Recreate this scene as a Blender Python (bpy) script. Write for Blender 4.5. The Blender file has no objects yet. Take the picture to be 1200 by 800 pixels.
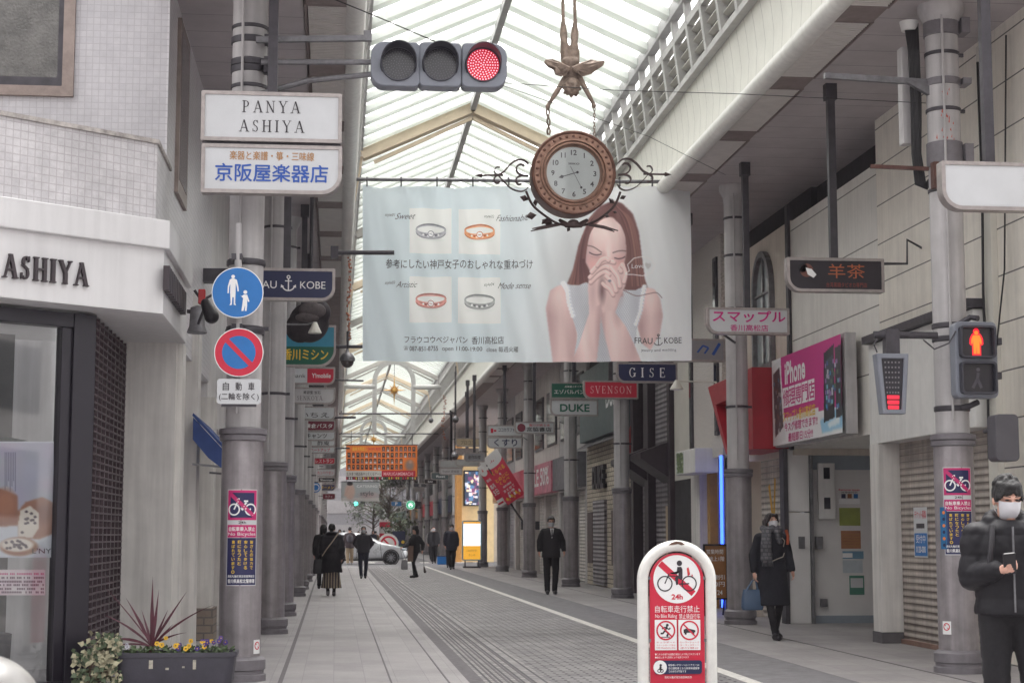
import bpy, bmesh, math, random
import numpy as np
from mathutils import Vector, Matrix, noise
R = math.radians
random.seed(11)
S = bpy.context.scene
COL = S.collection

# ------------------------------------------------------------------ camera, world, sun, exposure
CZ, FOC = 1.38, 2000.0
TH = math.atan(226 / FOC)
PS = math.atan(207 / (226 * math.sin(TH) + FOC * math.cos(TH)))
cam_d = bpy.data.cameras.new('camera')
cam = bpy.data.objects.new('camera', cam_d)
COL.objects.link(cam)
cam.location = (0, 0, CZ)
cam.rotation_euler = (math.pi / 2 + TH, 0, -PS)
cam_d.sensor_width = 36
cam_d.lens = 36 * FOC / 1200
cam_d.clip_end = 2000
cam_d.clip_start = 0.1
cam_d.dof.use_dof = True
cam_d.dof.focus_distance = 17
cam_d.dof.aperture_fstop = 7
S.camera = cam

W = bpy.data.worlds.new('World')
S.world = W
W.use_nodes = True
wn, wl = W.node_tree.nodes, W.node_tree.links
bg = wn['Background']
sky = wn.new('ShaderNodeTexSky')
sky.sky_type = 'NISHITA'
sky.sun_disc = False
sky.sun_elevation = R(72)
sky.sun_rotation = R(10)
sky.air_density = 1.0
sky.dust_density = 3.0
hs = wn.new('ShaderNodeHueSaturation')
hs.inputs['Saturation'].default_value = 0.05
wl.new(sky.outputs[0], hs.inputs['Color'])
ov = wn.new('ShaderNodeMix'); ov.data_type = 'RGBA'; ov.blend_type = 'MULTIPLY'; ov.inputs[0].default_value = 1
ov.inputs[7].default_value = (1.0, .988, .968, 1)
wl.new(hs.outputs[0], ov.inputs[6]); wl.new(ov.outputs[2], bg.inputs['Color'])
bg.inputs['Strength'].default_value = 0.15

sun_d = bpy.data.lights.new('sun', 'SUN')
sun_d.energy = 0.9
sun_d.angle = R(40)
sun_d.color = (1.0, 0.965, 0.93)
sun = bpy.data.objects.new('sun', sun_d)
COL.objects.link(sun)
sun.rotation_euler = (R(-18), 0, R(-10))

S.view_settings.view_transform = 'Standard'
S.view_settings.look = 'None'
S.view_settings.gamma = 1
S.view_settings.exposure = 2.02
S.render.engine = 'CYCLES'
cy = S.cycles
cy.use_denoising = True
cy.denoiser = 'OPENIMAGEDENOISE'
cy.max_bounces = 9
cy.diffuse_bounces = 6
cy.glossy_bounces = 3
cy.transmission_bounces = 4
cy.transparent_max_bounces = 10
cy.caustics_reflective = False
cy.caustics_refractive = False
cy.sample_clamp_indirect = 6

# ------------------------------------------------------------------ picture-to-place helpers (a point of the street at a known distance)
FW = Vector((math.sin(PS) * math.cos(TH), math.cos(PS) * math.cos(TH), math.sin(TH)))
RT = Vector((math.cos(PS), -math.sin(PS), 0))
UP = RT.cross(FW)
CAM = Vector((0, 0, CZ))
def ray(x, y): return RT * (x - 600) + UP * (400 - y) + FW * FOC
def P(x, y, Y):
    d = ray(x, y); return CAM + d * (Y / d.y)
def G(x, y, z=0.0):
    d = ray(x, y); return CAM + d * ((z - CZ) / d.z)
def PX(x, y, X):
    d = ray(x, y); return CAM + d * (X / d.x)
def yX(x, X=7.15): return PX(x, 500, X).y

# ------------------------------------------------------------------ colour and materials
def lin(r, g, b):
    f = lambda c: (c / 12.92 if c <= 0.04045 else ((c + 0.055) / 1.055) ** 2.4)
    return (f(r / 255), f(g / 255), f(b / 255))
MATS = {}
def _coord(nt, axis='obj', ang=0.0):
    tc = nt.nodes.new('ShaderNodeTexCoord')
    v = tc.outputs['Object']
    if ang:
        mp = nt.nodes.new('ShaderNodeMapping'); mp.inputs['Rotation'].default_value = (0, 0, -ang)
        nt.links.new(v, mp.inputs[0]); v = mp.outputs[0]
    if axis == 'obj': return v
    sp = nt.nodes.new('ShaderNodeSeparateXYZ'); cb = nt.nodes.new('ShaderNodeCombineXYZ')
    nt.links.new(v, sp.inputs[0])
    a, b = {'xz': (0, 2), 'yz': (1, 2), 'xy': (0, 1), 'yx': (1, 0)}[axis]
    nt.links.new(sp.outputs[a], cb.inputs[0]); nt.links.new(sp.outputs[b], cb.inputs[1])
    return cb.outputs[0]
def M(name, col, rough=0.6, metal=0.0, var=0.12, scale=6.0, bump=0.0, bscale=None, emit=None, estr=1.0, spec=None, streak=0.0, alpha=1.0, coat=0.0):
    """plain procedural material: base colour broken by two noises (general wear, vertical streaks), optional bump and emission"""
    if name in MATS: return MATS[name]
    m = bpy.data.materials.new(name); MATS[name] = m
    m.use_nodes = True
    nt = m.node_tree; n, l = nt.nodes, nt.links
    b = n['Principled BSDF']
    b.inputs['Roughness'].default_value = rough
    b.inputs['Metallic'].default_value = metal
    if spec is not None: b.inputs['Specular IOR Level'].default_value = spec
    if coat: b.inputs['Coat Weight'].default_value = coat
    c = (*col, 1)
    b.inputs['Base Color'].default_value = c
    v = _coord(nt)
    if var or streak:
        nz = n.new('ShaderNodeTexNoise'); nz.inputs['Scale'].default_value = scale; nz.inputs['Detail'].default_value = 6; nz.inputs['Roughness'].default_value = .65
        l.new(v, nz.inputs['Vector'])
        mr = n.new('ShaderNodeMapRange'); mr.inputs[1].default_value = .3; mr.inputs[2].default_value = .7
        mr.inputs[3].default_value = 1 - var * 1.5; mr.inputs[4].default_value = 1 + var * .7
        l.new(nz.outputs[0], mr.inputs[0])
        fac = mr.outputs[0]
        if streak:
            mp = n.new('ShaderNodeMapping'); mp.inputs['Scale'].default_value = (7, 7, .35); l.new(v, mp.inputs[0])
            n2 = n.new('ShaderNodeTexNoise'); n2.inputs['Scale'].default_value = 1.6; n2.inputs['Detail'].default_value = 5; l.new(mp.outputs[0], n2.inputs['Vector'])
            m2 = n.new('ShaderNodeMapRange'); m2.inputs[1].default_value = .35; m2.inputs[2].default_value = .6; m2.inputs[3].default_value = 1 - streak; m2.inputs[4].default_value = 1.0
            l.new(n2.outputs[0], m2.inputs[0])
            mu = n.new('ShaderNodeMath'); mu.operation = 'MULTIPLY'; l.new(fac, mu.inputs[0]); l.new(m2.outputs[0], mu.inputs[1]); fac = mu.outputs[0]
        mx = n.new('ShaderNodeMix'); mx.data_type = 'RGBA'; mx.blend_type = 'MULTIPLY'; mx.inputs[0].default_value = 1
        mx.inputs[6].default_value = c; l.new(fac, mx.inputs[7]); l.new(mx.outputs[2], b.inputs['Base Color'])
        m3 = n.new('ShaderNodeMapRange'); m3.inputs[3].default_value = min(1, rough * 1.15); m3.inputs[4].default_value = rough * .85
        l.new(nz.outputs[0], m3.inputs[0]); l.new(m3.outputs[0], b.inputs['Roughness'])
    if bump:
        nb = n.new('ShaderNodeTexNoise'); nb.inputs['Scale'].default_value = bscale or scale * 6; nb.inputs['Detail'].default_value = 5
        l.new(v, nb.inputs['Vector'])
        bp = n.new('ShaderNodeBump'); bp.inputs['Strength'].default_value = bump; bp.inputs['Distance'].default_value = .01
        l.new(nb.outputs[0], bp.inputs['Height']); l.new(bp.outputs[0], b.inputs['Normal'])
    if emit is not None:
        b.inputs['Emission Color'].default_value = (*emit, 1); b.inputs['Emission Strength'].default_value = estr
    if alpha < 1: b.inputs['Alpha'].default_value = alpha
    return m
def brick(name, axis, bw, bh, c1, c2, mortar, ms=.012, off=.5, rough=.6, bump=.4, ang=0.0, stain=.25, sscale=.8, smooth=.1):
    m = bpy.data.materials.new(name); MATS[name] = m; m.use_nodes = True
    nt = m.node_tree; n, l = nt.nodes, nt.links; b = n['Principled BSDF']
    v = _coord(nt, axis, ang)
    br = n.new('ShaderNodeTexBrick'); br.offset = off
    br.inputs['Scale'].default_value = 1; br.inputs['Brick Width'].default_value = bw; br.inputs['Row Height'].default_value = bh
    br.inputs['Mortar Size'].default_value = ms; br.inputs['Mortar Smooth'].default_value = smooth
    br.inputs['Color1'].default_value = (*c1, 1); br.inputs['Color2'].default_value = (*c2, 1); br.inputs['Mortar'].default_value = (*mortar, 1)
    l.new(v, br.inputs['Vector'])
    nz = n.new('ShaderNodeTexNoise'); nz.inputs['Scale'].default_value = sscale; nz.inputs['Detail'].default_value = 9; nz.inputs['Roughness'].default_value = .7
    l.new(_coord(nt), nz.inputs['Vector'])
    mr = n.new('ShaderNodeMapRange'); mr.inputs[1].default_value = .35; mr.inputs[2].default_value = .65; mr.inputs[3].default_value = 1 - stain; mr.inputs[4].default_value = 1.05
    l.new(nz.outputs[0], mr.inputs[0])
    mx = n.new('ShaderNodeMix'); mx.data_type = 'RGBA'; mx.blend_type = 'MULTIPLY'; mx.inputs[0].default_value = 1
    l.new(br.outputs[0], mx.inputs[6]); l.new(mr.outputs[0], mx.inputs[7]); l.new(mx.outputs[2], b.inputs['Base Color'])
    b.inputs['Roughness'].default_value = rough
    n2 = n.new('ShaderNodeTexNoise'); n2.inputs['Scale'].default_value = 14; n2.inputs['Detail'].default_value = 8; n2.inputs['Roughness'].default_value = .8; l.new(_coord(nt), n2.inputs['Vector'])
    m2 = n.new('ShaderNodeMapRange'); m2.inputs[1].default_value = .3; m2.inputs[2].default_value = .7; m2.inputs[3].default_value = 1 - stain * .5; m2.inputs[4].default_value = 1 + stain * .3; l.new(n2.outputs[0], m2.inputs[0])
    x2 = n.new('ShaderNodeMix'); x2.data_type = 'RGBA'; x2.blend_type = 'MULTIPLY'; x2.inputs[0].default_value = 1; l.new(mx.outputs[2], x2.inputs[6]); l.new(m2.outputs[0], x2.inputs[7]); l.new(x2.outputs[2], b.inputs['Base Color'])
    bp = n.new('ShaderNodeBump'); bp.inputs['Strength'].default_value = bump; bp.inputs['Distance'].default_value = .01; bp.invert = True
    l.new(br.outputs['Fac'], bp.inputs['Height']); l.new(bp.outputs[0], b.inputs['Normal'])
    return m
def lines(name, base, line, axis=1, space=.6, width=.012, rough=.5, var=.1, metal=0., streak=0., axis2=None, space2=1., bump=0.4):
    """panels with joints: a dark joint every `space` along one axis (and a second axis)"""
    m = M(name, base, rough, metal, var, 2.5, streak=streak)
    nt = m.node_tree; n, l = nt.nodes, nt.links; b = n['Principled BSDF']
    tc = n.new('ShaderNodeTexCoord'); sp = n.new('ShaderNodeSeparateXYZ'); l.new(tc.outputs['Object'], sp.inputs[0])
    def mask(ax, s):
        d = n.new('ShaderNodeMath'); d.operation = 'DIVIDE'; l.new(sp.outputs[ax], d.inputs[0]); d.inputs[1].default_value = s
        fr = n.new('ShaderNodeMath'); fr.operation = 'FRACT'; l.new(d.outputs[0], fr.inputs[0])
        lt = n.new('ShaderNodeMath'); lt.operation = 'LESS_THAN'; l.new(fr.outputs[0], lt.inputs[0]); lt.inputs[1].default_value = width / s
        return lt.outputs[0]
    k = mask(axis, space)
    if axis2 is not None:
        mm = n.new('ShaderNodeMath'); mm.operation = 'MAXIMUM'; l.new(k, mm.inputs[0]); l.new(mask(axis2, space2), mm.inputs[1]); k = mm.outputs[0]
    old = b.inputs['Base Color'].links[0].from_socket if b.inputs['Base Color'].links else None
    mx = n.new('ShaderNodeMix'); mx.data_type = 'RGBA'
    l.new(k, mx.inputs[0])
    if old: l.new(old, mx.inputs[6])
    else: mx.inputs[6].default_value = (*base, 1)
    mx.inputs[7].default_value = (*line, 1)
    l.new(mx.outputs[2], b.inputs['Base Color'])
    return m
def corrugated(name, base, axis=2, pitch=.09, rough=.55, var=.18, metal=0.0, dark=.45):
    """roller shutter / ribbed sheet: real-looking slats by a bump wave and a dark joint"""
    m = lines(name, base, tuple(c * dark for c in base), axis, pitch, pitch * .14, rough, var, metal, streak=.25)
    nt = m.node_tree; n, l = nt.nodes, nt.links; b = n['Principled BSDF']
    tc = n.new('ShaderNodeTexCoord'); sp = n.new('ShaderNodeSeparateXYZ'); l.new(tc.outputs['Object'], sp.inputs[0])
    mu = n.new('ShaderNodeMath'); mu.operation = 'MULTIPLY'; l.new(sp.outputs[axis], mu.inputs[0]); mu.inputs[1].default_value = 2 * math.pi / pitch
    si = n.new('ShaderNodeMath'); si.operation = 'SINE'; l.new(mu.outputs[0], si.inputs[0])
    bp = n.new('ShaderNodeBump'); bp.inputs['Strength'].default_value = .9; bp.inputs['Distance'].default_value = pitch * .13
    l.new(si.outputs[0], bp.inputs['Height']); l.new(bp.outputs[0], b.inputs['Normal'])
    return m
def vcol_mat(name, rough=.55, emit=0.0, translucent=0.0):
    if name in MATS: return MATS[name]
    m = bpy.data.materials.new(name); MATS[name] = m; m.use_nodes = True
    nt = m.node_tree; n, l = nt.nodes, nt.links; b = n['Principled BSDF']
    a = n.new('ShaderNodeVertexColor'); a.layer_name = 'Col'
    l.new(a.outputs[0], b.inputs['Base Color']); b.inputs['Roughness'].default_value = rough
    if emit: l.new(a.outputs[0], b.inputs['Emission Color']); b.inputs['Emission Strength'].default_value = emit
    if translucent:
        t = n.new('ShaderNodeBsdfTranslucent'); l.new(a.outputs[0], t.inputs[0])
        mx = n.new('ShaderNodeMixShader'); mx.inputs[0].default_value = translucent
        l.new(b.outputs[0], mx.inputs[1]); l.new(t.outputs[0], mx.inputs[2]); l.new(mx.outputs[0], n['Material Output'].inputs[0])
    return m
def glass_mat(name, tint=(.75, .78, .8), mixf=.25, rough=.03):
    if name in MATS: return MATS[name]
    m = bpy.data.materials.new(name); MATS[name] = m; m.use_nodes = True
    nt = m.node_tree; n, l = nt.nodes, nt.links; n.remove(n['Principled BSDF'])
    g = n.new('ShaderNodeBsdfGlossy'); g.inputs['Roughness'].default_value = rough
    t = n.new('ShaderNodeBsdfTransparent'); t.inputs[0].default_value = (*tint, 1)
    fr = n.new('ShaderNodeFresnel'); fr.inputs[0].default_value = 1.5
    ad = n.new('ShaderNodeMath'); ad.operation = 'ADD'; ad.use_clamp = True; ad.inputs[1].default_value = mixf * .3; l.new(fr.outputs[0], ad.inputs[0])
    mx = n.new('ShaderNodeMixShader'); l.new(ad.outputs[0], mx.inputs[0]); l.new(t.outputs[0], mx.inputs[1]); l.new(g.outputs[0], mx.inputs[2])
    l.new(mx.outputs[0], n['Material Output'].inputs[0])
    return m

# ------------------------------------------------------------------ mesh builder
class MB:
    def __init__(s): s.v = []; s.f = []; s.mi = []; s.cur = 0
    def add(s, vs, fs):
        o = len(s.v); s.v.extend([tuple(p) for p in vs]); s.f.extend([tuple(i + o for i in f) for f in fs]); s.mi.extend([s.cur] * len(fs)); return s
    def box(s, x0, x1, y0, y1, z0, z1):
        return s.add([(x0, y0, z0), (x1, y0, z0), (x1, y1, z0), (x0, y1, z0), (x0, y0, z1), (x1, y0, z1), (x1, y1, z1), (x0, y1, z1)],
                     [(0, 3, 2, 1), (4, 5, 6, 7), (0, 1, 5, 4), (1, 2, 6, 5), (2, 3, 7, 6), (3, 0, 4, 7)])
    def bar(s, p, q, w, h=None, up=(0, 0, 1)):
        p, q = Vector(p), Vector(q); h = h or w; d = (q - p).normalized(); u = Vector(up)
        if abs(d.dot(u)) > .99: u = Vector((0, 1, 0))
        a = d.cross(u).normalized() * (w / 2); b = a.normalized().cross(d).normalized() * (h / 2)
        vs = [p - a - b, p + a - b, p + a + b, p - a + b, q - a - b, q + a - b, q + a + b, q - a + b]
        return s.add(vs, [(3, 2, 1, 0), (4, 5, 6, 7), (0, 1, 5, 4), (1, 2, 6, 5), (2, 3, 7, 6), (3, 0, 4, 7)])
    def cyl(s, p, q, r0, r1=None, n=16, caps=True):
        p, q = Vector(p), Vector(q); r1 = r0 if r1 is None else r1; d = (q - p).normalized()
        a = d.orthogonal().normalized(); b = d.cross(a)
        vs = []
        for c, r in ((p, r0), (q, r1)):
            for k in range(n):
                t = 2 * math.pi * k / n; vs.append(c + (a * math.cos(t) + b * math.sin(t)) * r)
        fs = [(k, (k + 1) % n, n + (k + 1) % n, n + k) for k in range(n)]
        if caps: fs += [tuple(range(n - 1, -1, -1)), tuple(range(n, 2 * n))]
        return s.add(vs, fs)
    def tube(s, pts, r, n=8, caps=True):
        pts = [Vector(p) for p in pts]; rs = r if isinstance(r, (list, tuple)) else [r] * len(pts)
        vs = []; a = None
        for i, p in enumerate(pts):
            d = (pts[min(i + 1, len(pts) - 1)] - pts[max(i - 1, 0)])
            d = d.normalized() if d.length > 1e-9 else Vector((0, 0, 1))
            a = d.orthogonal().normalized() if a is None else (a - d * a.dot(d)).normalized() if (a - d * a.dot(d)).length > 1e-6 else d.orthogonal().normalized()
            b = d.cross(a)
            for k in range(n):
                t = 2 * math.pi * k / n; vs.append(p + (a * math.cos(t) + b * math.sin(t)) * rs[i])
        fs = []
        for i in range(len(pts) - 1):
            for k in range(n): fs.append((i * n + k, i * n + (k + 1) % n, (i + 1) * n + (k + 1) % n, (i + 1) * n + k))
        if caps: fs += [tuple(range(n - 1, -1, -1)), tuple(range((len(pts) - 1) * n, len(pts) * n))]
        return s.add(vs, fs)
    def lathe(s, prof, o=(0, 0, 0), n=24, axis='z', caps=True):
        o = Vector(o); vs = []
        for r, h in prof:
            for k in range(n):
                t = 2 * math.pi * k / n; c, sn = r * math.cos(t), r * math.sin(t)
                vs.append(o + (Vector((c, sn, h)) if axis == 'z' else Vector((c, -h, sn)) if axis == 'y' else Vector((h, c, sn))))
        fs = []
        for i in range(len(prof) - 1):
            for k in range(n): fs.append((i * n + k, i * n + (k + 1) % n, (i + 1) * n + (k + 1) % n, (i + 1) * n + k))
        if caps: fs += [tuple(range(n - 1, -1, -1)), tuple(range((len(prof) - 1) * n, len(prof) * n))]
        return s.add(vs, fs)
    def prism(s, poly, fr, d0, d1):
        """2-D outline (u, v) put through the frame fr(u, v, d) and given depth d0..d1"""
        n = len(poly); vs = [fr(u, v, d0) for u, v in poly] + [fr(u, v, d1) for u, v in poly]
        fs = [tuple(range(n)), tuple(range(2 * n - 1, n - 1, -1))] + [(i, n + i, n + (i + 1) % n, (i + 1) % n) for i in range(n)]
        return s.add(vs, fs)
    def ring(s, outer, inner, fr, d0, d1):
        n = len(outer); vs = []
        for d in (d0, d1):
            vs += [fr(u, v, d) for u, v in outer] + [fr(u, v, d) for u, v in inner]
        fs = []
        for i in range(n):
            j = (i + 1) % n
            fs += [(i, j, n + j, n + i), (2 * n + j, 2 * n + i, 3 * n + i, 3 * n + j), (j, i, 2 * n + i, 2 * n + j), (n + i, n + j, 3 * n + j, 3 * n + i)]
        return s.add(vs, fs)
    def ell(s, c, r, n=16, m=10, rot=None):
        c = Vector(c); r = (r, r, r) if isinstance(r, (int, float)) else r; vs = []
        for i in range(m + 1):
            ph = math.pi * i / m
            for k in range(n):
                t = 2 * math.pi * k / n
                p = Vector((r[0] * math.sin(ph) * math.cos(t), r[1] * math.sin(ph) * math.sin(t), r[2] * math.cos(ph)))
                vs.append(c + (rot @ p if rot else p))
        fs = []
        for i in range(m):
            for k in range(n): fs.append((i * n + k, (i + 1) * n + k, (i + 1) * n + (k + 1) % n, i * n + (k + 1) % n))
        return s.add(vs, fs)
    def cap(s, p, r0, q, r1, n=14, m=5):
        p, q = Vector(p), Vector(q); d = (q - p); L = d.length; d = d / L if L > 1e-9 else Vector((0, 0, 1))
        prof = [(p - d * r0 * math.cos(t), r0 * math.sin(t)) for t in [math.pi / 2 * i / m + 1e-3 for i in range(m)]]
        prof += [(p, r0), (q, r1)] + [(q + d * r1 * math.sin(t), r1 * math.cos(t)) for t in [math.pi / 2 * i / m - 1e-3 for i in range(1, m + 1)]]
        return s.tube([a for a, b in prof], [max(b, 1e-4) for a, b in prof], n)
    def grid(s, nx, ny, fn):
        vs = [fn(i / nx, j / ny) for j in range(ny + 1) for i in range(nx + 1)]
        fs = [(j * (nx + 1) + i, j * (nx + 1) + i + 1, (j + 1) * (nx + 1) + i + 1, (j + 1) * (nx + 1) + i) for j in range(ny) for i in range(nx)]
        return s.add(vs, fs)
    def mesh(s, name, mats, smooth=None):
        me = bpy.data.meshes.new(name); me.from_pydata(s.v, [], s.f)
        for m in (mats if isinstance(mats, (list, tuple)) else [mats]): me.materials.append(m)
        if any(s.mi): me.polygons.foreach_set('material_index', s.mi)
        me.update()
        if smooth is not None:
            me.polygons.foreach_set('use_smooth', [True] * len(me.polygons))
            if smooth < 180: me.set_sharp_from_angle(angle=R(smooth))
        return me
    def build(s, name, mats, parent=None, smooth=35, bevel=0.0):
        o = bpy.data.objects.new(name, s.mesh(name, mats, smooth)); COL.objects.link(o)
        if parent is not None: attach(o, parent)
        if bevel:
            b = o.modifiers.new('bevel', 'BEVEL'); b.width = bevel; b.segments = 2; b.limit_method = 'ANGLE'; b.angle_limit = R(40)
        return o
def world_loc(o):
    v = Vector((0, 0, 0)); m = Matrix.Identity(4)
    while o is not None: m = o.matrix_basis @ m; o = o.parent
    return m
def attach(o, parent):
    """parent a mesh given in world coordinates"""
    o.parent = parent; o.matrix_parent_inverse = Matrix.Identity(4)
    o.matrix_basis = world_loc(parent).inverted()
def tag(o, label, cat, group=None, kind=None):
    o['label'] = label; o['category'] = cat
    if group: o['group'] = group
    if kind: o['kind'] = kind
    return o
def thing(name, label, cat, loc=(0, 0, 0), group=None, rz=0.0):
    o = bpy.data.objects.new(name, None); COL.objects.link(o); o.location = loc; o.rotation_euler = (0, 0, rz); o.empty_display_size = .1
    return tag(o, label, cat, group)
def struct(mb, name, m, smooth=35):
    o = mb.build(name, m, None, smooth); o['kind'] = 'structure'; return o

# ------------------------------------------------------------------ flat drawings: shapes and lettering on a surface
def flat(O, U=(1, 0, 0), V=(0, 0, 1)):
    O, U, V = Vector(O), Vector(U).normalized(), Vector(V).normalized(); N = U.cross(V)
    return lambda u, v, d=0.0: O + U * u + V * v + N * d
def onto_cyl(cx, cy, r, z0, a0=-math.pi / 2):
    return lambda u, v, d=0.0: Vector((cx + (r + d) * math.cos(a0 + u / r), cy + (r + d) * math.sin(a0 + u / r), z0 + v))
_TXT = {}
def glyphs(body, bold=0.0, shear=0.0, spacing=1.0):
    """triangulated lettering from Blender's own font, scaled to a unit box"""
    key = (body, bold, shear, spacing)
    if key in _TXT: return _TXT[key]
    cu = bpy.data.curves.new('t', 'FONT'); cu.body = body; cu.size = 1; cu.offset = bold; cu.shear = shear; cu.space_character = spacing
    cu.resolution_u = 4; cu.fill_mode = 'FRONT' if hasattr(cu, 'fill_mode') else cu.fill_mode
    o = bpy.data.objects.new('t', cu); COL.objects.link(o)
    dg = bpy.context.evaluated_depsgraph_get(); me = o.evaluated_get(dg).to_mesh()
    vs = np.array([v.co[:2] for v in me.vertices]).reshape(-1, 2); fs = [tuple(p.vertices) for p in me.polygons]
    o.evaluated_get(dg).to_mesh_clear(); bpy.data.objects.remove(o); bpy.data.curves.remove(cu)
    if len(vs):
        lo, hi = vs.min(0), vs.max(0); asp = (hi[0] - lo[0]) / max(hi[1] - lo[1], 1e-6); vs = (vs - lo) / np.maximum(hi - lo, 1e-6)
    else: asp = 1
    _TXT[key] = (vs, fs, asp); return _TXT[key]
SERIF = {  # strokes of a simple roman alphabet: l = line (x0,y0,x1,y1,weight), a = arc (cx,cy,rx,ry,deg0,deg1,weight), s = serif (x,y,length)
    'I': (.36, [('l', .18, 0, .18, 1, .15), ('s', .18, 0, .34), ('s', .18, 1, .34)]),
    'H': (.84, [('l', .16, 0, .16, 1, .14), ('l', .68, 0, .68, 1, .14), ('l', .16, .5, .68, .5, .06), ('s', .16, 0, .32), ('s', .16, 1, .32), ('s', .68, 0, .32), ('s', .68, 1, .32)]),
    'A': (.84, [('l', .12, 0, .42, 1, .06), ('l', .42, 1, .74, 0, .15), ('l', .22, .34, .62, .34, .06), ('s', .11, 0, .26), ('s', .73, 0, .32)]),
    'P': (.68, [('l', .16, 0, .16, 1, .14), ('s', .16, 0, .34), ('s', .1, 1, .2), ('l', .16, .97, .36, .97, .06), ('l', .16, .46, .36, .46, .06), ('a', .34, .715, .25, .255, -90, 90, .13)]),
    'N': (.86, [('l', .14, 0, .14, 1, .06), ('l', .13, 1, .7, 0, .15), ('l', .7, 0, .7, 1, .06), ('s', .14, 0, .28), ('s', .7, 1, .28), ('s', .08, 1, .16)]),
    'Y': (.8, [('l', .1, 1, .4, .45, .14), ('l', .7, 1, .4, .45, .06), ('l', .4, 0, .4, .48, .14), ('s', .4, 0, .32), ('s', .12, 1, .28), ('s', .69, 1, .24)]),
    'S': (.6, [('a', .3, .75, .2, .23, 30, 235, .1), ('a', .3, .26, .22, .25, -145, 70, .1), ('l', .15, .61, .42, .44, .14), ('l', .49, .74, .49, .98, .05), ('l', .08, .02, .08, .28, .05)]),
    'E': (.7, [('l', .16, 0, .16, 1, .14), ('l', .1, .97, .58, .97, .06), ('l', .1, .03, .6, .03, .06), ('l', .16, .52, .46, .52, .06), ('l', .57, .8, .57, 1, .05), ('l', .6, 0, .6, .22, .05), ('l', .46, .42, .46, .62, .05)]),
    'G': (.84, [('a', .44, .5, .34, .5, 40, 325, .12), ('l', .7, .08, .7, .4, .14), ('s', .7, .4, .3), ('l', .7, .72, .7, .98, .05)]),
    'V': (.8, [('l', .1, 1, .4, 0, .15), ('l', .7, 1, .4, 0, .06), ('s', .12, 1, .3), ('s', .69, 1, .24)]),
    'O': (.9, [('a', .44, .5, .37, .5, 0, 360, .12)]),
    'K': (.8, [('l', .16, 0, .16, 1, .14), ('l', .2, .45, .62, 1, .06), ('l', .3, .58, .7, 0, .15), ('s', .16, 0, .32), ('s', .16, 1, .32), ('s', .62, 1, .26), ('s', .7, 0, .28)]),
    ' ': (.5, []),
}
def serif_polys(body, w, h, track=.12, weight=1.0):
    out = []; x = 0.0
    for ch in body:
        adv, st = SERIF[ch]
        for q in st:
            if q[0] == 'l':
                _, x0, y0, x1, y1, wt = q; wt *= weight
                if abs(y1 - y0) < 1e-6: out.append([(x + x0, y0 - wt / 2), (x + x1, y0 - wt / 2), (x + x1, y0 + wt / 2), (x + x0, y0 + wt / 2)])
                else: out.append([(x + x0 - wt / 2, y0), (x + x0 + wt / 2, y0), (x + x1 + wt / 2, y1), (x + x1 - wt / 2, y1)])
            elif q[0] == 's':
                _, sx, sy, L = q; t = .05; y0, y1 = (sy, sy + t) if sy < .9 else (sy - t, sy)
                out.append([(x + sx - L / 2, y0), (x + sx + L / 2, y0), (x + sx + L / 2, y1), (x + sx - L / 2, y1)])
            else:
                _, cx, cy_, rx, ry, a0, a1, wt = q; wt *= weight; k = 14
                for i in range(k):
                    t0, t1 = R(a0 + (a1 - a0) * i / k), R(a0 + (a1 - a0) * (i + 1) / k)
                    f = lambda t: wt * (.35 + .65 * abs(math.cos(t)))
                    pt = lambda t, o: (x + cx + (rx - o * f(t)) * math.cos(t), cy_ + (ry - o * f(t)) * math.sin(t))
                    out.append([pt(t0, 0), pt(t1, 0), pt(t1, 1), pt(t0, 1)])
        x += adv + track
    tot = max(x - track, 1e-6)
    return [[(a / tot * w, b * h) for a, b in p] for p in out]
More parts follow.
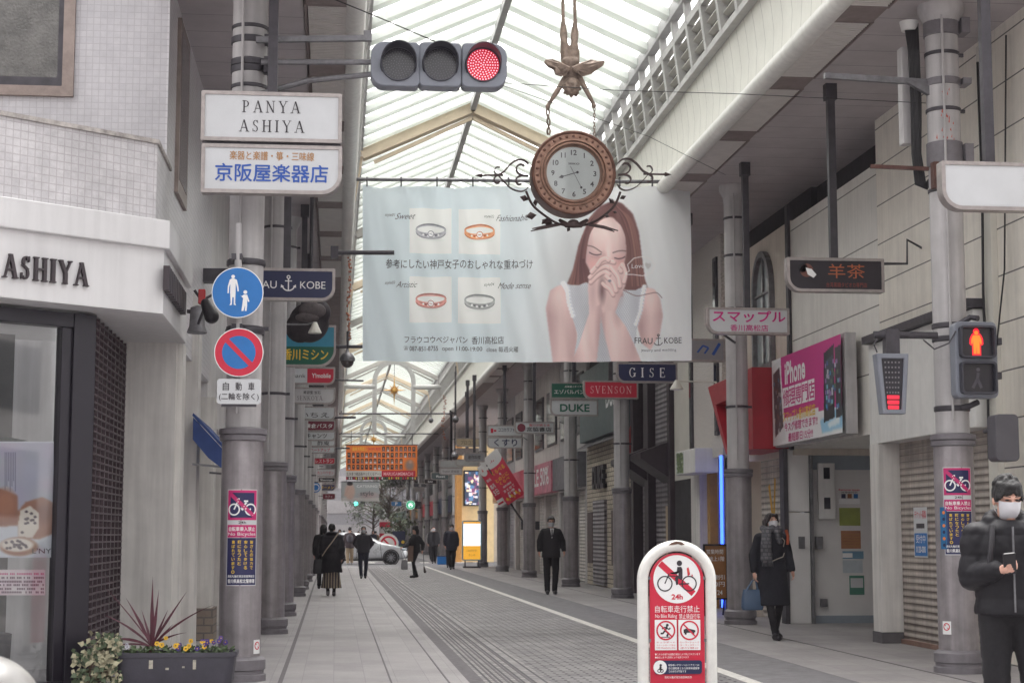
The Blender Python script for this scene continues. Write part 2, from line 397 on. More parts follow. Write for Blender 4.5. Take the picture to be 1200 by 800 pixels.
class Draw:
    """shapes and words on one surface; each layer lies 1 mm above the one below; build() gives ONE mesh part"""
    def __init__(s, fr, base=.003, step=.0012): s.fr = fr; s.base = base; s.step = step; s.mats = []; s.mb = MB(); s.k = 0
    def _m(s, m):
        if m not in s.mats: s.mats.append(m)
        s.mb.cur = s.mats.index(m)
    def up(s): s.k += 1; return s
    def d(s): return s.base + s.step * s.k
    def poly(s, pts, m):
        s._m(m); s.mb.add([s.fr(u, v, s.d()) for u, v in pts], [tuple(range(len(pts)))]); return s
    def rect(s, u0, v0, u1, v1, m, n=1):
        s._m(m); d = s.d()
        s.mb.grid(n, 1, lambda a, b: s.fr(u0 + (u1 - u0) * a, v0 + (v1 - v0) * b, d)); return s
    def disc(s, u, v, r, m, n=36, r2=None):
        s._m(m); r2 = r2 or r
        return s.poly([(u + r * math.cos(2 * math.pi * k / n), v + r2 * math.sin(2 * math.pi * k / n)) for k in range(n)], m)
    def ringd(s, u, v, r0, r1, m, n=36, a0=0, a1=360):
        s._m(m); d = s.d(); k = n
        vs = []
        for i in range(k + 1):
            t = R(a0 + (a1 - a0) * i / k)
            vs += [s.fr(u + r0 * math.cos(t), v + r0 * math.sin(t), d), s.fr(u + r1 * math.cos(t), v + r1 * math.sin(t), d)]
        s.mb.add(vs, [(2 * i, 2 * i + 1, 2 * i + 3, 2 * i + 2) for i in range(k)]); return s
    def line(s, a, b, w, m, n=1):
        a, b = Vector(a), Vector(b); t = (b - a).normalized(); p = Vector((-t.y, t.x)) * w / 2
        s._m(m); d = s.d()
        vs = []
        for i in range(n + 1):
            c = a.lerp(b, i / n); vs += [s.fr(*(c - p), d), s.fr(*(c + p), d)]
        s.mb.add(vs, [(2 * i, 2 * i + 2, 2 * i + 3, 2 * i + 1) for i in range(n)]); return s
    def path(s, pts, w, m):
        for a, b in zip(pts, pts[1:]): s.line(a, b, w, m)
        return s
    def text(s, body, u0, v0, u1, v1, m, bold=0.015, shear=0.0, spacing=1.0, rot=0.0, keep=False):
        cjk = any(ord(c_) > 0x2e80 for c_ in body); off = max(bold, 0) if cjk else 0
        vs, fs, asp = glyphs(body, 0.0 if cjk else min(bold, .03), shear, spacing)
        if not len(vs): return s
        if keep:
            w = min(u1 - u0, asp * (v1 - v0)); c = (u0 + u1) / 2; u0, u1 = c - w / 2, c + w / 2
        s._m(m); d = s.d()
        q = abs(v1 - v0) * off * .55
        for i, (du, dv) in enumerate(((0, 0), (q, 0), (-q, 0), (0, q), (0, -q)) if off > .012 else ((0, 0),)):
            s.mb.add([s.fr(u0 + a * (u1 - u0) + du, v0 + b * (v1 - v0) + dv, d + s.step * .12 * i) for a, b in vs], fs)
        return s
    def serif(s, body, u0, v0, u1, v1, m, track=.12, weight=1.0):
        s._m(m)
        d = s.d()
        for i, p in enumerate(serif_polys(body, u1 - u0, v1 - v0, track, weight)):
            s.mb.add([s.fr(u0 + a, v0 + b, d + .00003 * (i % 40)) for a, b in p], [tuple(range(len(p)))])
        return s
    def build(s, name, parent, label=None):
        o = s.mb.build(name, s.mats, parent, None)
        if label: o['label'] = label
        return o
def rrect(u0, v0, u1, v1, rads, n=7):
    """rounded outline, rads = (bottom-left, bottom-right, top-right, top-left)"""
    pts = []
    for (cx, cy_, sx, sy, a), r in zip(((u0, v0, 1, 1, 180), (u1, v0, -1, 1, 270), (u1, v1, -1, -1, 0), (u0, v1, 1, -1, 90)), rads):
        for k in range(n + 1):
            t = R(a + 90 * k / n); pts.append((cx + sx * r + r * math.cos(t), cy_ + sy * r + r * math.sin(t)))
    return pts

# ------------------------------------------------------------------ printed pictures: colour painted per vertex of a fine grid
class Print:
    def __init__(s, x0, y0, x1, y1, step=1.0, bg=(200, 200, 200)):
        s.x0, s.y0, s.x1, s.y1 = x0, y0, x1, y1
        s.nx, s.ny = int((x1 - x0) / step), int((y1 - y0) / step)
        s.X, s.Y = np.meshgrid(np.linspace(x0, x1, s.nx + 1), np.linspace(y0, y1, s.ny + 1))
        s.C = np.zeros(s.X.shape + (3,)); s.C[:] = bg; s.step = step
    clip = None
    def blend(s, mask, col, a=1.0):
        mk = (np.clip(mask * a, 0, 1) * (1 if s.clip is None else s.clip))[..., None]; s.C = s.C * (1 - mk) + np.array(col, float) * mk
    def blur(s, m, k):
        for _ in range(int(round(k))):
            p = np.pad(m, 1, mode='edge'); m = (p[:-2, 1:-1] + p[2:, 1:-1] + p[1:-1, :-2] + p[1:-1, 2:] + 2 * p[1:-1, 1:-1]) / 6
        return m
    def inside(s, pts):
        c = np.zeros(s.X.shape, bool); n = len(pts)
        for i in range(n):
            xa, ya = pts[i]; xb, yb = pts[(i + 1) % n]
            if ya == yb: continue
            cr = ((ya > s.Y) != (yb > s.Y)) & (s.X < (xb - xa) * (s.Y - ya) / (yb - ya) + xa); c ^= cr
        return c.astype(float)
    def poly(s, pts, col, soft=1, a=1.0): s.blend(s.blur(s.inside(pts), soft), col, a)
    def ell(s, cx, cy_, rx, ry, col, soft=.15, a=1.0, rot=0.0):
        dx, dy = s.X - cx, s.Y - cy_; c, sn = math.cos(R(rot)), math.sin(R(rot))
        d = np.sqrt(((dx * c + dy * sn) / rx) ** 2 + ((-dx * sn + dy * c) / ry) ** 2)
        s.blend(np.clip((1 + soft - d) / (2 * soft), 0, 1), col, a)
    def rect(s, x0, y0, x1, y1, col, a=1.0): s.blend(((s.X >= x0) & (s.X <= x1) & (s.Y >= y0) & (s.Y <= y1)).astype(float), col, a)
    def stroke(s, pts, w, col, a=1.0):
        m = np.zeros(s.X.shape)
        for (xa, ya), (xb, yb) in zip(pts, pts[1:]):
            L = (xb - xa) ** 2 + (yb - ya) ** 2 + 1e-9; t = np.clip(((s.X - xa) * (xb - xa) + (s.Y - ya) * (yb - ya)) / L, 0, 1)
            d = np.hypot(s.X - xa - t * (xb - xa), s.Y - ya - t * (yb - ya)); m = np.maximum(m, np.clip((w / 2 + s.step * .5 - d) / s.step, 0, 1))
        s.blend(m, col, a)
    def build(s, name, mat, parent, fn, gain=1.0, smooth=None):
        """fn(px, py) -> point in the place"""
        mb = MB(); W_, H_ = s.nx, s.ny
        mb.v = [tuple(fn(s.X[j, i], s.Y[j, i])) for j in range(H_ + 1) for i in range(W_ + 1)]
        mb.f = [(j * (W_ + 1) + i, (j + 1) * (W_ + 1) + i, (j + 1) * (W_ + 1) + i + 1, j * (W_ + 1) + i + 1) for j in range(H_) for i in range(W_)]
        mb.mi = [0] * len(mb.f)
        o = mb.build(name, mat, parent, smooth)
        c = np.clip(s.C / 255, 0, 1); c = np.where(c <= .04045, c / 12.92, ((c + .055) / 1.055) ** 2.4) * gain
        at = o.data.color_attributes.new('Col', 'FLOAT_COLOR', 'POINT')
        at.data.foreach_set('color', np.concatenate([c, np.ones(c.shape[:2] + (1,))], -1).astype(np.float32).ravel())
        return o
def copy_tree(o, parent=None):
    c = o.copy(); COL.objects.link(c); c.parent = parent
    for ch in [x for x in S.objects if x.parent is o]: copy_tree(ch, c)
    return c

# ------------------------------------------------------------------ common materials
m_colgrey = M('column_paint', lin(190, 187, 188), .5, 0, .10, 3, streak=.2)
m_band = M('band_grey', lin(118, 114, 119), .5, 0, .15, 8)
m_steel = M('galvanised', lin(125, 124, 128), .45, .5, .25, 9)
m_dksteel = M('dark_steel', lin(72, 69, 75), .5, .3, .2, 8)
m_black = M('black_paint', lin(30, 27, 33), .45, 0, .1)
m_white = M('white_paint', lin(225, 224, 222), .5, 0, .06, 3, streak=.08)
m_cream = M('cream_paint', lin(214, 211, 202), .5, 0, .05, 2)
m_wire = M('cable_black', lin(28, 26, 30), .6, 0, 0)
m_frame = M('sign_frame', lin(168, 160, 158), .4, .5, .15, 12)
m_face = M('sign_white', lin(204, 206, 209), .35, 0, .04, 3)
m_ink = M('ink_dark', lin(45, 38, 46), .5, 0, 0)
m_inkw = M('ink_white', lin(238, 238, 238), .5, 0, 0)
m_navy = M('navy', lin(28, 36, 78), .4, 0, .05)
m_red = M('sign_red', lin(205, 30, 62), .4, 0, .05)
m_pink = M('magenta', lin(205, 25, 130), .4, 0, .03)
m_yel = M('ink_yellow', lin(238, 200, 60), .5, 0, 0)
m_green = M('sign_green', lin(18, 96, 76), .4, 0, .05)
m_blue = M('sign_blue', lin(28, 112, 186), .4, 0, .05)
m_inkblue = M('ink_blue', lin(40, 84, 170), .5, 0, 0)
m_brown = M('ink_brown', lin(176, 128, 78), .5, 0, 0)
m_orange = M('ink_orange', lin(224, 130, 60), .5, 0, 0)
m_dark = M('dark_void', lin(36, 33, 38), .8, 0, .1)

# ------------------------------------------------------------------ ground
EXT = 250
b = MB(); b.box(-85, 85, -40, 262, -.3, -.02); struct(b, 'ground', M('ground_concrete', lin(120, 118, 118), .85, 0, .2, .5))
def slab(name, x0, x1, y0, y1, m, z=0.0):
    b = MB(); b.box(x0, x1, y0, y1, -.015, z); struct(b, name, m)
pv = brick('pavement_stone', 'yx', .60, .30, lin(160, 156, 157), lin(150, 146, 148), lin(140, 136, 138), .004, .5, .62, .25, stain=.2, sscale=.7)
pvr = brick('pavement_tile', 'yx', .40, .40, lin(156, 152, 152), lin(147, 143, 144), lin(130, 126, 128), .005, .0, .62, .25, stain=.24, sscale=.6)
bkc = brick('road_brick_cross', 'xy', .21, .105, lin(160, 157, 156), lin(128, 125, 128), lin(66, 63, 68), .014, .5, .7, .7, stain=.28, sscale=.9)
bkl = brick('road_brick_along', 'yx', .21, .105, lin(164, 160, 159), lin(138, 135, 137), lin(74, 71, 76), .013, .5, .7, .7, stain=.25, sscale=.9)
asp = M('asphalt_grey', lin(116, 114, 117), .85, 0, .16, 5, bump=.35, bscale=160)
line_w = M('road_line_paint', lin(206, 203, 198), .7, 0, .2, 12)
gut = M('gutter_grate', lin(100, 96, 100), .7, .1, .25, 14)
joint = M('joint_dark', lin(104, 100, 103), .8, 0, .1)
for (y0, y1) in ((-20, 75.5), (87.5, EXT)):
    slab('left_pavement', -4.5, 1.27, y0, y1, pv)
    slab('gutter', 1.27, 1.42, y0, y1, gut, -.004)
    slab('brick_road_edge', 1.42, 2.05, y0, y1, bkl, -.002)
    slab('brick_road', 2.05, 3.86, y0, y1, bkc, 0.0)
    slab('road_line', 3.86, 4.0, y0, y1, line_w, .002)
    slab('asphalt_strip', 4.0, 4.92, y0, y1, asp, 0.0)
    slab('right_pavement', 4.92, 11, y0, y1, pvr, .002)
b = MB()
for x in (.54, 1.08):
    b.box(x - .008, x + .008, -10, 75.4, .0, .004)
b.box(5.96, 5.985, -10, 75.4, .002, .0062)
for x in (1.53, 1.64, 1.75, 1.86): b.box(x - .011, x + .011, -10, 75.4, -.002, .002)
struct(b, 'pavement_joints', joint)
b = MB(); pts = [(-.50 - .10 * math.sin((y - 14) / 21.0) * (y - 14) / 50, y) for y in np.linspace(14, 66, 60)]
b.add([(x - .022, y, .004) for x, y in pts] + [(x + .022, y, .004) for x, y in pts], [(i + 1, i, 60 + i, 61 + i) for i in range(59)])
struct(b, 'pavement_drain_line', joint)
b = MB(); b.box(-60, 60, 75.5, 87.5, -.015, -.004); struct(b, 'cross_street', asp)
b = MB()
for k in range(7): b.box(1.5 + k * .9, 1.95 + k * .9, 84.3, 86.6, -.003, .002)
struct(b, 'crossing_stripes', line_w)

# ------------------------------------------------------------------ thin city haze round the whole street
hm_ = bpy.data.materials.new('haze_air'); hm_.use_nodes = True; hm_.node_tree.nodes.clear()
ho_ = hm_.node_tree.nodes.new('ShaderNodeOutputMaterial'); hv_ = hm_.node_tree.nodes.new('ShaderNodeVolumePrincipled')
hv_.inputs['Color'].default_value = (.92, .86, .95, 1); hv_.inputs['Density'].default_value = .00042; hv_.inputs['Anisotropy'].default_value = .2
hm_.node_tree.links.new(hv_.outputs[0], ho_.inputs['Volume'])
b = MB(); b.box(-95, 95, -50, 272, -1.4, 17); o = b.build('haze', hm_, None, None); o['kind'] = 'stuff'

# ------------------------------------------------------------------ arcade roof
XC = 2.67
Y0, Y1 = 14.4, 205.0
roof = thing('arcade_roof', 'long white glazed gable roof sheltering the shopping street', 'arcade roof', (XC, Y0, 6.9))
ZR, ZE, XE, XF, ZF, XT, ZT, ZS = 10.13, 9.11, 2.28, 2.43, 8.0, 2.5, 7.01, 6.90
gm = bpy.data.materials.new('roof_sheet'); gm.use_nodes = True
n_, l_ = gm.node_tree.nodes, gm.node_tree.links; n_.remove(n_['Principled BSDF'])
tr = n_.new('ShaderNodeBsdfTranslucent'); tr.inputs[0].default_value = (.9, .9, .88, 1)
tp = n_.new('ShaderNodeBsdfTransparent'); tp.inputs[0].default_value = (.93, .93, .92, 1)
mx = n_.new('ShaderNodeMixShader'); mx.inputs[0].default_value = .62
l_.new(tr.outputs[0], mx.inputs[1]); l_.new(tp.outputs[0], mx.inputs[2]); l_.new(mx.outputs[0], n_['Material Output'].inputs[0])
b = MB()
for s in (-1, 1):
    b.add([(XC, Y0, ZR + .1), (XC + s * XE, Y0, ZE + .1), (XC + s * XE, Y1, ZE + .1), (XC, Y1, ZR + .1)], [(0, 1, 2, 3)])
b.build('glazing', gm, roof, None)
m_bar = M('roof_bar', lin(226, 229, 226), .5, 0, .05, 3)
nb_ = m_bar.node_tree; bt_ = nb_.nodes.new('ShaderNodeBsdfTranslucent'); bt_.inputs[0].default_value = (.8, .83, .8, 1); bm_ = nb_.nodes.new('ShaderNodeMixShader'); bm_.inputs[0].default_value = .42
nb_.links.new(nb_.nodes['Principled BSDF'].outputs[0], bm_.inputs[1]); nb_.links.new(bt_.outputs[0], bm_.inputs[2]); nb_.links.new(bm_.outputs[0], nb_.nodes['Material Output'].inputs[0])
b = MB(); y = Y0 + .3; k = 0
while y < Y1:
    for s in (-1, 1):
        b.bar((XC, y, ZR), (XC + s * XE, y, ZE), .27, .11, (0, 0, 1))
    y += .9
b.build('glazing_bars', m_bar, roof, None)
b = MB(); b.box(XC - .055, XC + .055, Y0, Y1, ZR - .24, ZR - .1)
for s in (-1, 1): b.box(XC + s * XE - .07, XC + s * XE + .07, Y0, Y1, ZE - .1, ZE + .12)
b.build('ridge_beam', M('ridge_grey', lin(170, 170, 170), .5, 0, .08), roof, None)
m_tan = M('roof_frame_tan', lin(206, 190, 166), .5, 0, .08, 3)
m_frm = M('roof_frame_grey', lin(168, 165, 160), .5, 0, .08, 3)
fy = [33.8, 43, 52.4, 61.8, 71, 83, 92, 101, 110, 122, 131, 140, 149, 160, 172, 185]
for i, y in enumerate(fy):
    b = MB()
    for s in (-1, 1):
        b.bar((XC, y, ZR - .17), (XC + s * (XE - .05), y, ZE - .17), .3, .2)
        b.bar((XC, y, ZR - .36), (XC + s * (XE - .3), y, ZE - .3), .07, .07)
        b.bar((XC + s * (XE - .02), y, ZE - .2), (XC + s * (XF - .02), y, ZF), .16, .12)
    b.build('roof_frame', m_tan if i % 2 == 0 else m_frm, roof, None)
# clerestory strips, fascia, gutter, soffit, both sides
m_mull = M('clerestory_grey', lin(178, 177, 175), .5, 0, .08)
m_lou = M('clerestory_louvre', lin(196, 194, 186), .5, 0, .08)
m_clr = M('clerestory_back', lin(86, 84, 86), .7, 0, .1)
m_fas = lines('fascia_panel', lin(222, 221, 212), lin(150, 148, 142), 1, .42, .012, .45, .05)
m_tube = M('gutter_white', lin(226, 225, 220), .35, 0, .05, 2, streak=.1)
m_sof = lines('soffit_panel', lin(178, 171, 173), lin(120, 115, 119), 1, .62, .014, .6, .08)
def side(s):
    X = lambda a: XC + s * a
    zm = 8.72
    xm = XE + (XF - XE) * (ZE - zm) / (ZE - ZF)
    b = MB(); y = Y0
    while y < Y1:
        b.bar((X(XE), y, ZE), (X(xm), y, zm), .1, .1, (0, 1, 0)); b.bar((X(xm), y, zm), (X(XF), y, ZF), .12, .12, (0, 1, 0)); y += .92
    b.box(*sorted((X(xm) - .05, X(xm) + .05)), Y0, Y1, zm - .06, zm + .06)
    b.box(*sorted((X(XF) - .06, X(XF) + .06)), Y0, Y1, ZF - .02, ZF + .07)
    b.build('clerestory_mullions', m_mull, roof, None)
    b = MB()
    for q in range(4):
        z = ZF + .12 + q * .155; x = XF - (XF - xm) * (z - ZF) / (zm - ZF) + .05
        b.bar((X(x), Y0, z), (X(x), Y1, z), .09, .05, (.5 * s, 0, 1))
    b.build('clerestory_louvre', m_lou, roof, None)
    b = MB(); b.bar((X(XF + .1), Y0, ZF + .02), (X(XF + .1), Y1, ZF + .02), .03, .03); b.add([(X(XF + .13), Y0, ZF), (X(XF + .13), Y1, ZF), (X(xm + .13), Y1, zm), (X(xm + .13), Y0, zm)], [(0, 1, 2, 3)]); b.build('clerestory_back', m_clr, roof, None)
    b = MB(); prof = [(XF + .06, ZF), (XF + .1, 7.75), (XF + .13, 7.45), (XT + .04, 7.15), (XT + .02, ZT - .02), (XT + .3, ZT + .02), (XT + .3, ZF)]
    n = len(prof)
    b.add([(X(px), yy, pz) for yy in (Y0, Y1) for px, pz in prof], [(i, (i + 1) % n, n + (i + 1) % n, n + i) for i in range(n)] + [tuple(range(n)), tuple(range(2 * n - 1, n - 1, -1))])
    b.build('fascia', m_fas, roof, 30)
    b = MB(); b.cyl((X(XT + .02), Y0, ZT - .08), (X(XT + .02), Y1, ZT - .08), .115, n=16); b.build('gutter_pipe', m_tube, roof, 60)
    b = MB(); b.box(*sorted((X(3.07), X(5.3 if s > 0 else 4.5))), Y0, Y1, ZS, ZS + .1)
    b.box(*sorted((X(2.58), X(3.07))), Y0, Y1, ZS + .14, ZS + .24)
    b.build('soffit', m_sof, roof, None)
for s in (-1, 1): side(s)
b = MB(); b.box(XC - 4.3, XC - 2.9, Y0, Y1, ZS + .2, ZS + 1.5)
b.box(XC + 2.9, XC + 7.5, Y0, Y1, ZS + .25, ZS + 1.5); b.build('roof_deck', m_clr, roof, None)

# recessed fluorescent lights along both edges of the roof
m_hous = M('light_housing', lin(128, 114, 112), .6, 0, .15)
m_slat = M('light_slat', lin(226, 222, 218), .35, 0, .06)
m_ltube = M('light_tube', lin(228, 228, 230), .3, 0, .02)
lf = thing('louvre_light', 'long slatted fluorescent light set into the ceiling edge', 'ceiling light', (0, 0, ZS), 'slatted ceiling lights along the roof edges')
b = MB(); b.box(-.24, -.22, 0, 2.3, -.03, .135); b.box(.22, .24, 0, 2.3, -.03, .135); b.box(-.22, .22, 0, 2.3, .11, .135)
b.box(-.22, .22, 2.3, 2.78, -.03, .0); b.box(-.22, .22, 0, .03, -.03, .11); b.box(-.22, .22, 2.25, 2.299, -.031, .11)
o = b.build('housing', m_hous, lf, None); o.matrix_basis = Matrix.Identity(4)
b = MB()
for k in range(34): b.bar((-.2, .08 + k * .065, -.008), (.2, .08 + k * .065, -.008), .012, .045, (0, .3, 1))
o = b.build('louvre', m_slat, lf, None); o.matrix_basis = Matrix.Identity(4)
for x in (-.07, .07):
    b = MB(); b.cyl((x, .06, .06), (x, 2.22, .06), .017, n=8); o = b.build('tube', m_ltube, lf, 60); o.matrix_basis = Matrix.Identity(4)
ORD = 'first second third fourth fifth sixth seventh eighth ninth tenth eleventh twelfth thirteenth fourteenth fifteenth sixteenth seventeenth eighteenth nineteenth twentieth'.split()
def nth(i): return ORD[i] if i < 20 else 'twentieth-plus'
ln = 0
for s, side_nm, ys in ((1, 'right', range(0, 17)), (-1, 'left', range(0, 8))):
    for k in ys:
        o = lf if ln == 0 else copy_tree(lf); ln += 1
        o.location = (XC + s * 2.82, Y0 + .25 + k * 2.8, ZS)
        o['label'] = f'{nth(k)} slatted fluorescent ceiling light from the entrance on the {side_nm} roof edge'
far_strip = thing('louvre_strip', 'dark slatted light strip running on along the far roof edges', 'ceiling light', (XC, 64, ZS))
b = MB(); b.box(XC + 2.6, XC + 3.06, Y0 + .25 + 17 * 2.8, Y1, ZS - .03, ZS + .1); b.box(XC - 3.06, XC - 2.6, Y0 + .25 + 8 * 2.8, Y1, ZS - .03, ZS + .1); b.build('housing', m_hous, far_strip, None)

# ------------------------------------------------------------------ columns
def diamond():
    m = M('column_cladding', lin(160, 154, 157), .38, .3, .2, 3, streak=.3)
    nt = m.node_tree; n, l = nt.nodes, nt.links; bs = n['Principled BSDF']
    tc = n.new('ShaderNodeTexCoord'); sp = n.new('ShaderNodeSeparateXYZ'); l.new(tc.outputs['Object'], sp.inputs[0])
    def mt(op, a, b_=None):
        k = n.new('ShaderNodeMath'); k.operation = op
        for i, q in enumerate((a, b_)):
            if q is None: continue
            if isinstance(q, (int, float)): k.inputs[i].default_value = q
            else: l.new(q, k.inputs[i])
        return k.outputs[0]
    u = mt('MULTIPLY', mt('ARCTAN2', sp.outputs[0], sp.outputs[1]), 2.1)
    z = mt('MULTIPLY', sp.outputs[2], 10.0)
    u = mt('MULTIPLY', u, 1.0)
    a = mt('FRACT', mt('ADD', u, z)); c = mt('FRACT', mt('SUBTRACT', u, z))
    e = mt('MAXIMUM', mt('GREATER_THAN', a, .93), mt('GREATER_THAN', c, .93))
    bp = n.new('ShaderNodeBump'); bp.inputs['Strength'].default_value = .35; bp.inputs['Distance'].default_value = .004
    l.new(e, bp.inputs['Height']); l.new(bp.outputs[0], bs.inputs['Normal'])
    return m
m_clad = diamond()
BAND = 2.33
def column_proto(rl=.2, ru=.17):
    o = thing('arcade_column', 'x', 'column', (0, 0, 0), 'steel columns along the arcade')
    def part(b, nm, m, sm=40):
        q = b.build(nm, m, o, sm); q.matrix_basis = Matrix.Identity(4); return q
    b = MB(); b.lathe([(rl, .22), (rl, BAND - .04)], n=32, caps=False)
    b.box(.0, .012, -rl - .004, -rl + .01, .24, BAND - .06)
    part(b, 'cladding', m_clad)
    b = MB(); b.lathe([(rl + .055, 0), (rl + .055, .06), (rl + .035, .07), (rl + .035, .1), (rl + .05, .11), (rl + .05, .2), (rl + .02, .225), (rl, .23)], n=32); part(b, 'base', m_band)
    b = MB(); b.lathe([(rl + .005, BAND - .06), (rl + .025, BAND - .05), (rl + .025, BAND - .005), (rl + .012, BAND), (rl + .03, BAND + .01), (rl + .03, BAND + .06), (ru, BAND + .075)], n=32); part(b, 'band', m_band)
    b = MB(); b.lathe([(ru, BAND + .05), (ru, 6.62), (ru + .01, 6.7), (ru + .07, 6.82), (ru + .07, 6.9)], n=32); part(b, 'shaft', m_colgrey)
    b = MB()
    for z in (3.35, 4.9, 5.75, 6.35): b.lathe([(ru + .002, z), (ru + .012, z + .005), (ru + .012, z + .035), (ru + .002, z + .04)], n=24, caps=False); b.box(ru, ru + .06, -.015, .015, z + .005, z + .04)
    part(b, 'clamp', m_dksteel)
    b = MB(); b.tube([(-.06, -ru - .02, BAND + .2), (-.06, -ru - .02, 6.75)], .014, 8); part(b, 'conduit', m_colgrey)
    return o
colp = column_proto()
RY = [16.9, 26.3, 37.3, 45.6, 55.5, 64.6, 73.3, 90, 99, 108, 118, 128, 139, 150]
LY = [16.7, 24.5, 29.8, 39.2, 44.2, 51.2, 58.5, 66, 73, 90, 99, 109, 120, 132, 146]
first = True
for ys, X, nm in ((RY, 6.27, 'right'), (LY, -.9, 'left')):
    for i, y in enumerate(ys):
        c = colp if first else copy_tree(colp); first = False
        c.location = (X, y, 0)
        c['label'] = f'{nth(i)} grey steel arcade column from the entrance in the {nm}-hand row'
# ------------------------------------------------------------------ buildings on the right
m_shut = corrugated('shutter_grey', lin(178, 168, 160), 2, .085)
m_shut2 = corrugated('shutter_dark', lin(136, 130, 135), 2, .11)
m_shut3 = corrugated('shutter_light', lin(214, 208, 202), 2, .1)
m_panA = lines('cladding_cream', lin(238, 232, 222), lin(96, 92, 90), 2, .52, .016, .5, .07, streak=.1)
m_panB = lines('cladding_white', lin(230, 227, 221), lin(110, 106, 103), 2, .88, .018, .45, .05, streak=.08)
m_pil = M('pillar_white', lin(224, 221, 217), .5, 0, .08, 2.5, streak=.2)
m_plinth = M('plinth_grey', lin(96, 93, 96), .7, 0, .15)
m_door = M('door_white', lin(222, 220, 219), .4, 0, .05, 2)
m_head = M('header_bluegrey', lin(140, 150, 160), .5, 0, .06)
m_glass = glass_mat('window_glass')
m_dkglass = M('dark_glass', lin(48, 50, 58), .08, 0, .1, spec=.8)

def wall(b, y0, y1, z0, z1, x0=7.15, x1=9.5): b.box(x0, x1, y0, y1, z0, z1)

# building A: cream panels over roller shutters
A = thing('panel_building', 'cream panel-clad shop building with closed roller shutters by the walking signal', 'building', (8, 18, 0))
b = MB(); wall(b, 13.6, 21.85, 3.95, 7.6); wall(b, 13.6, 18.05, 0, 3.95, 7.15); wall(b, 18.05, 21.85, 0, 3.9, 7.35); b.build('wall', m_panA, A, None)
b = MB(); b.box(6.98, 7.345, 18.1, 21.83, 2.55, 3.86); b.build('spandrel', m_white, A, None, .01)
b = MB(); b.prism([(18.05, 3.87), (21.86, 3.87), (21.86, 3.97), (18.05, 3.97)], lambda u, v, d: Vector((d, u, v)), 6.9, 7.148); b.build('flashing', m_dksteel, A, None)
b = MB(); b.box(7.24, 7.30, 18.12, 21.45, .06, 2.6); b.build('shutter', m_shut, A, None)
b = MB(); b.box(7.2, 7.33, 18.06, 21.46, 0, .06); b.build('sill', M('sill_brick', lin(134, 106, 94), .7, 0, .15), A, None)
b = MB(); b.box(6.96, 7.3, 21.46, 21.82, .14, 2.548); b.build('pillar', m_pil, A, None, .008)
b = MB(); b.box(6.95, 7.31, 21.45, 21.83, 0, .14); b.build('plinth', m_plinth, A, None)
b = MB(); b.box(7.08, 7.149, 17.75, 18.02, 0, 6.8); b.build('pier', m_cream, A, None)
# electric box on shutter post, cable runs
b = MB(); b.tube([(7.05, 17.9, 6.6), (7.05, 17.88, 5.2), (7.04, 17.92, 4.0), (7.05, 17.9, 2.9), (7.04, 17.9, 2.2)], .016)
b.tube([(7.1, 17.2, 6.7), (7.1, 17.35, 5.2), (7.1, 17.45, 4.2), (7.08, 17.8, 3.1)], .01)
for k in range(5):
    t0 = random.random() * 6
    b.tube([(7.04, 17.92 + .1 * math.cos(t0 + t) - .05, 3.05 + (.12 + .02 * k) * math.sin(t0 + t)) for t in np.linspace(0, 5.5, 14)], .008, 5)
b.build('cabling', m_wire, A, 60)
sp = P(1176, 512, 16.2)
spk = thing('grey_loudspeaker', 'grey drooping weatherproof box beside the walking signal pole', 'loudspeaker', tuple(sp))
b = MB(); b.prism(rrect(-.12, -.24, .12, .22, (.05, .05, .05, .05)), flat(sp), -.12, .1); b.build('case', M('speaker_grey', lin(84, 82, 88), .6, 0, .08), spk, 30, .01)
b = MB(); b.tube([sp + Vector((.02, .1, .1)), sp + Vector((.2, .6, .15)), sp + Vector((.4, 1.5, .15))], .025); b.build('bracket', m_dksteel, spk)

# building B: phone repair shop with recessed entrance
B = thing('phone_shop_building', 'white panelled phone repair shop with deep open entrance recess', 'building', (8, 24, 0))
b = MB(); wall(b, 21.86, 26.2, 2.72, 6.32); b.build('wall', m_panB, B, None)
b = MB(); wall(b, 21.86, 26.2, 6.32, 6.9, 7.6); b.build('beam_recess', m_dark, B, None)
b = MB(); b.box(7.42, 8.9, 26.45, 26.6, 0.0, 2.72); b.build('back_wall', m_door, B, None)
b = MB(); b.box(8.9, 9.0, 21.86, 26.45, 0, 2.72); b.build('side_wall', m_door, B, None)
b = MB(); b.box(7.47, 8.89, 26.40, 26.447, 2.4, 2.7); b.build('header', m_head, B, None)
b = MB(); b.box(7.47, 8.89, 26.40, 26.447, 0.0, .12); b.build('skirting', m_head, B, None)
b = MB(); b.box(7.06, 7.40, 26.30, 26.62, 0.005, 1.72); b.box(7.06, 7.40, 26.30, 26.62, 1.74, 2.72); b.build('entrance_panel', m_door, B, None, .006)
b = MB(); b.box(7.405, 7.46, 26.28, 26.62, 0, 2.72); b.build('door_post', m_steel, B, None)
b = MB(); b.box(6.98, 7.05, 26.25, 26.5, 0, 2.72); b.build('edge_post', m_dksteel, B, None)
b = MB(); b.box(7.56, 7.83, 26.33, 26.4, 1.62, 2.5); b.build('meter_box', m_white, B, None, .006)
b = MB()
for z in (2.25, 1.78): b = MB(); b.box(7.645, 7.745, 26.318, 26.33, z, z + .18); b.build('meter_window', m_dkglass, B, None)
for x, z in ((7.26, 1.25), (7.55, 1.25)):
    b = MB(); b.box(x - .05, x + .05, 26.27, 26.3 if x < 7.4 else 26.4, z - .09, z + .1); b.build('switch_plate', m_steel, B, None, .004)
b = MB(); b.box(7.58, 7.68, 26.36, 26.448, .26, .38); b.build('socket', m_steel, B, None, .004)
D = Draw(flat((7.86, 26.447, 0)), .003)
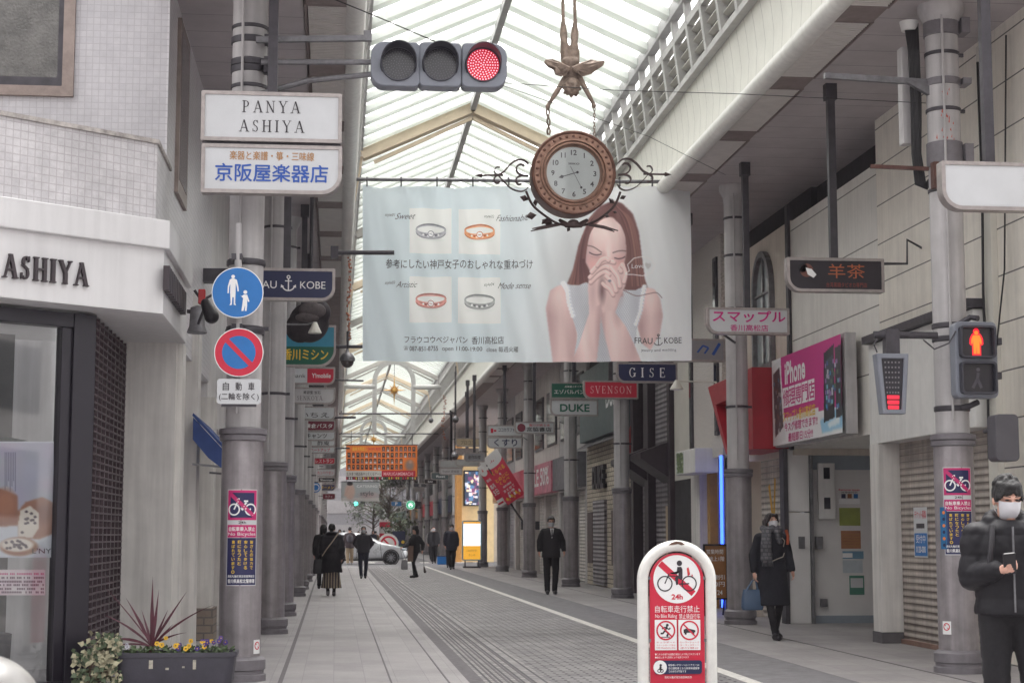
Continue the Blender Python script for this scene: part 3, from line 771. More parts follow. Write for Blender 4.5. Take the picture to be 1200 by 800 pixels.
notes = [(.06, 1.86, .4, 1.94, m_inkw), (.06, 1.52, .40, 1.80, M('note_green', lin(150, 160, 70), .6)), (.08, 1.16, .40, 1.44, M('note_orange', lin(176, 120, 84), .6)), (.10, 1.0, .44, 1.12, M('note_blue', lin(120, 160, 186), .6)), (.1, .78, .42, .98, M('note_pale', lin(190, 200, 206), .6)), (.2, .44, .44, .74, M('note_teal', lin(80, 140, 120), .6))]
for u0, v0, u1, v1, m in notes: D.rect(u0, v0, u1, v1, m)
D.up(); D.rect(.22, .55, .42, .7, m_face); D.rect(.1, 1.02, .26, 1.09, m_inkw)
for k in range(3): D.rect(.1 + .1 * k, 1.95, .17 + .1 * k, 2.02, [m_navy, M('note_brown', lin(150, 100, 70), .6), m_blue][k])
D.text('Remove types', .06, 2.06, .40, 2.1, m_red); D.text('修理受付中', .1, 2.03, .36, 2.055, m_ink)
for k in range(5): D.rect(.1, 1.2 + k * .045, .38, 1.215 + k * .045, m_brown)
D.build('notices', B)
# thin post with small posters at the entrance edge
b = MB(); b.box(7.02, 7.10, 21.9, 21.98, 0, 2.72); b.build('poster_post', m_white, B, None)
D = Draw(flat((7.02, 21.9, 0)), .004)
D.rect(.0, 1.55, .09, 1.95, m_red).rect(.0, 1.02, .09, 1.4, m_face).rect(.0, .72, .09, 1.0, m_yel).up()
D.text('修理', .01, 1.75, .075, 1.92, m_yel); D.rect(.015, 1.57, .07, 1.66, m_ink); D.rect(.015, 1.1, .075, 1.2, m_ink); D.rect(.015, 1.26, .075, 1.3, m_ink); D.rect(.015, .78, .075, .86, m_ink); D.build('poster', B)

# the big phone shop board
PB = thing('phone_shop_board', 'large pink and white phone repair board showing two smartphones', 'signboard', (6.95, 24.5, 2.75), None)
b = MB(); b.box(6.90, 7.06, 22.6, 26.42, 2.74, 4.13); b.build('case', m_colgrey, PB, None, .01)
fB = flat((6.86, 26.4, 2.76), (0, -1, 0), (0, 0, 1))
pr = Print(0, 0, 373, 135, 1.5, (236, 236, 238))
pr.poly([(55, 0), (373, 0), (373, 22), (373, 62), (275, 92), (60, 96)], (206, 22, 134), 0)
pr.rect(258, 0, 373, 98, (206, 22, 134))
pr.poly([(0, 10), (52, 2), (75, 128), (20, 135), (0, 135)], (225, 226, 228), 0); pr.poly([(6, 22), (46, 14), (64, 108), (14, 122)], (64, 66, 72), 0)
rg = random.Random(3)
for k in range(34): pr.rect(*(lambda x, y: (x, y, x + 5, y + 6))(10 + rg.random() * 40, 26 + rg.random() * 84), rg.choice([(150, 160, 170), (90, 110, 120), (190, 190, 190), (110, 90, 70), (60, 140, 170)]))
pr.poly([(265, 112), (373, 96), (373, 128), (275, 130)], (150, 205, 235), 3); pr.poly([(300, 118), (360, 110), (360, 122), (310, 125)], (230, 245, 252), 3)
pr.poly([(290, 18), (340, 10), (338, 112), (284, 116)], (30, 32, 38), 0); pr.poly([(344, 16), (372, 14), (372, 112), (344, 114)], (40, 42, 50), 0)
pr.poly([(295, 30), (335, 24), (333, 92), (292, 96)], (58, 70, 84), 0)
for k in range(44): pr.rect(*(lambda x, y: (x, y, x + 7, y + 6))(292 + rg.random() * 70, 30 + rg.random() * 66), rg.choice([(60, 150, 200), (120, 190, 210), (200, 200, 210), (90, 120, 90), (70, 90, 160), (160, 120, 180)]))
pr.build('print', vcol_mat('print_gloss', .3), PB, lambda x, y: fB(x / 100 + .02, (135 - y) / 100, .004))
D = Draw(fB, .007)
D.text('iPhone', .80, .90, 1.95, 1.25, m_inkw, .035)
for k in range(5): D.rect(.66 + k * .36, .55, .99 + k * .36, .86, m_inkw)
D.up(); D.text('修理専門店', .68, .58, 2.43, .83, m_pink, .03)
D.text('スマップル香川高松店', .66, .33, 2.45, .5, m_yel, .025)
D.text('今スグ修理できます!!', .74, .185, 2.55, .32, m_pink, .025); D.text('最短即日15分!!', .95, .02, 2.3, .15, m_pink, .025)
D.build('lettering', PB)

# building C: beige shop with arched window, red portal, light shutter
C = thing('arched_window_shop', 'beige shop building with tall arched window above a red portal', 'building', (8, 28, 0))
m_beige = M('beige_render', lin(212, 202, 190), .6, 0, .07, 2, streak=.1)
b = MB(); wall(b, 26.22, 30.5, 2.62, 6.35, 7.15); b.build('wall', m_beige, C, None)
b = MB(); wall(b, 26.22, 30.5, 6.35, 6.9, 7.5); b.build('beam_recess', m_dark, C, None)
b = MB(); b.box(7.1, 7.149, 26.22, 26.36, 2.7, 6.6); b.build('downpipe', m_dksteel, C, None)
fC = flat((7.15, 28.5, 4.1), (0, -1, 0), (0, 0, 1))
arch = [(0, 0), (1.25, 0)] + [(.625 + .625 * math.cos(t), 1.3 + .72 * math.sin(t)) for t in np.linspace(0, math.pi, 14)]
arin = [(.1, .1), (1.15, .1)] + [(.625 + .525 * math.cos(t), 1.3 + .62 * math.sin(t)) for t in np.linspace(0, math.pi, 14)]
b = MB(); b.ring(arch, arin, fC, 0.0, .09)
b.bar(fC(.625, .1, .03), fC(.625, 1.9, .03), .04, .04); b.bar(fC(.1, 1.3, .03), fC(1.15, 1.3, .03), .04, .04); b.bar(fC(.1, .7, .03), fC(1.15, .7, .03), .03, .03)
wf = b.build('window', m_steel, C, None)
b = MB(); b.prism(arin, fC, 0.002, .015); b.build('pane', M('arch_glass', lin(168, 178, 180), .08, 0, .1, spec=.8), wf, None)
b = MB(); b.box(7.2, 7.3, 26.5, 28.55, .03, 2.62); b.build('shutter', m_shut3, C, None)
D = Draw(flat((7.2, 28.3, 0), (0, -1, 0), (0, 0, 1)), .006)
m_kan = M('ink_mustard', lin(222, 172, 60), .6)
D.path([(.3, 2.2), (.5, 1.7), (.3, 1.3), (.2, .9)], .12, m_kan).path([(.7, 2.3), (.6, 1.7), (.8, 1.4)], .1, m_kan).up().path([(.2, 1.6), (.5, 1.2)], .12, M('ink_crimson', lin(170, 50, 50), .6)); D.build('shutter_painting', C)
b = MB(); b.box(7.0, 7.25, 28.6, 29.0, .0, 2.62); b.build('pillar', m_beige, C, None, .01)
b = MB(); b.box(7.02, 7.2, 26.37, 26.5, 0, 2.62); b.build('corner_post', m_beige, C, None)
# red portal
RP = thing('red_portal', 'slanted bright red portal frame jutting from the beige shop', 'portal frame', (6.9, 28, 2.7))
fR = flat((6.55, 26.45, 0), (0, 1, 0), (0, 0, 1))
b = MB(); out = [(0, 2.72), (1.9, 2.72), (3.25, 3.98), (0, 4.02)]; inn = [(.55, 2.74), (1.75, 2.74), (2.65, 3.62), (.55, 3.66)]
b.ring(out, inn, lambda u, v, d: Vector((6.55 + d, 26.45 + u, v)), 0, .6)
b.build('frame', M('portal_red', lin(172, 24, 44), .4, 0, .06), RP, None, .006)
b = MB(); b.box(7.05, 7.1, 26.9, 28.7, 2.73, 3.8); b.build('backing', M('portal_board', lin(196, 164, 120), .6, 0, .1), RP, None)
D = Draw(flat((7.05, 28.4, 2.8), (0, -1, 0), (0, 0, 1)), .004)
D.path([(.1, .1), (.2, .5), (.15, .7)], .05, m_ink).path([(.2, .3), (.35, .25)], .04, m_ink); D.build('lettering', RP)
fl = P(793, 453, 30)
L = thing('arm_floodlight', 'small cream floodlight on a thin arm from the red portal', 'floodlight', tuple(fl))
b = MB(); b.tube([fl + Vector((.02, 0, .1)), fl + Vector((.7, -.1, .08)), Vector((6.56, 29.2, 3.9))], .014); b.build('arm', m_cream, L)
b = MB(); b.lathe([(.03, .12), (.05, .08), (.09, .02), (.12, -.03), (.125, -.05)], tuple(fl), 16); b.build('lamp_head', m_cream, L)
b = MB(); b.lathe([(.1, -.045), (.06, -.06)], tuple(fl), 16); b.build('lens', m_inkw, L)

# building D: speckled stone
Dd = thing('speckled_stone_building', 'speckled grey stone building with slim dark windows over a blue lit shop', 'building', (8, 32, 0))
ms = M('speckled_stone', lin(212, 206, 201), .75, 0, .3, 34, bump=.4, bscale=60)
b = MB(); b.box(7.0, 9.5, 30.52, 33.4, 2.8, 6.9); b.build('wall', ms, Dd, None)
for y0, y1, z0, z1 in ((30.75, 31.05, 3.2, 6.5), (33.05, 33.3, 2.9, 6.1)):
    b = MB(); b.box(6.96, 7.0, y0, y1, z0, z1); w = b.build('window', m_dksteel, Dd, None)
    b = MB(); b.box(6.95, 6.962, y0 + .06, y1 - .06, z0 + .08, z1 - .08); b.build('pane', m_dkglass, w, None)
b = MB(); b.box(8.4, 8.6, 29.0, 33.4, 0, 2.8); b.build('back_wall', M('shop_lilac_glow', lin(120, 122, 190), .6, 0, .05, emit=lin(96, 100, 190), estr=.16), Dd, None)  # wall itself glows faintly in place of the shop's bluish inner light
b = MB(); b.box(7.1, 8.4, 29.02, 29.1, 0, 2.6); b.build('divider', M('shop_white', lin(200, 200, 210), .5), Dd, None)
b = MB(); b.ell((7.75, 31.2, 1.45), (.25, .5, .6)); b.ell((7.8, 31.6, .8), (.3, .6, .7)); b.build('display', M('display_yellow', lin(206, 160, 60), .6, 0, .2, 4), Dd)
b = MB(); b.box(7.05, 7.2, 31.9, 32.15, 0, 2.8); b.build('timber_post', M('post_timber', lin(176, 134, 70), .6, 0, .15), Dd, None)
b = MB(); b.box(7.0, 7.25, 32.6, 33.4, 0, 2.8); b.build('pillar', m_pil, Dd, None)
b = MB(); b.box(7.2, 7.5, 29.9, 33, 2.62, 2.8); b.build('lintel', m_dark, Dd, None)
LS = thing('led_strip', 'glowing blue light strip standing upright at the blue lit shop', 'light strip', (6.97, 29.75, 0))
b = MB(); b.cyl((6.85, 30.05, .1), (6.85, 30.05, 2.78), .028, n=8); b.build('tube', M('led_blue', lin(60, 90, 255), .4, emit=lin(48, 86, 255), estr=1.5), LS)
b = MB(); b.box(6.885, 6.91, 30.0, 30.1, 0, 2.8); b.build('back_rail', m_steel, LS, None)
gl = thing('globe_lamp', 'small white glowing globe lamp inside the blue lit shop', 'lamp', (7.4, 30.4, 2.5))
b = MB(); b.ell((7.35, 29.95, 2.42), .085); b.build('globe', M('globe_glow', (.9, .93, 1), .4, emit=(.75, .85, 1), estr=2.5), gl); b = MB(); b.cyl((7.35, 29.95, 2.5), (7.35, 29.95, 2.8), .01, n=6); b.build('rod', m_dksteel, gl)

# A-board of the blue lit shop
ab = thing('menu_board', 'wooden framed menu board standing in front of the blue lit shop', 'menu board', (6.5, 28.9, 0))
abp = P(838, 675, 28.9); x0 = P(824, 675, 28.9).x; x1 = P(853, 675, 28.9).x
b = MB(); fA = flat((x0, 28.9, .0)); wd = x1 - x0
b.ring(rrect(0, .28, wd, 1.22, (.01,) * 4), rrect(.03, .31, wd - .03, 1.19, (.01,) * 4), fA, 0, .04)
for u in (.015, wd - .015): b.bar(fA(u, .3, .02), fA(u, 0, .02), .03, .03); b.bar(fA(u, .9, 0), fA(u, 0, -.35), .025, .025)
b.build('stand', m_black, ab, None)
D = Draw(fA, .01); D.rect(.03, .31, wd - .03, 1.19, M('board_brown', lin(158, 108, 62), .6, 0, .1)).up()
D.text('営業時間', .06, 1.05, wd - .08, 1.13, m_inkw).text('地上1階', .1, .93, wd - .06, 1.01, m_inkw).text('割引', .2, .62, wd - .06, .7, m_inkw).text('500円', .08, .5, wd - .06, .58, m_inkw).text('24', .24, .36, wd - .1, .44, m_inkw); D.build('board', ab)

# building E: cream with white planter box
E_ = thing('cream_slab_building', 'plain cream rendered building between speckled stone and dark shuttered fronts', 'building', (8, 34.5, 0))
b = MB(); wall(b, 33.42, 35.75, 0, 6.9); b.build('wall', m_cream, E_, None)
b = MB(); b.box(7.1, 7.149, 33.6, 35.5, 0.05, 2.5); b.build('doorway', m_dark, E_, None)
WB = thing('white_sign_box', 'white projecting sign box with a green hedge picture on it', 'sign box', (6.85, 32.3, 2.53))
b = MB(); b.box(6.66, 7.12, 31.4, 33.2, 2.53, 2.99); b.build('case', m_white, WB, None, .02)
pr = Print(0, 0, 60, 70, 1, (200, 205, 200))
for k in range(260):
    x, y = rg.random() * 44 + 8, rg.random() * 64 + 3; g_ = rg.random(); pr.ell(x, y, 3, 3, (56 + 60 * g_, 78 + 56 * g_, 48 + 24 * g_), .4)
pr.build('hedge_print', vcol_mat('print_matte', .6), WB, lambda x, y: Vector((6.655, 33.17 - x / 60 * .8, 2.97 - y / 70 * .42)))

# building F: dark brown with tall ribbed shutters
F_ = thing('dark_shuttered_building', 'dark brown shop front with tall ribbed shutters and angular awnings', 'building', (8, 38, 0))
m_dkbr = M('dark_brown_metal', lin(58, 48, 54), .5, .2, .12)
b = MB(); b.box(7.3, 9.5, 35.8, 40.7, 0, 6.9); b.build('wall', m_dkbr, F_, None)
b = MB(); b.box(7.22, 7.29, 36.1, 38.3, .05, 5.6); b.build('shutter', m_shut2, F_, None)
b = MB(); b.box(7.26, 7.295, 38.9, 40.2, .05, 3.0); b.build('shutter', m_shut2, F_, None)
for y0, y1 in ((35.8, 36.08), (38.35, 38.85), (40.3, 40.7)):
    b = MB(); b.box(7.05, 7.299, y0, y1, 0, 6.8); b.build('pier', m_dkbr, F_, None, .01)
b = MB(); b.box(7.205, 7.218, 36.4, 37.1, .9, 2.0); b.build('notice_panel', M('notice_wood', lin(190, 170, 140), .6, 0, .1), F_, None)
for y0, y1 in ((36.0, 37.3), (38.5, 40.0)):
    b = MB(); b.prism([(0, 2.5), (.75, 3.0), (.75, 3.12), (0, 3.4)], lambda u, v, d: Vector((7.21 - u, d, v)), y0, y1); b.build('awning', m_dkbr, F_, None)

# building G: brick bar
Gg = thing('brick_bar_building', 'pale brick bar front under a big dark green board', 'building', (8, 44, 0))
m_bk = brick('pale_brick', 'yz', .32, .12, lin(212, 201, 182), lin(196, 185, 168), lin(120, 112, 104), .014, .5, .8, .6)
b = MB(); wall(b, 40.75, 48.2, 0, 3.9, 7.1); b.build('wall', m_bk, Gg, None)
b = MB(); b.box(6.9, 9.5, 40.75, 48.2, 3.95, 5.9); b.build('green_board', M('board_greengrey', lin(78, 92, 94), .5, 0, .08), Gg, None)
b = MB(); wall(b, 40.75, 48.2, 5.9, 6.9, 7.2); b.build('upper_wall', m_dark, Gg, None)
b = MB(); b.prism([(0, 3.9), (.35, 3.72), (.35, 3.76), (0, 3.95)], lambda u, v, d: Vector((7.1 - u, d, v)), 40.8, 48); b.build('eave', m_steel, Gg, None)
b = MB(); b.box(7.02, 7.098, 44.6, 46.6, .05, 2.3); b.build('shutter', m_shut2, Gg, None)
b = MB(); b.box(7.06, 7.099, 42.3, 43.7, .6, 2.0); b.build('notice_board', M('board_dkbrown', lin(66, 44, 40), .5, 0, .1), Gg, None)
b = MB(); b.box(7.06, 7.099, 47.0, 47.9, .6, 2.0); b.build('notice_board', MATS['board_dkbrown'], Gg, None)
D = Draw(flat((6.9, 43.6, 4.1), (0, -1, 0), (0, 0, 1)), .01); D.text('DUKE', .2, .5, 2.3, 1.1, m_inkw, .02); D.build('lettering', Gg)
D = Draw(flat((7.0, 46.6, 2.6), (0, -1, 0), (0, 0, 1)), .0); D.text('DUKE', .0, .0, 2.0, .62, m_black, .05); o = D.build('raised_letters', Gg); sm = o.modifiers.new('s', 'SOLIDIFY'); sm.thickness = .12
bn = P(741, 519, 40.9)
SB = thing('surfboard_sign', 'red pointed board sign with pale lettering on the brick bar', 'sign', tuple(bn))
fS = flat((bn.x, 40.6, bn.z - .55)); pts = [(.16 * math.sin(math.pi * t) ** .6 * s_, 1.1 * t) for s_, ts in ((1, np.linspace(0, 1, 12)), (-1, np.linspace(1, 0, 12)[1:-1])) for t in ts]
b = MB(); b.prism(pts, fS, -.04, 0); b.build('board', M('board_red', lin(150, 44, 48), .5), SB, None)
D = Draw(fS, .003)
for k, t in enumerate(['BEER', 'SOUL', 'BAR', 'DUKE', 'LIVE']): D.text(t, -.09, .85 - k * .15, .09, .94 - k * .15, m_inkw)
D.build('lettering', SB); b = MB(); b.bar(fS(0, .55, -.04), (7.1, 40.9, bn.z), .04); b.build('bracket', m_dksteel, SB, None)

# generic shop fronts further on
def shopfront(y0, y1, label, wallm, lower, board, z1=6.9, X=7.12, sgn=1, board_t=None, tcol=None, bx=.25):
    t = thing('shop_building', label, 'building', (X + sgn, (y0 + y1) / 2, 0), 'shop fronts along the arcade')
    bxs = lambda a, c: sorted((X + sgn * a, X + sgn * c))
    b = MB(); b.box(*bxs(.0, 3), y0, y1, 2.7, z1); b.box(*bxs(.3, 3), y0, y1, 0, 2.7); b.build('wall', wallm, t, None)
    for yy in (y0 + .01, (y0 + y1) / 2, y1 - .31):
        b = MB(); b.box(*bxs(-.02, .3), yy, yy + .3, 0, 2.69); b.build('pier', wallm, t, None)
    for yy in (y0 + .32, (y0 + y1) / 2 + .32):
        b = MB(); b.box(*bxs(.15, .29), yy, yy + (y1 - y0) / 2 - .64, .03, 2.66); b.build('shutter', lower, t, None)
    b = MB(); b.box(*bxs(-bx, -.004), y0 + .15, y1 - .15, 2.75, 3.75); sb = b.build('sign_board', board, t, None)
    for k in range(2):
        yy = y0 + .5 + k * (y1 - y0) / 2
        b = MB(); b.box(*bxs(-.05, -.003), yy, yy + (y1 - y0) / 2 - 1.1, 4.3, 6.1); w = b.build('window', m_dksteel, t, None)
        b = MB(); b.box(*bxs(-.06, -.052), yy + .07, yy + (y1 - y0) / 2 - 1.17, 4.37, 6.03); b.build('pane', m_dkglass, w, None)
    if board_t:
        fr = flat((X - sgn * bx, y1 - .3 if sgn > 0 else y0 + .3, 2.9), (0, -sgn, 0), (0, 0, 1)); D = Draw(fr, .01); D.text(board_t, .3, .1, (y1 - y0) - 1, .7, tcol or m_ink, .02); D.build('lettering', sb)
    return t
gy1 = M('wall_grey', lin(192, 189, 189), .6, 0, .1, 2, streak=.15); gy2 = M('wall_pale', lin(208, 202, 198), .6, 0, .1, 2, streak=.12); gy3 = M('wall_dim', lin(160, 156, 158), .6, 0, .1, 2)
pinkish = M('board_pink', lin(206, 120, 140), .5, 0, .25, 3); redw = M('board_crimson', lin(196, 40, 76), .5, 0, .1)
shopfront(48.3, 54.3, 'grey concrete shop with half its shutters down past the brick bar', gy1, m_shut3, M('board_slate', lin(110, 110, 116), .5, 0, .2, 5))
shopfront(54.4, 61.4, 'pale shop with faded pink poster board under the flat drugstore signs', gy2, m_shut3, pinkish, tcol=m_inkw, board_t='SALE 50%')
shopfront(61.5, 68, 'pale shop with crimson fascia board beside the tilted red banners', gy2, m_shut, redw)
shopfront(68.1, 75.3, 'dim grey shop at the last corner before the crossing car', gy3, m_shut2, m_brown)
yb = 88
for i, (w, lab, wm, bd) in enumerate(((14, 'cream lit corner shop right after the cross street', gy2, m_green), (16, 'grey shop block second beyond the cross street', gy3, m_navy), (18, 'pale shop block third beyond the cross street', gy1, m_red), (24, 'dim far shop block fourth beyond the cross street on the right', gy3, m_brown), (44, 'farthest pale shop block at the right end of the arcade', gy2, m_green))):
    shopfront(yb, yb + w, lab, wm, m_shut3, bd, 9); yb += w + .1

# warm lit corner shop front facing the camera across the cross street
WS = thing('lit_corner_shop', 'warm lit corner shop window with a picture screen behind the standing lit sign', 'shop front', (6.9, 86.5, 0))
w0, w1 = P(541, 600, 86.5).x, P(566, 600, 86.5).x
b = MB(); b.box(w0 - .25, w0, 86.4, 87.9, 0, 6); b.build('post', M('warm_timber_glow', lin(206, 150, 84), .5, 0, .1, emit=lin(206, 150, 84), estr=.03), WS, None)  # post given a weak glow, standing in for warm light from the shop
b = MB(); b.box(w0, w1 + .6, 87.0, 87.9, 0, 6); b.build('wall', M('warm_wall_glow', lin(232, 206, 160), .6, 0, .12, 3, emit=lin(240, 212, 160), estr=.07), WS, None)  # warm interior light put into the wall as emission
pr = Print(0, 0, 44, 78, 1, (60, 70, 90))
for k in range(90):
    x, y = rg.random() * 44, rg.random() * 78; pr.rect(x, y, x + 3 + rg.random() * 9, y + 2 + rg.random() * 8, rg.choice([(230, 190, 190), (90, 130, 170), (210, 210, 225), (120, 70, 110), (240, 220, 180), (60, 60, 80)]))
sc0 = P(545, 552, 86.6); sc1 = P(563, 591, 86.6)
b = MB(); b.box(sc0.x - .06, sc1.x + .06, 86.7, 86.99, sc1.z - .06, sc0.z + .06); b.build('screen_case', m_black, WS, None)
pr.build('screen', vcol_mat('print_lit', .4, .25), WS, lambda x, y: Vector((sc0.x + (sc1.x - sc0.x) * x / 44, 86.69, sc0.z + (sc1.z - sc0.z) * y / 78)))
# standing lit sign
ls = G(553, 665); ls.y
sx0, sx1 = P(543, 640, ls.y).x, P(563, 640, ls.y).x; z0, z1 = P(553, 655, ls.y).z, P(553, 611, ls.y).z
st = thing('lit_standing_sign', 'glowing white and amber standing sign board on small legs', 'standing sign', (ls.x, ls.y, 0))
fL = flat((sx0, ls.y, z0)); wS, hS = sx1 - sx0, z1 - z0
b = MB(); b.prism(rrect(-.05, -.05, wS + .05, hS + .05, (.08,) * 4), fL, -.12, 0); b.build('case', M('lit_case', lin(150, 190, 210), .4), st, 30)
mlw = M('lit_white', (.9, .92, .95), .4, 0, 0, emit=(.92, .96, 1), estr=.32); mla = M('lit_amber', lin(236, 170, 50), .4, 0, 0, emit=lin(240, 176, 60), estr=.2)
D = Draw(fL, .006); D.rect(0, .0, wS, hS * .36, mla).rect(0, hS * .36, wS, hS * .95, mlw).rect(0, hS * .95, wS, hS, mla).up()
for k in range(3): D.ringd(wS * (.3 + .2 * k), hS * (.62 + .04 * (k % 2)), .05, .065, m_steel, 14, 20, 300)
D.text('100円引', wS * .2, hS * .2, wS * .8, hS * .26, m_brown).text('ランチ', wS * .3, hS * .08, wS * .7, hS * .14, m_brown); D.build('picture', st)
b = MB()
for u in (.08, wS - .08): b.bar(fL(u, 0, -.05), Vector((sx0 + u, ls.y - .1, 0)), .04); b.bar(fL(u, 0, -.05), Vector((sx0 + u, ls.y + .3, 0)), .04)
b.box(sx0, sx1, ls.y - .2, ls.y + .35, 0, .07); b.build('legs', m_dksteel, st, None)

# ------------------------------------------------------------------ corner bakery on the left
BK = thing('corner_bakery', 'white tiled corner bakery with angled canopy and dark framed shop window', 'building', (-2.5, 16, 0))
m_tile = brick('white_tile', 'xz', .066, .066, lin(204, 202, 206), lin(198, 196, 201), lin(186, 183, 188), .004, 0, .35, .35, stain=.16, sscale=.7)
m_tileS = brick('white_tile_side', 'yz', .066, .066, lin(220, 218, 221), lin(214, 212, 216), lin(186, 184, 188), .004, 0, .35, .35, stain=.16, sscale=.7)
AN = math.atan2(1.0, 1.28)
m_tileA = brick('white_tile_angled', 'xz', .07, .07, lin(208, 205, 207), lin(200, 197, 200), lin(184, 179, 182), .005, 0, .35, .35, ang=AN, stain=.3, sscale=1.1)
b = MB(); b.box(-8, -1.72, 16.8, 17.0, 3.6, 10); b.build('front_wall', m_tile, BK, None)
b = MB(); b.box(-1.72, -1.70, 16.8, 23.0, 3.4, 10); b.box(-2, -1.72, 17.0, 23.0, 3.4, 10); b.build('side_wall', m_tileS, BK, None)
mwf = M('bronze_frame', lin(146, 132, 126), .45, .4, .2, 6)
wx1, wz0 = P(86, 112, 16.78).x, P(50, 113, 16.78).z
b = MB(); b.ring(rrect(-6, wz0, wx1, 9.5, (.01,) * 4), rrect(-5.9, wz0 + .1, wx1 - .11, 9.4, (.01,) * 4), flat((0, 16.8, 0)), 0, .05); wn_ = b.build('window', mwf, BK, None)
b = MB(); b.ring(rrect(-5.9, wz0 + .1, wx1 - .11, 9.4, (.01,) * 4), rrect(-5.84, wz0 + .19, wx1 - .16, 9.3, (.01,) * 4), flat((0, 16.8, 0)), -.005, .03); b.build('sash', m_dksteel, wn_, None)
mpat = M('patterned_glass', lin(104, 102, 100), .12, 0, .35, 3, bump=.9, bscale=38, spec=.6)
b = MB(); b.box(-5.84, wx1 - .16, 16.785, 16.799, wz0 + .19, 9.3); b.build('pane', mpat, wn_, None)
sw0, sw1 = PX(208, 100, -1.69), PX(219, 100, -1.69)
b = MB(); b.box(-1.70, -1.66, sw0.y, sw1.y, 4.9, 6.75); w = b.build('window', mwf, BK, None)
b = MB(); b.box(-1.665, -1.655, sw0.y + .1, sw1.y - .12, 5.05, 6.65); b.build('pane', M('slit_glass', lin(120, 110, 112), .2, 0, .1), w, None)
# angled canopy: A -> Bc (corner) -> Cc
Bc = Vector((-1.57, 15.5)); dr = Vector((-1.28, -1.0)).normalized(); Ac = Bc + dr * 4.5; Cc = Vector((-1.57, 17.95))
def canopy(z0, z1, out, m, nm, bev=.01, end=0.0):
    o = Vector((math.sin(AN), -math.cos(AN))) * out
    poly = [Ac + o, Bc + o + Vector((out * .4, 0)), Vector((Bc.x + out, Bc.y)), Vector((Cc.x + out, Cc.y + end)), Vector((-2.6, 17.95 + end)), Vector((-6.5, 16.79)), Vector((Ac.x - 2, Ac.y))]
    b = MB(); b.prism([(p.x, p.y) for p in poly], lambda u, v, d: Vector((u, v, d)), z1, z0); return b.build(nm, m, BK, None, bev)
m_can = M('canopy_white', lin(212, 211, 212), .45, 0, .04, 1.5, streak=.07)
canopy(3.355, 3.94, 0.0, m_can, 'canopy'); canopy(3.94, 4.2, .05, m_can, 'canopy_rim')
# tiled parapet above
o = Vector((math.sin(AN), -math.cos(AN))) * -.12
pb = Bc + o + Vector((-.02, .0)); pa = Ac + o
b = MB(); b.prism([(pa.x, pa.y), (pb.x, pb.y), (pb.x, 16.79), (pa.x, 16.79)], lambda u, v, d: Vector((u, v, d)), 4.93, 4.2); b.build('parapet', m_tileA, BK, None)
b = MB(); b.prism([(pa.x + .01, pa.y - .02), (pb.x + .02, pb.y - .02), (pb.x + .02, 16.78), (pa.x, 16.78)], lambda u, v, d: Vector((u, v, d)), 4.97, 4.931); b.build('coping', M('coping_worn', lin(176, 170, 166), .8, 0, .35, 9), BK, None)
# raised letters on the canopy face
def canface(u, v, d=0.0):   # u metres left of the corner (negative), v height
    p = Bc - Vector((math.cos(AN), math.sin(AN))) * (-u) ; n2 = Vector((math.sin(AN), -math.cos(AN)))
    p = Bc + dr * (-u) + n2 * d
    return Vector((p.x, p.y, v))
def face_u(x, y):  # where a sight line meets the canopy face
    d = ray(x, y); n2 = Vector((math.sin(AN), -math.cos(AN), 0)); t = (Vector((Bc.x, Bc.y, 0)) - CAM).dot(n2) / d.dot(n2); p = CAM + d * t
    return -(Vector((p.x, p.y)) - Bc).length, p.z
u1, zl = face_u(102, 318); u0, _ = face_u(-1, 318)
wA = (u1 - u0); zA = face_u(55, 331)[1]
m_lt = M('letter_umber', lin(52, 42, 48), .5, 0, .1)
full = wA * 2.15
b = MB()
for i, p in enumerate(serif_polys('PANYA  ASHIYA', full, .205, .16, 1.35)):
    q = [(u1 - full + a, zA + c) for a, c in p]
    b.prism(q, canface, .03 + .0004 * (i % 30), .004)
b.build('raised_letters', m_lt, BK, None)
b = MB(); ch = PX(205, 358, -1.54)
for k in range(11): b.box(-1.565, -1.51, ch.y - .9 + k * .165, ch.y - .9 + k * .165 + .12, 3.56, 3.78)
b.build('side_letters', m_lt, BK, None)
# shop window, frame and glass under the canopy
gB = Vector((-2.2, 15.5)); 
def winline(t): return gB + dr * t
m_bf = M('black_frame', lin(34, 30, 40), .35, .2, .08)
fW = lambda u, v, d=0.0: Vector((*(gB + dr * u + Vector((math.sin(AN), -math.cos(AN))) * d), v))
b = MB(); b.prism([(-.02, 0), (.2, 0), (.2, 3.33), (-.02, 3.33)], fW, .06, -.12); b.prism([(.2, 3.2), (5, 3.2), (5, 3.33), (.2, 3.33)], fW, .05, -.1); b.prism([(.2, 0.0), (5, 0.0), (5, .12), (.2, .12)], fW, .05, -.1)
b.prism([(.2, .12), (.3, .12), (.3, 3.2), (.2, 3.2)], fW, .03, -.08)
b.build('window_frame', m_bf, BK, None, .006)
b = MB(); b.add([fW(.3, .12, -.02), fW(5, .12, -.02), fW(5, 3.2, -.02), fW(.3, 3.2, -.02)], [(0, 1, 2, 3)]); b.build('shop_glass', m_glass, BK, None)
m_int = M('interior_wall', lin(118, 114, 112), .8, 0, .15, 2)
b = MB(); b.add([fW(-.1, 0, -1.6), fW(5, 0, -1.6), fW(5, 3.3, -1.6), fW(-.1, 3.3, -1.6)], [(0, 1, 2, 3)]); b.build('interior_wall', m_int, BK, None)
b = MB(); b.grid(60, 1, lambda s_, t_: fW(.45 + 4 * s_, .1 + 3.1 * t_, -.9 + .05 * math.sin(s_ * 75) + .02 * math.sin(s_ * 190))); b.build('curtain', M('curtain_grey', lin(196, 194, 194), .8, 0, .1), BK, 180)
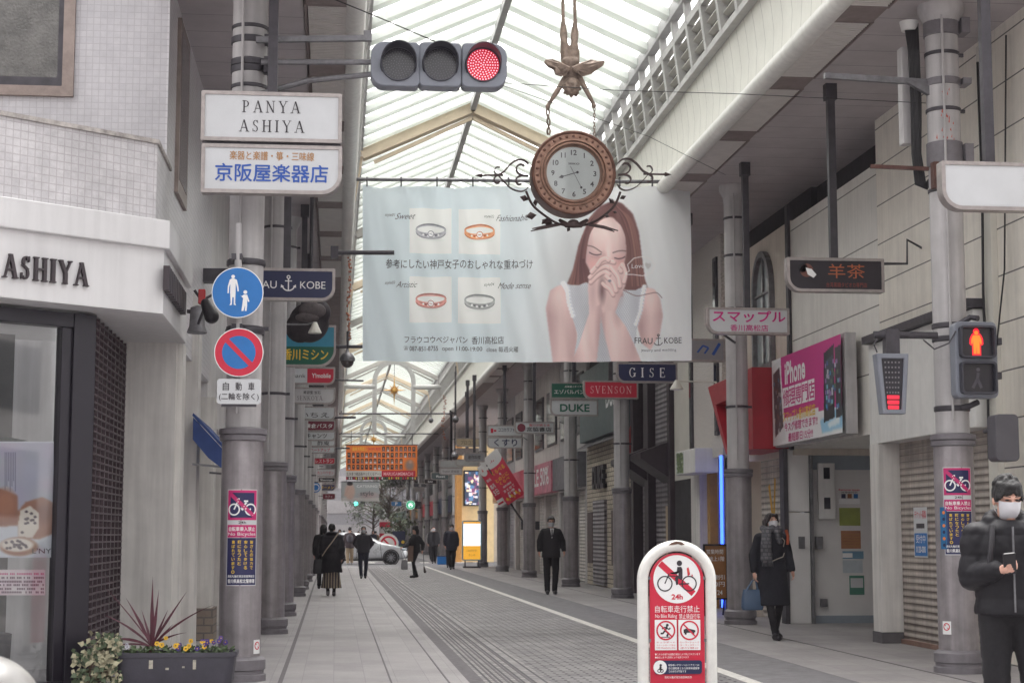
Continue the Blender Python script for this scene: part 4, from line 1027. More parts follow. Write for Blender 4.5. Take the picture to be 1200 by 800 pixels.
# grille shutter on the street side
b = MB()
gy0, gy1_ = 15.55, 17.85
n = 8
for k in range(n + 1):
    y = gy0 + (gy1_ - gy0) * k / n; b.box(-2.2, -2.17, y - .02, y + .02, 0, 3.34)
for k in range(50): b.box(-2.19, -2.165, gy0, gy1_, .05 + k * .066, .066 + k * .066)
b.build('grille', M('grille_brown', lin(92, 78, 84), .5, .3, .15), BK, None)
b = MB(); b.box(-2.35, -2.31, gy0, gy1_, 0, 3.3); b.build('door_panel', M('door_panel_pale', lin(214, 212, 213), .3, 0, .1), BK, None)
b = MB()
for k in range(4): b.box(-2.309, -2.29, gy0 + .45 + k * .5, gy0 + .75 + k * .5, .0, 3.3)
b.build('door_mullions', m_dark, BK, None)
b = MB(); b.box(-2.4, -1.66, 17.86, 18.2, 0, 3.354); b.box(-1.7, -1.6, 17.95, 18.3, 0, 3.354); b.build('return_wall', m_pil, BK, None)
# posters inside the glass
m_pm = vcol_mat('print_matte', .6)
bp = thing('bread_poster', 'tall poster of a raisin bread loaf inside the shop window', 'poster', tuple(fW(1.2, 1.5)))
def on_win(x, y, d):
    r_ = ray(x, y); n2 = Vector((math.sin(AN), -math.cos(AN), 0)); o2 = fW(0, 0, d); t = (o2 - CAM).dot(n2) / r_.dot(n2); return CAM + r_ * t
pr = Print(-60, 517, 63, 653, 1, (176, 172, 184))
for k in range(60): pr.ell(-60 + rg.random() * 123, 517 + rg.random() * 70, 12, 10, (168 + rg.random() * 22, 164 + rg.random() * 20, 178 + rg.random() * 16), .6, .5)
for k in range(7): pr.stroke([(6 + k * 2, 530), (6 + k * 2, 575 - 6 * (k % 3))], 1.0, (90, 84, 110), .6)
pr.poly([(-60, 612), (63, 600), (63, 653), (-60, 653)], (206, 206, 212), 3)
pr.poly([(-40, 580), (0, 572), (20, 580), (22, 615), (-40, 620)], (150, 92, 66), 3); pr.ell(6, 590, 12, 16, (176, 112, 80), .4)
pr.poly([(20, 600), (30, 588), (50, 582), (61, 588), (62, 625), (45, 632), (22, 628)], (158, 102, 76), 2); pr.ell(50, 600, 10, 12, (120, 72, 54), .5, .6)
pr.poly([(21, 615), (24, 598), (35, 592), (45, 600), (46, 618), (38, 630), (22, 628)], (222, 208, 192), 1)
pr.ell(22, 640, 22, 11, (150, 98, 70), .12); pr.ell(20, 638, 19, 8, (226, 212, 198), .15)
for k in range(30): 
    x, y = rg.choice([(22 + rg.random() * 22, 598 + rg.random() * 28), (6 + rg.random() * 30, 633 + rg.random() * 9)]); pr.ell(x, y, 1.9, 1.5, (70, 52, 60), .3)
pr.rect(-60, 517, 63, 518, (200, 198, 206))
pr.build('print', m_pm, bp, lambda x, y: on_win(x, y, -.05))
D = Draw(lambda u, v, d=0: on_win(u, v, -.045 + d * .2), .001); D.text("L'NY", 38, 648, 60, 642, m_ink, .0); D.build('lettering', bp)
pp = thing('price_poster', 'small pink price notice with rows of dark writing inside the shop window', 'poster', tuple(fW(1.2, .9)))
pr = Print(-30, 667, 53, 697, .5, (214, 186, 192))
for k in range(20): pr.ell(-30 + rg.random() * 83, 667 + rg.random() * 30, 9, 5, (226, 205 + rg.random() * 20, 212), .6, .6)
for r_ in range(6):
    for k in range(40):
        if rg.random() < .8: pr.rect(-28 + 2 * k, 671 + r_ * 4.3, -28 + 2 * k + 1.4, 673.4 + r_ * 4.3, (96, 60, 78) if r_ else (200, 70, 120), .85)
pr.build('print', m_pm, pp, lambda x, y: on_win(x, y, -.05))
# pot and trunk inside the window
tr_ = thing('indoor_pot_plant', 'dark potted plant trunk standing inside the shop window', 'plant', tuple(fW(.85, 0, -.5)))
c0 = fW(.75, 0, -.45)
b = MB(); b.lathe([(.2, 0), (.27, .3), (.28, .52), (.25, .53)], tuple(c0), 20); b.build('pot', m_dksteel, tr_)
b = MB(); b.tube([c0 + Vector((0, 0, .5)), c0 + Vector((.02, 0, 1.0)), c0 + Vector((-.06, 0, 1.7)), c0 + Vector((-.02, 0, 2.3))], [.05, .045, .035, .02]); b.build('trunk', M('bark_dark', lin(84, 64, 62), .8, 0, .2), tr_)
b = MB()
for k in range(70):
    a = rg.random() * 6.28; L_ = .3 + rg.random() * .3; p0 = c0 + Vector((-.03, 0, 1.6 + rg.random() * .7)); p1 = p0 + Vector((math.cos(a) * L_, math.sin(a) * L_ * .5, rg.uniform(-.3, .3))); s_ = Vector((0, .02, .03))
    b.add([p0, (p0 + p1) / 2 + s_, p1, (p0 + p1) / 2 - s_], [(0, 1, 2, 3)])
b.build('leaves', M('leaf_dark', lin(40, 52, 44), .5), tr_, None)

# long left-hand shop row behind the columns
LB = thing('left_shop_row', 'white rendered shop row running behind the left columns', 'building', (-3, 45, 0))
m_lw = M('left_wall', lin(226, 224, 224), .55, 0, .08, 2, streak=.15)
b = MB(); b.box(-5, -1.72, 23.02, 75.4, 2.9, 8); b.box(-5, -1.95, 18.3, 75.4, 0, 2.9); b.box(-5, -2.2, 18.3, 23, 2.9, 8); b.build('wall', m_lw, LB, None)
for k, y in enumerate((20.2, 23.0, 27, 32, 37, 42, 48, 54, 60, 66, 72)):
    b = MB(); b.box(-1.95, -1.62, y, y + .45, 0, 3.2 if k else 4.2); b.build('pier', m_pil, LB, None)
    if k > 1:
        b = MB(); b.box(-1.949, -1.9, y + .5, y + 3.6, .05, 2.6); b.build('shutter', [m_shut3, m_shut2, m_dkbr][k % 3], LB, None)
        b = MB(); b.box(-1.719, -1.66, y + .5, y + 3.8, 4.2, 6.2); w = b.build('window', m_dksteel, LB, None); b = MB(); b.box(-1.658, -1.65, y + .56, y + 3.74, 4.28, 6.12); b.build('pane', m_dkglass, w, None)
b = MB(); b.box(-1.96, -1.9, 20.7, 22.9, 0, 3.3); b.build('door', m_white, LB, None)
b = MB(); b.cyl((-1.85, 22.4, .9), (-1.85, 22.4, 2.1), .018, n=8); b.build('door_handle', m_dksteel, LB)
b = MB(); b.box(-1.9, -1.58, 22.9, 23.6, .0, .42); b.build('brick_plinth', brick('plinth_brick', 'xz', .2, .1, lin(150, 136, 124), lin(134, 120, 110), lin(110, 104, 100), .01), LB, None)
b = MB(); b.box(-1.72, -1.35, 21.6, 21.8, 4.55, 4.72); b.box(-1.9, -1.72, 20.2, 20.6, 4.2, 6.8); b.build('rail', m_dksteel, LB, None)
aw = thing('blue_awning', 'small sloping blue canvas awning on the left shop row', 'awning', (-1.6, 21, 2.6))
p0, p1 = PX(216, 487, -1.62), PX(250, 545, -1.35)
y0_, y1_ = 19.6, 22.3
zt, zb = 2.72, 2.12
b = MB(); b.prism([(-1.63, zt), (-1.27, zb + .22), (-1.27, zb), (-1.25, zb), (-1.25, zb + .24), (-1.62, zt + .03)], lambda u, v, d: Vector((u, d, v)), y0_, y1_)
b.build('canvas', M('awning_blue', lin(44, 70, 128), .75, 0, .1), aw, None)
b = MB(); b.prism([(-1.62, zt - .02), (-1.28, zb + .22), (-1.28, zb), (-1.44, zb + .12), (-1.62, zt - .27)], lambda u, v, d: Vector((u, d, v)), y0_ + .002, y0_ + .012); b.build('side_flap', MATS['awning_blue'], aw, None)
b = MB(); b.bar((-1.62, y0_ + .03, zb + .05), (-1.26, y0_ + .03, zb + .02), .025); b.bar((-1.62, y1_ - .03, zb + .05), (-1.26, y1_ - .03, zb + .02), .025); b.build('arm', m_steel, aw, None)
yb = 88
for i, (w, lab, wm, bd) in enumerate(((18, 'grey shop block first beyond the cross street on the left', gy3, m_red), (22, 'pale shop block second beyond the cross street on the left', gy1, m_navy), (30, 'dim shop block third beyond the cross street on the left', gy3, m_green), (48, 'farthest shop block at the left end of the arcade', gy2, m_brown))):
    shopfront(yb, yb + w, lab, wm, m_shut2, bd, X=-1.75, sgn=-1); yb += w + .1
# far end of the arcade
FE = thing('far_end_building', 'hazy pale building with window rows closing the far end of the arcade', 'building', (2.7, 215, 0))
b = MB(); b.box(-20, 26, 214, 222, 0, 16); b.build('wall', M('far_wall', lin(140, 138, 142), .7, 0, .1), FE, None)
for k in range(5):
    b = MB(); b.box(-18, 24, 213.9, 213.99, 1.0 + k * 3, 2.6 + k * 3); b.build('window', gy3, FE, None)
# ------------------------------------------------------------------ hanging shop signs
GRP = 'flat shop signs hung along the arcade'
def hsign(name, rect, Y, label, bg, texts=(), corner='br', frame=None, th=.14, post=True, bands=(), t=.035, arm=None, shapes=None, cat='shop sign'):
    x0, y0, x1, y1 = rect
    p, q = P(x0, y1, Y), P(x1, y0, Y)
    w, h = q.x - p.x, q.z - p.z
    o = thing(name, label, cat, ((p.x + q.x) / 2, Y, p.z), GRP)
    r = h * .42; k = .012
    rads = {'br': (k, r, k, k), 'bl': (r, k, k, k), None: (k, k, k, k)}[corner]
    rin = tuple(max(a - t, .008) for a in rads)
    fr = flat((p.x, Y, p.z))
    outer = rrect(0, 0, w, h, rads); inner = rrect(t, t, w - t, h - t, rin)
    b = MB(); b.ring(outer, inner, fr, -th, 0); b.build('frame', frame or m_frame, o, 30)
    b = MB(); b.prism(inner, fr, -th + .01, -.012); fc = b.build('face', bg, o, None)
    D = Draw(fr, -.008, .0012)
    for (v0, v1, u0, u1, m) in bands:
        pts = [(max(t, min(w - t, a)), c) for a, c in inner]
        cl = [(max(w * u0, min(w * u1, a)), max(h * v0, min(h * v1, c))) for a, c in inner]
        D.poly(cl, m)
    D.up()
    for tx in texts:
        body, u0, v0, u1, v1, m = tx[:6]; opt = tx[6] if len(tx) > 6 else {}
        if opt.get('serif'): D.serif(body, w * u0, h * v0, w * u1, h * v1, m, opt.get('track', .12), opt.get('weight', 1))
        else: D.text(body, w * u0, h * v0, w * u1, h * v1, m, opt.get('bold', .015), opt.get('shear', 0))
    D.up()
    if shapes: shapes(D, w, h)
    if D.mb.v: D.build('lettering', o)
    if post:
        cx = (p.x + q.x) / 2; b = MB(); b.box(cx - .045, cx + .045, Y + th * .3, Y + th * .3 + .09, p.z + h - .0, 6.9)
        b.box(cx - .07, cx + .07, Y + th * .3 - .02, Y + th * .3 + .11, 6.7, 6.9); b.build('post', m_dksteel, o, None)
    if arm:
        b = MB(); b.tube([P(*a, Y + .16) for a in arm], .018, 6); b.build('bracket', m_dksteel, o)
    return o
def anchor(D, u, v, s, m):
    D.line((u, v - s * .9), (u, v + s * .7), s * .16, m).ringd(u, v + s * .85, s * .12, s * .26, m, 14).line((u - s * .45, v + s * .35), (u + s * .45, v + s * .35), s * .14, m).ringd(u, v - s * .1, s * .72, s * .88, m, 20, 200, 340)
    for q in (-1, 1): D.poly([(u + q * s * .95, v - s * .1), (u + q * s * .55, v - s * .35), (u + q * s * .98, v - s * .55)], m)
SF = {'serif': 1}
hsign('shop_sign', (235, 110, 401, 164), 16.12, 'white bakery name sign, upper of the two on the nearest left column', m_face, [('PANYA', .29, .58, .70, .82, m_ink, {'serif': 1, 'track': .3, 'weight': .9}), ('ASHIYA', .27, .19, .73, .43, m_ink, {'serif': 1, 'track': .3, 'weight': .9})], None)
hsign('shop_sign', (235, 171.5, 401, 225), 16.12, 'white instrument shop sign in blue and gold writing under the bakery sign', m_face, [('楽器と楽譜・箏・三味線', .2, .68, .80, .86, m_brown), ('京阪屋楽器店', .1, .24, .90, .60, m_inkblue, {'bold': .03})], 'br', post=False)
b_ = MB(); q0, q1 = P(237, 173, 16.16), P(399, 163, 16.16); b_.box(q0.x, q1.x, 16.16, 16.24, q0.z, q1.z); b_.build('joining_bar', m_dksteel, [o for o in S.objects if o.name == 'shop_sign'][0], None)
def fk(D, w, h): anchor(D, w * .52, h * .52, h * .24, m_inkw)
hsign('shop_sign', (278, 315, 393, 351), 21.3, 'navy jewellery shop sign with white anchor behind the blue round sign', m_navy, [('FRAU', .14, .37, .40, .60, m_inkw, {'bold': .0}), ('KOBE', .64, .37, .90, .60, m_inkw, {'bold': .0})], 'br', shapes=fk)
hsign('shop_sign', (316, 381, 394, 429), 28.5, 'teal and dark green sewing machine shop sign with yellow writing', M('sign_teal', lin(48, 138, 168), .4, 0, .05), [('香川ミシン', .2, .16, .88, .42, m_yel, {'bold': .04})], 'br', bands=[(.03, .48, .02, .98, m_green)], arm=[(330, 390), (345, 380), (345, 405), (428, 406)])
hsign('shop_sign', (327, 430, 393, 450), 33.6, 'half white half red phone shop sign in the left row', m_face, [('SoftBank', .04, .38, .47, .60, m_ink, {'bold': 0}), ('Y!mobile', .58, .38, .92, .64, m_inkw)], 'br', bands=[(.03, .97, .5, .98, m_red)], arm=[(345, 432), (354, 444), (426, 446)])
hsign('shop_sign', (335, 454, 393, 473), 37.8, 'silvery white sign with thin grey capitals in the left row', M('sign_silver', lin(196, 194, 196), .35, 0, .06), [('SENKOYA', .22, .22, .74, .5, M('ink_grey', lin(110, 100, 106), .5, 0, 0), SF), ('美容室 宝石', .35, .6, .7, .8, m_ink)], 'br')
small = [((344, 476, 393, 492), 43.5, 'white sign with sparse black brush kana, under the silvery sign', m_face, [('いちえ', .15, .2, .85, .55, m_ink)], ()),
         ((349, 492, 393, 505), 46.8, 'maroon pasta shop sign with pale kana in the left row', M('sign_maroon', lin(122, 26, 52), .4, 0, .05), [('鎌倉パスタ', .2, .28, .92, .68, m_inkw)], ()),
         ((353, 505, 393, 516), 51, 'white sign with bold black kana just below the maroon sign', m_face, [('キャンツ', .15, .25, .75, .75, m_ink, {'bold': .04})], ()),
         ((358, 515, 393, 523), 55, 'narrow white sign with two black characters and a red dot', m_face, [('酢庵', .4, .2, .8, .8, m_ink)], ()),
         ((361, 523, 393, 531), 58, 'white sign with slanted red kana in the left row', m_face, [('ハートアップ', .1, .25, .8, .75, m_red, {'bold': .03})], ()),
         ((364, 536, 393, 544), 63, 'bright red small sign with white kana in the left row', m_red, [('レストラン', .2, .25, .9, .75, m_inkw)], ()),
         ((367, 549, 393, 558), 68, 'white sign with small crimson kana in the left row', m_face, [('ヒカンハウゼン', .08, .3, .92, .7, m_red)], ()),
         ((371, 559, 393, 565), 73, 'black little sign with pale letters deep in the left row', m_black, [('Sherman', .2, .3, .85, .7, m_inkw)], ()),
         ((373, 567, 393, 575), 92, 'blue little sign with yellow writing deep in the left row', m_navy, [('ラーメン', .15, .3, .9, .7, m_yel)], ()),
         ((376, 578, 393, 585), 104, 'dark maroon tiny sign deepest in the left row', MATS['sign_maroon'], [('カフェ', .3, .3, .8, .7, m_inkw)], ())]
for rc, Y, lab, bg_, tx, bd in small: hsign('shop_sign', rc, Y, lab, bg_, tx, 'br', bands=bd, th=.2, post=Y < 60)
# right row
hsign('shop_sign', (1105, 191, 1222, 245), 14.9, 'blank white sign with rounded corner beside the right-hand edge column', m_face, (), 'bl')
def sheep(D, w, h):
    mt = M('ram_brown', lin(112, 70, 60), .5); D.disc(w * .2, h * .62, h * .2, mt, 20).disc(w * .16, h * .7, h * .14, m_black, 16).up().poly([(w * .19, h * .7), (w * .25, h * .66), (w * .3, h * .5), (w * .27, h * .4), (w * .21, h * .5)], m_inkw)
mo = M('ink_rust', lin(176, 98, 62), .5, 0, 0)
hsign('shop_sign', (923, 303, 1036, 341), 20.0, 'black tea shop sign with rust coloured characters and a ram head', M('sign_black', lin(38, 32, 40), .4, 0, .05), [('羊茶', .42, .40, .80, .82, mo, {'bold': -.005}), ('台湾黒糖タピオカ専門店', .4, .14, .82, .28, M('ink_dullred', lin(140, 60, 50), .5, 0, 0), {'bold': 0})], 'bl', shapes=sheep, arm=[(1034, 309), (1063, 309), (1063, 281), (1090, 296)])
hsign('shop_sign', (829, 361, 925, 391), 24.5, 'white phone repair sign with magenta kana above the red portal', m_face, [('スマップル', .07, .46, .95, .88, m_pink, {'bold': .045}), ('香川高松店', .28, .12, .74, .36, m_pink, {'bold': .02})], 'bl', arm=[(848, 392), (862, 402)])
def brush(D, w, h): D.path([(w * .6, h * .4), (w * .68, h * .7), (w * .76, h * .6), (w * .7, h * .35)], .03, m_inkblue).path([(w * .82, h * .3), (w * .92, h * .8)], .05, m_inkblue).path([(w * .1, h * .3), (w * .4, h * .7)], .04, m_inkblue)
hsign('shop_sign', (768, 397, 850, 423), 28.6, 'grey sign with loose blue brush strokes half hidden by the big banner', M('sign_grey', lin(150, 150, 154), .4, 0, .05), (), 'bl', shapes=brush)
hsign('shop_sign', (723, 425, 794, 448), 33, 'navy sign with wide spaced white roman capitals right of the red sign', m_navy, [('GISE', .19, .27, .80, .74, m_inkw, {'serif': 1, 'track': .55})], 'bl')
hsign('shop_sign', (684, 446, 748, 467), 37, 'crimson sign with thin pale capitals below the big banner', m_red, [('SVENSON', .12, .3, .88, .70, M('ink_rose', lin(240, 190, 196), .5, 0, 0), {'serif': 1, 'track': .2, 'weight': .8})], 'bl')
hsign('shop_sign', (645, 448, 701, 467), 42.2, 'dark green sign with small white kana, upper of the green pair', m_green, [('エゾバルバンバン', .08, .3, .92, .56, m_inkw), ('北海道イタリアン食堂', .3, .68, .8, .8, m_inkw)], None)
hsign('shop_sign', (645, 468, 701, 487), 42.2, 'white bar sign with bold green capitals, lower of the green pair', m_face, [('DUKE', .2, .25, .82, .72, m_green, {'bold': .06})], 'bl', post=False)
hsign('shop_sign', (603, 494, 650, 508), 50, 'white bookshop sign with a round crimson emblem', m_face, [('宮脇書店', .3, .2, .92, .55, m_ink, {'bold': .03}), ('香川が誇る本', .36, .62, .88, .82, m_red)], 'bl', shapes=lambda D, w, h: D.disc(w * .17, h * .5, h * .34, MATS['sign_maroon'], 20), arm=[(649, 502), (656, 502), (656, 494), (665, 498)])
hsign('shop_sign', (571, 498, 612, 511), 55.2, 'white drugstore sign with a pink cross emblem, upper of the pair', m_face, [('ココカラファイン', .32, .4, .95, .75, m_navy, {'bold': .03})], None, shapes=lambda D, w, h: D.rect(w * .1, h * .3, w * .17, h * .7, m_red).rect(w * .19, h * .42, w * .26, h * .58, m_red))
hsign('shop_sign', (571, 512, 612, 525), 55.2, 'white drugstore sign with bold navy kana, lower of the pair', m_face, [('くすり', .2, .2, .85, .82, m_navy, {'bold': .05})], 'bl', post=False, arm=[(612, 522), (613, 512), (622, 518)])
smallr = [((534, 513, 562, 523), 61, 'beige sign with brown handwriting in the right row', M('sign_beige', lin(190, 172, 142), .5, 0, .1), [('プロコン', .2, .25, .8, .7, m_ink, {'bold': 0})]),
          ((533, 525, 561, 533), 66, 'plain grey sign just below the beige sign', m_frame, ()), ((544, 530, 568, 541), 59, 'slate grey sign with faded marks left of the tilted banners', MATS['sign_grey'], [('創作料理', .2, .3, .8, .7, m_ink)]),
          ((534, 538, 562, 546), 72, 'pale rounded grey sign above the English school sign', M('sign_pale', lin(176, 178, 178), .5, 0, .06), ()),
          ((515, 539, 543, 548), 76, 'plain pale sign above the sign with thin English letters', MATS['sign_pale'], ()), ((515, 548, 542, 556), 76, 'pale sign with thin English letters in the right row', MATS['sign_silver'], [('English 英会話', .15, .3, .85, .65, m_ink, {'bold': 0})]),
          ((505, 553, 526, 562), 93, 'dull green rounded sign deep in the right row', MATS['board_greengrey'], [('Rest', .3, .3, .8, .6, m_inkw)]),
          ((497, 561, 512, 567), 104, 'black sign deep in the right row over the starred disc', m_black, [('BAR', .3, .3, .7, .7, m_inkw)]), ((484, 566, 500, 571), 112, 'dark small sign with pale writing deep in the right row', m_dksteel, [('店', .4, .2, .6, .8, m_inkw)]),
          ((486, 571, 503, 576), 122, 'tiny pale sign near the far end of the right row', m_frame, ()), ((458, 587, 471, 593), 118, 'tiny bright blue street name sign near the far trees', M('sign_azure', lin(60, 130, 190), .4, 0, .05), [('P', .4, .2, .6, .8, m_inkw)])]
for rc, Y, lab, bg_, tx in smallr: hsign('shop_sign', rc, Y, lab, bg_, tx, 'bl', th=.2, post=Y < 80)
# round coffee sign
c = P(481, 591.5, 96)
cs = thing('coffee_sign', 'round glowing green and white coffee house sign', 'shop sign', tuple(c), GRP)
rr = 5.2 * 96 / 2000
b = MB(); b.lathe([(rr, 0), (rr, .15)], tuple(c), 28, 'y'); b.build('case', m_dksteel, cs)
mgl = M('lit_green', lin(20, 120, 84), .4, 0, 0, emit=lin(30, 140, 100), estr=.35); mwl = M('lit_white_soft', (.85, .9, .88), .4, 0, 0, emit=(.8, .9, .86), estr=.5)
D = Draw(flat((c.x, c.y - .16, c.z)), .004); D.disc(0, 0, rr, mwl).up().ringd(0, 0, rr * .55, rr * .97, mgl).disc(0, 0, rr * .5, mgl).up().disc(0, rr * .08, rr * .16, mwl, 12)
for q in (-1, 1): D.path([(q * .05, .0), (q * rr * .3, -.05), (q * rr * .28, -rr * .4)], .03, mwl); D.path([(q * rr * .2, rr * .2), (q * rr * .42, -rr * .1)], .025, mwl)
D.poly([(-.05, rr * .3), (.05, rr * .3), (0, rr * .46)], mwl); D.build('emblem', cs)
b = MB(); b.box(c.x + rr, c.x + rr + .35, 96, 96.15, c.z - .2, c.z + .2); b.build('bracket_box', m_black, cs, None)

# ------------------------------------------------------------------ traffic signs on the nearest left column
def round_sign(px, py, rp, Y, label):
    c = P(px, py, Y); r = rp * Y / 2000; o = thing('traffic_sign', label, 'traffic sign', tuple(c))
    b = MB(); b.lathe([(r, -.004), (r, .012)], tuple(c), 48, 'y'); b.build('plate', m_steel, o, 40)
    b = MB(); b.bar(c + Vector((0, .02, 0)), c + Vector((-.02, .45, 0)), .06, .09); b.bar(c + Vector((-.12, .03, 0)), c + Vector((.12, .03, 0)), .03, .05); b.build('bracket', m_dksteel, o, None)
    return o, c, r
SB_, c, r = round_sign(278.5, 343, 30, 16.2, 'round blue pedestrian sign with white adult and child')
D = Draw(flat((c.x, c.y - .012, c.z)), .004); D.disc(0, 0, r, m_inkw, 48).up().disc(0, 0, r * .965, m_blue, 48).up()
def figure(D, u, v, s, m):   # adult walking hand in hand
    D.disc(u, v + s * .84, s * .085, m, 18)
    D.poly([(u - .15 * s, v + .7 * s), (u - .06 * s, v + .75 * s), (u + .06 * s, v + .75 * s), (u + .17 * s, v + .69 * s), (u + .24 * s, v + .4 * s), (u + .27 * s, v + .18 * s), (u + .21 * s, v + .16 * s), (u + .17 * s, v + .38 * s), (u + .12 * s, v + .55 * s), (u + .12 * s, v + .1 * s), (u + .11 * s, v - .35 * s), (u + .15 * s, v - .47 * s), (u + .05 * s, v - .45 * s), (u + .04 * s, v - .1 * s), (u - .02 * s, v - .1 * s), (u - .04 * s, v - .45 * s), (u - .14 * s, v - .47 * s), (u - .09 * s, v - .35 * s), (u - .12 * s, v + .1 * s), (u - .12 * s, v + .5 * s), (u - .17 * s, v + .35 * s), (u - .18 * s, v + .08 * s), (u - .24 * s, v + .08 * s), (u - .23 * s, v + .4 * s)], m)
figure(D, -r * .18, -r * .1, r * .86, m_inkw)
D.disc(r * .30, r * .02, r * .075, m_inkw, 14).poly([(r * .16, -r * .14), (r * .24, -r * .08), (r * .37, -r * .08), (r * .47, -r * .35), (r * .4, -r * .36), (r * .37, -r * .24), (r * .38, -r * .5), (r * .36, -r * .72), (r * .29, -r * .72), (r * .30, -r * .5), (r * .24, -r * .72), (r * .16, -r * .72), (r * .2, -r * .4), (r * .22, -r * .22), (r * .1, -r * .1)], m_inkw)
D.build('pictogram', SB_)
SN, c, r = round_sign(280, 413, 28.5, 16.2, 'round red and blue no-parking sign below the blue pedestrian sign')
D = Draw(flat((c.x, c.y - .012, c.z)), .004); D.disc(0, 0, r, m_inkw, 48).up().disc(0, 0, r * .965, m_red, 48).up().disc(0, 0, r * .68, m_blue, 48).up().line((-r * .52, r * .52), (r * .52, -r * .52), r * .2, m_red); D.build('pictogram', SN)
p, q = P(254, 473, 16.2), P(306, 444, 16.2)
pl = thing('sign_plate', 'small white plate with black characters under the no-parking sign', 'sign plate', ((p.x + q.x) / 2, 16.2, p.z))
w, h = q.x - p.x, q.z - p.z; f = flat((p.x, 16.2, p.z)); b = MB(); b.prism(rrect(0, 0, w, h, (.03,) * 4), f, -.012, 0); b.build('plate', m_face, pl, 40)
D = Draw(f, .003); D.text('自', w * .13, h * .54, w * .27, h * .86, m_ink).text('動', w * .42, h * .54, w * .56, h * .86, m_ink).text('車', w * .71, h * .54, w * .85, h * .86, m_ink).text('(二輪を除く)', w * .05, h * .12, w * .95, h * .44, m_ink); D.build('lettering', pl)
b = MB(); b.bar((f(w / 2, h * .5, -.012)), f(w / 2, h * .5, -.35), .05); b.bar(f(w * .1, -.01, -.02), f(w * .9, -.01, -.02), .02, .03); b.build('bracket', m_dksteel, pl, None)
pole = thing('sign_post', 'slim grey post carrying the round traffic signs on the nearest left column', 'post', (-.9, 16.33, 2.7))
b = MB(); b.cyl(P(279, 262, 16.3), P(279, 475, 16.3), .035, n=12); b.build('post', m_colgrey, pole)
b = MB()
for yy in (305, 386):
    c = P(279, yy, 16.5); b.lathe([(.185, -.03), (.19, -.02), (.19, .02), (.185, .03)], (-.9, 16.7, c.z), 28); b.box(c.x - .05, c.x + .05, 16.27, 16.52, c.z - .03, c.z + .03); b.build('clamp', m_dksteel, pole); b = MB()
# little things on the left column
al = thing('red_beacon', 'small red warning beacon and black horn speaker beside the blue round sign', 'beacon', tuple(P(236, 348, 17.2)))
c = P(236, 346, 17.2); b = MB(); b.box(c.x - .03, c.x + .04, c.y - .03, c.y + .05, c.z - .09, c.z + .06); b.build('lamp', M('beacon_red', lin(190, 30, 36), .3), al, None, .01)
c = P(245, 362, 17.2); b = MB(); b.cap(c + Vector((-.04, 0, .06)), .05, c + Vector((.03, -.05, -.08)), .075); b.build('horn', m_black, al)
b = MB(); b.tube([P(228, 340, 17.2), P(236, 352, 17.2), P(250, 345, 17.2)], .015); b.tube([P(232, 380, 17.2), P(240, 360, 17.2)], .015); b.build('bracket', m_dksteel, al)
dw = thing('grey_downlight', 'grey cylinder wall lamp on the left wall below the canopy end', 'wall lamp', tuple(P(231, 382, 18.6)))
c = P(231, 382, 18.6); b = MB(); b.lathe([(.10, -.08), (.11, -.07), (.085, 0), (.075, .2), (.03, .22)], tuple(c), 18); b.build('lamp_body', m_steel, dw)
b = MB(); b.bar(c + Vector((0, 0, .15)), c + Vector((-.35, .2, .2)), .04); b.build('bracket', m_dksteel, dw)

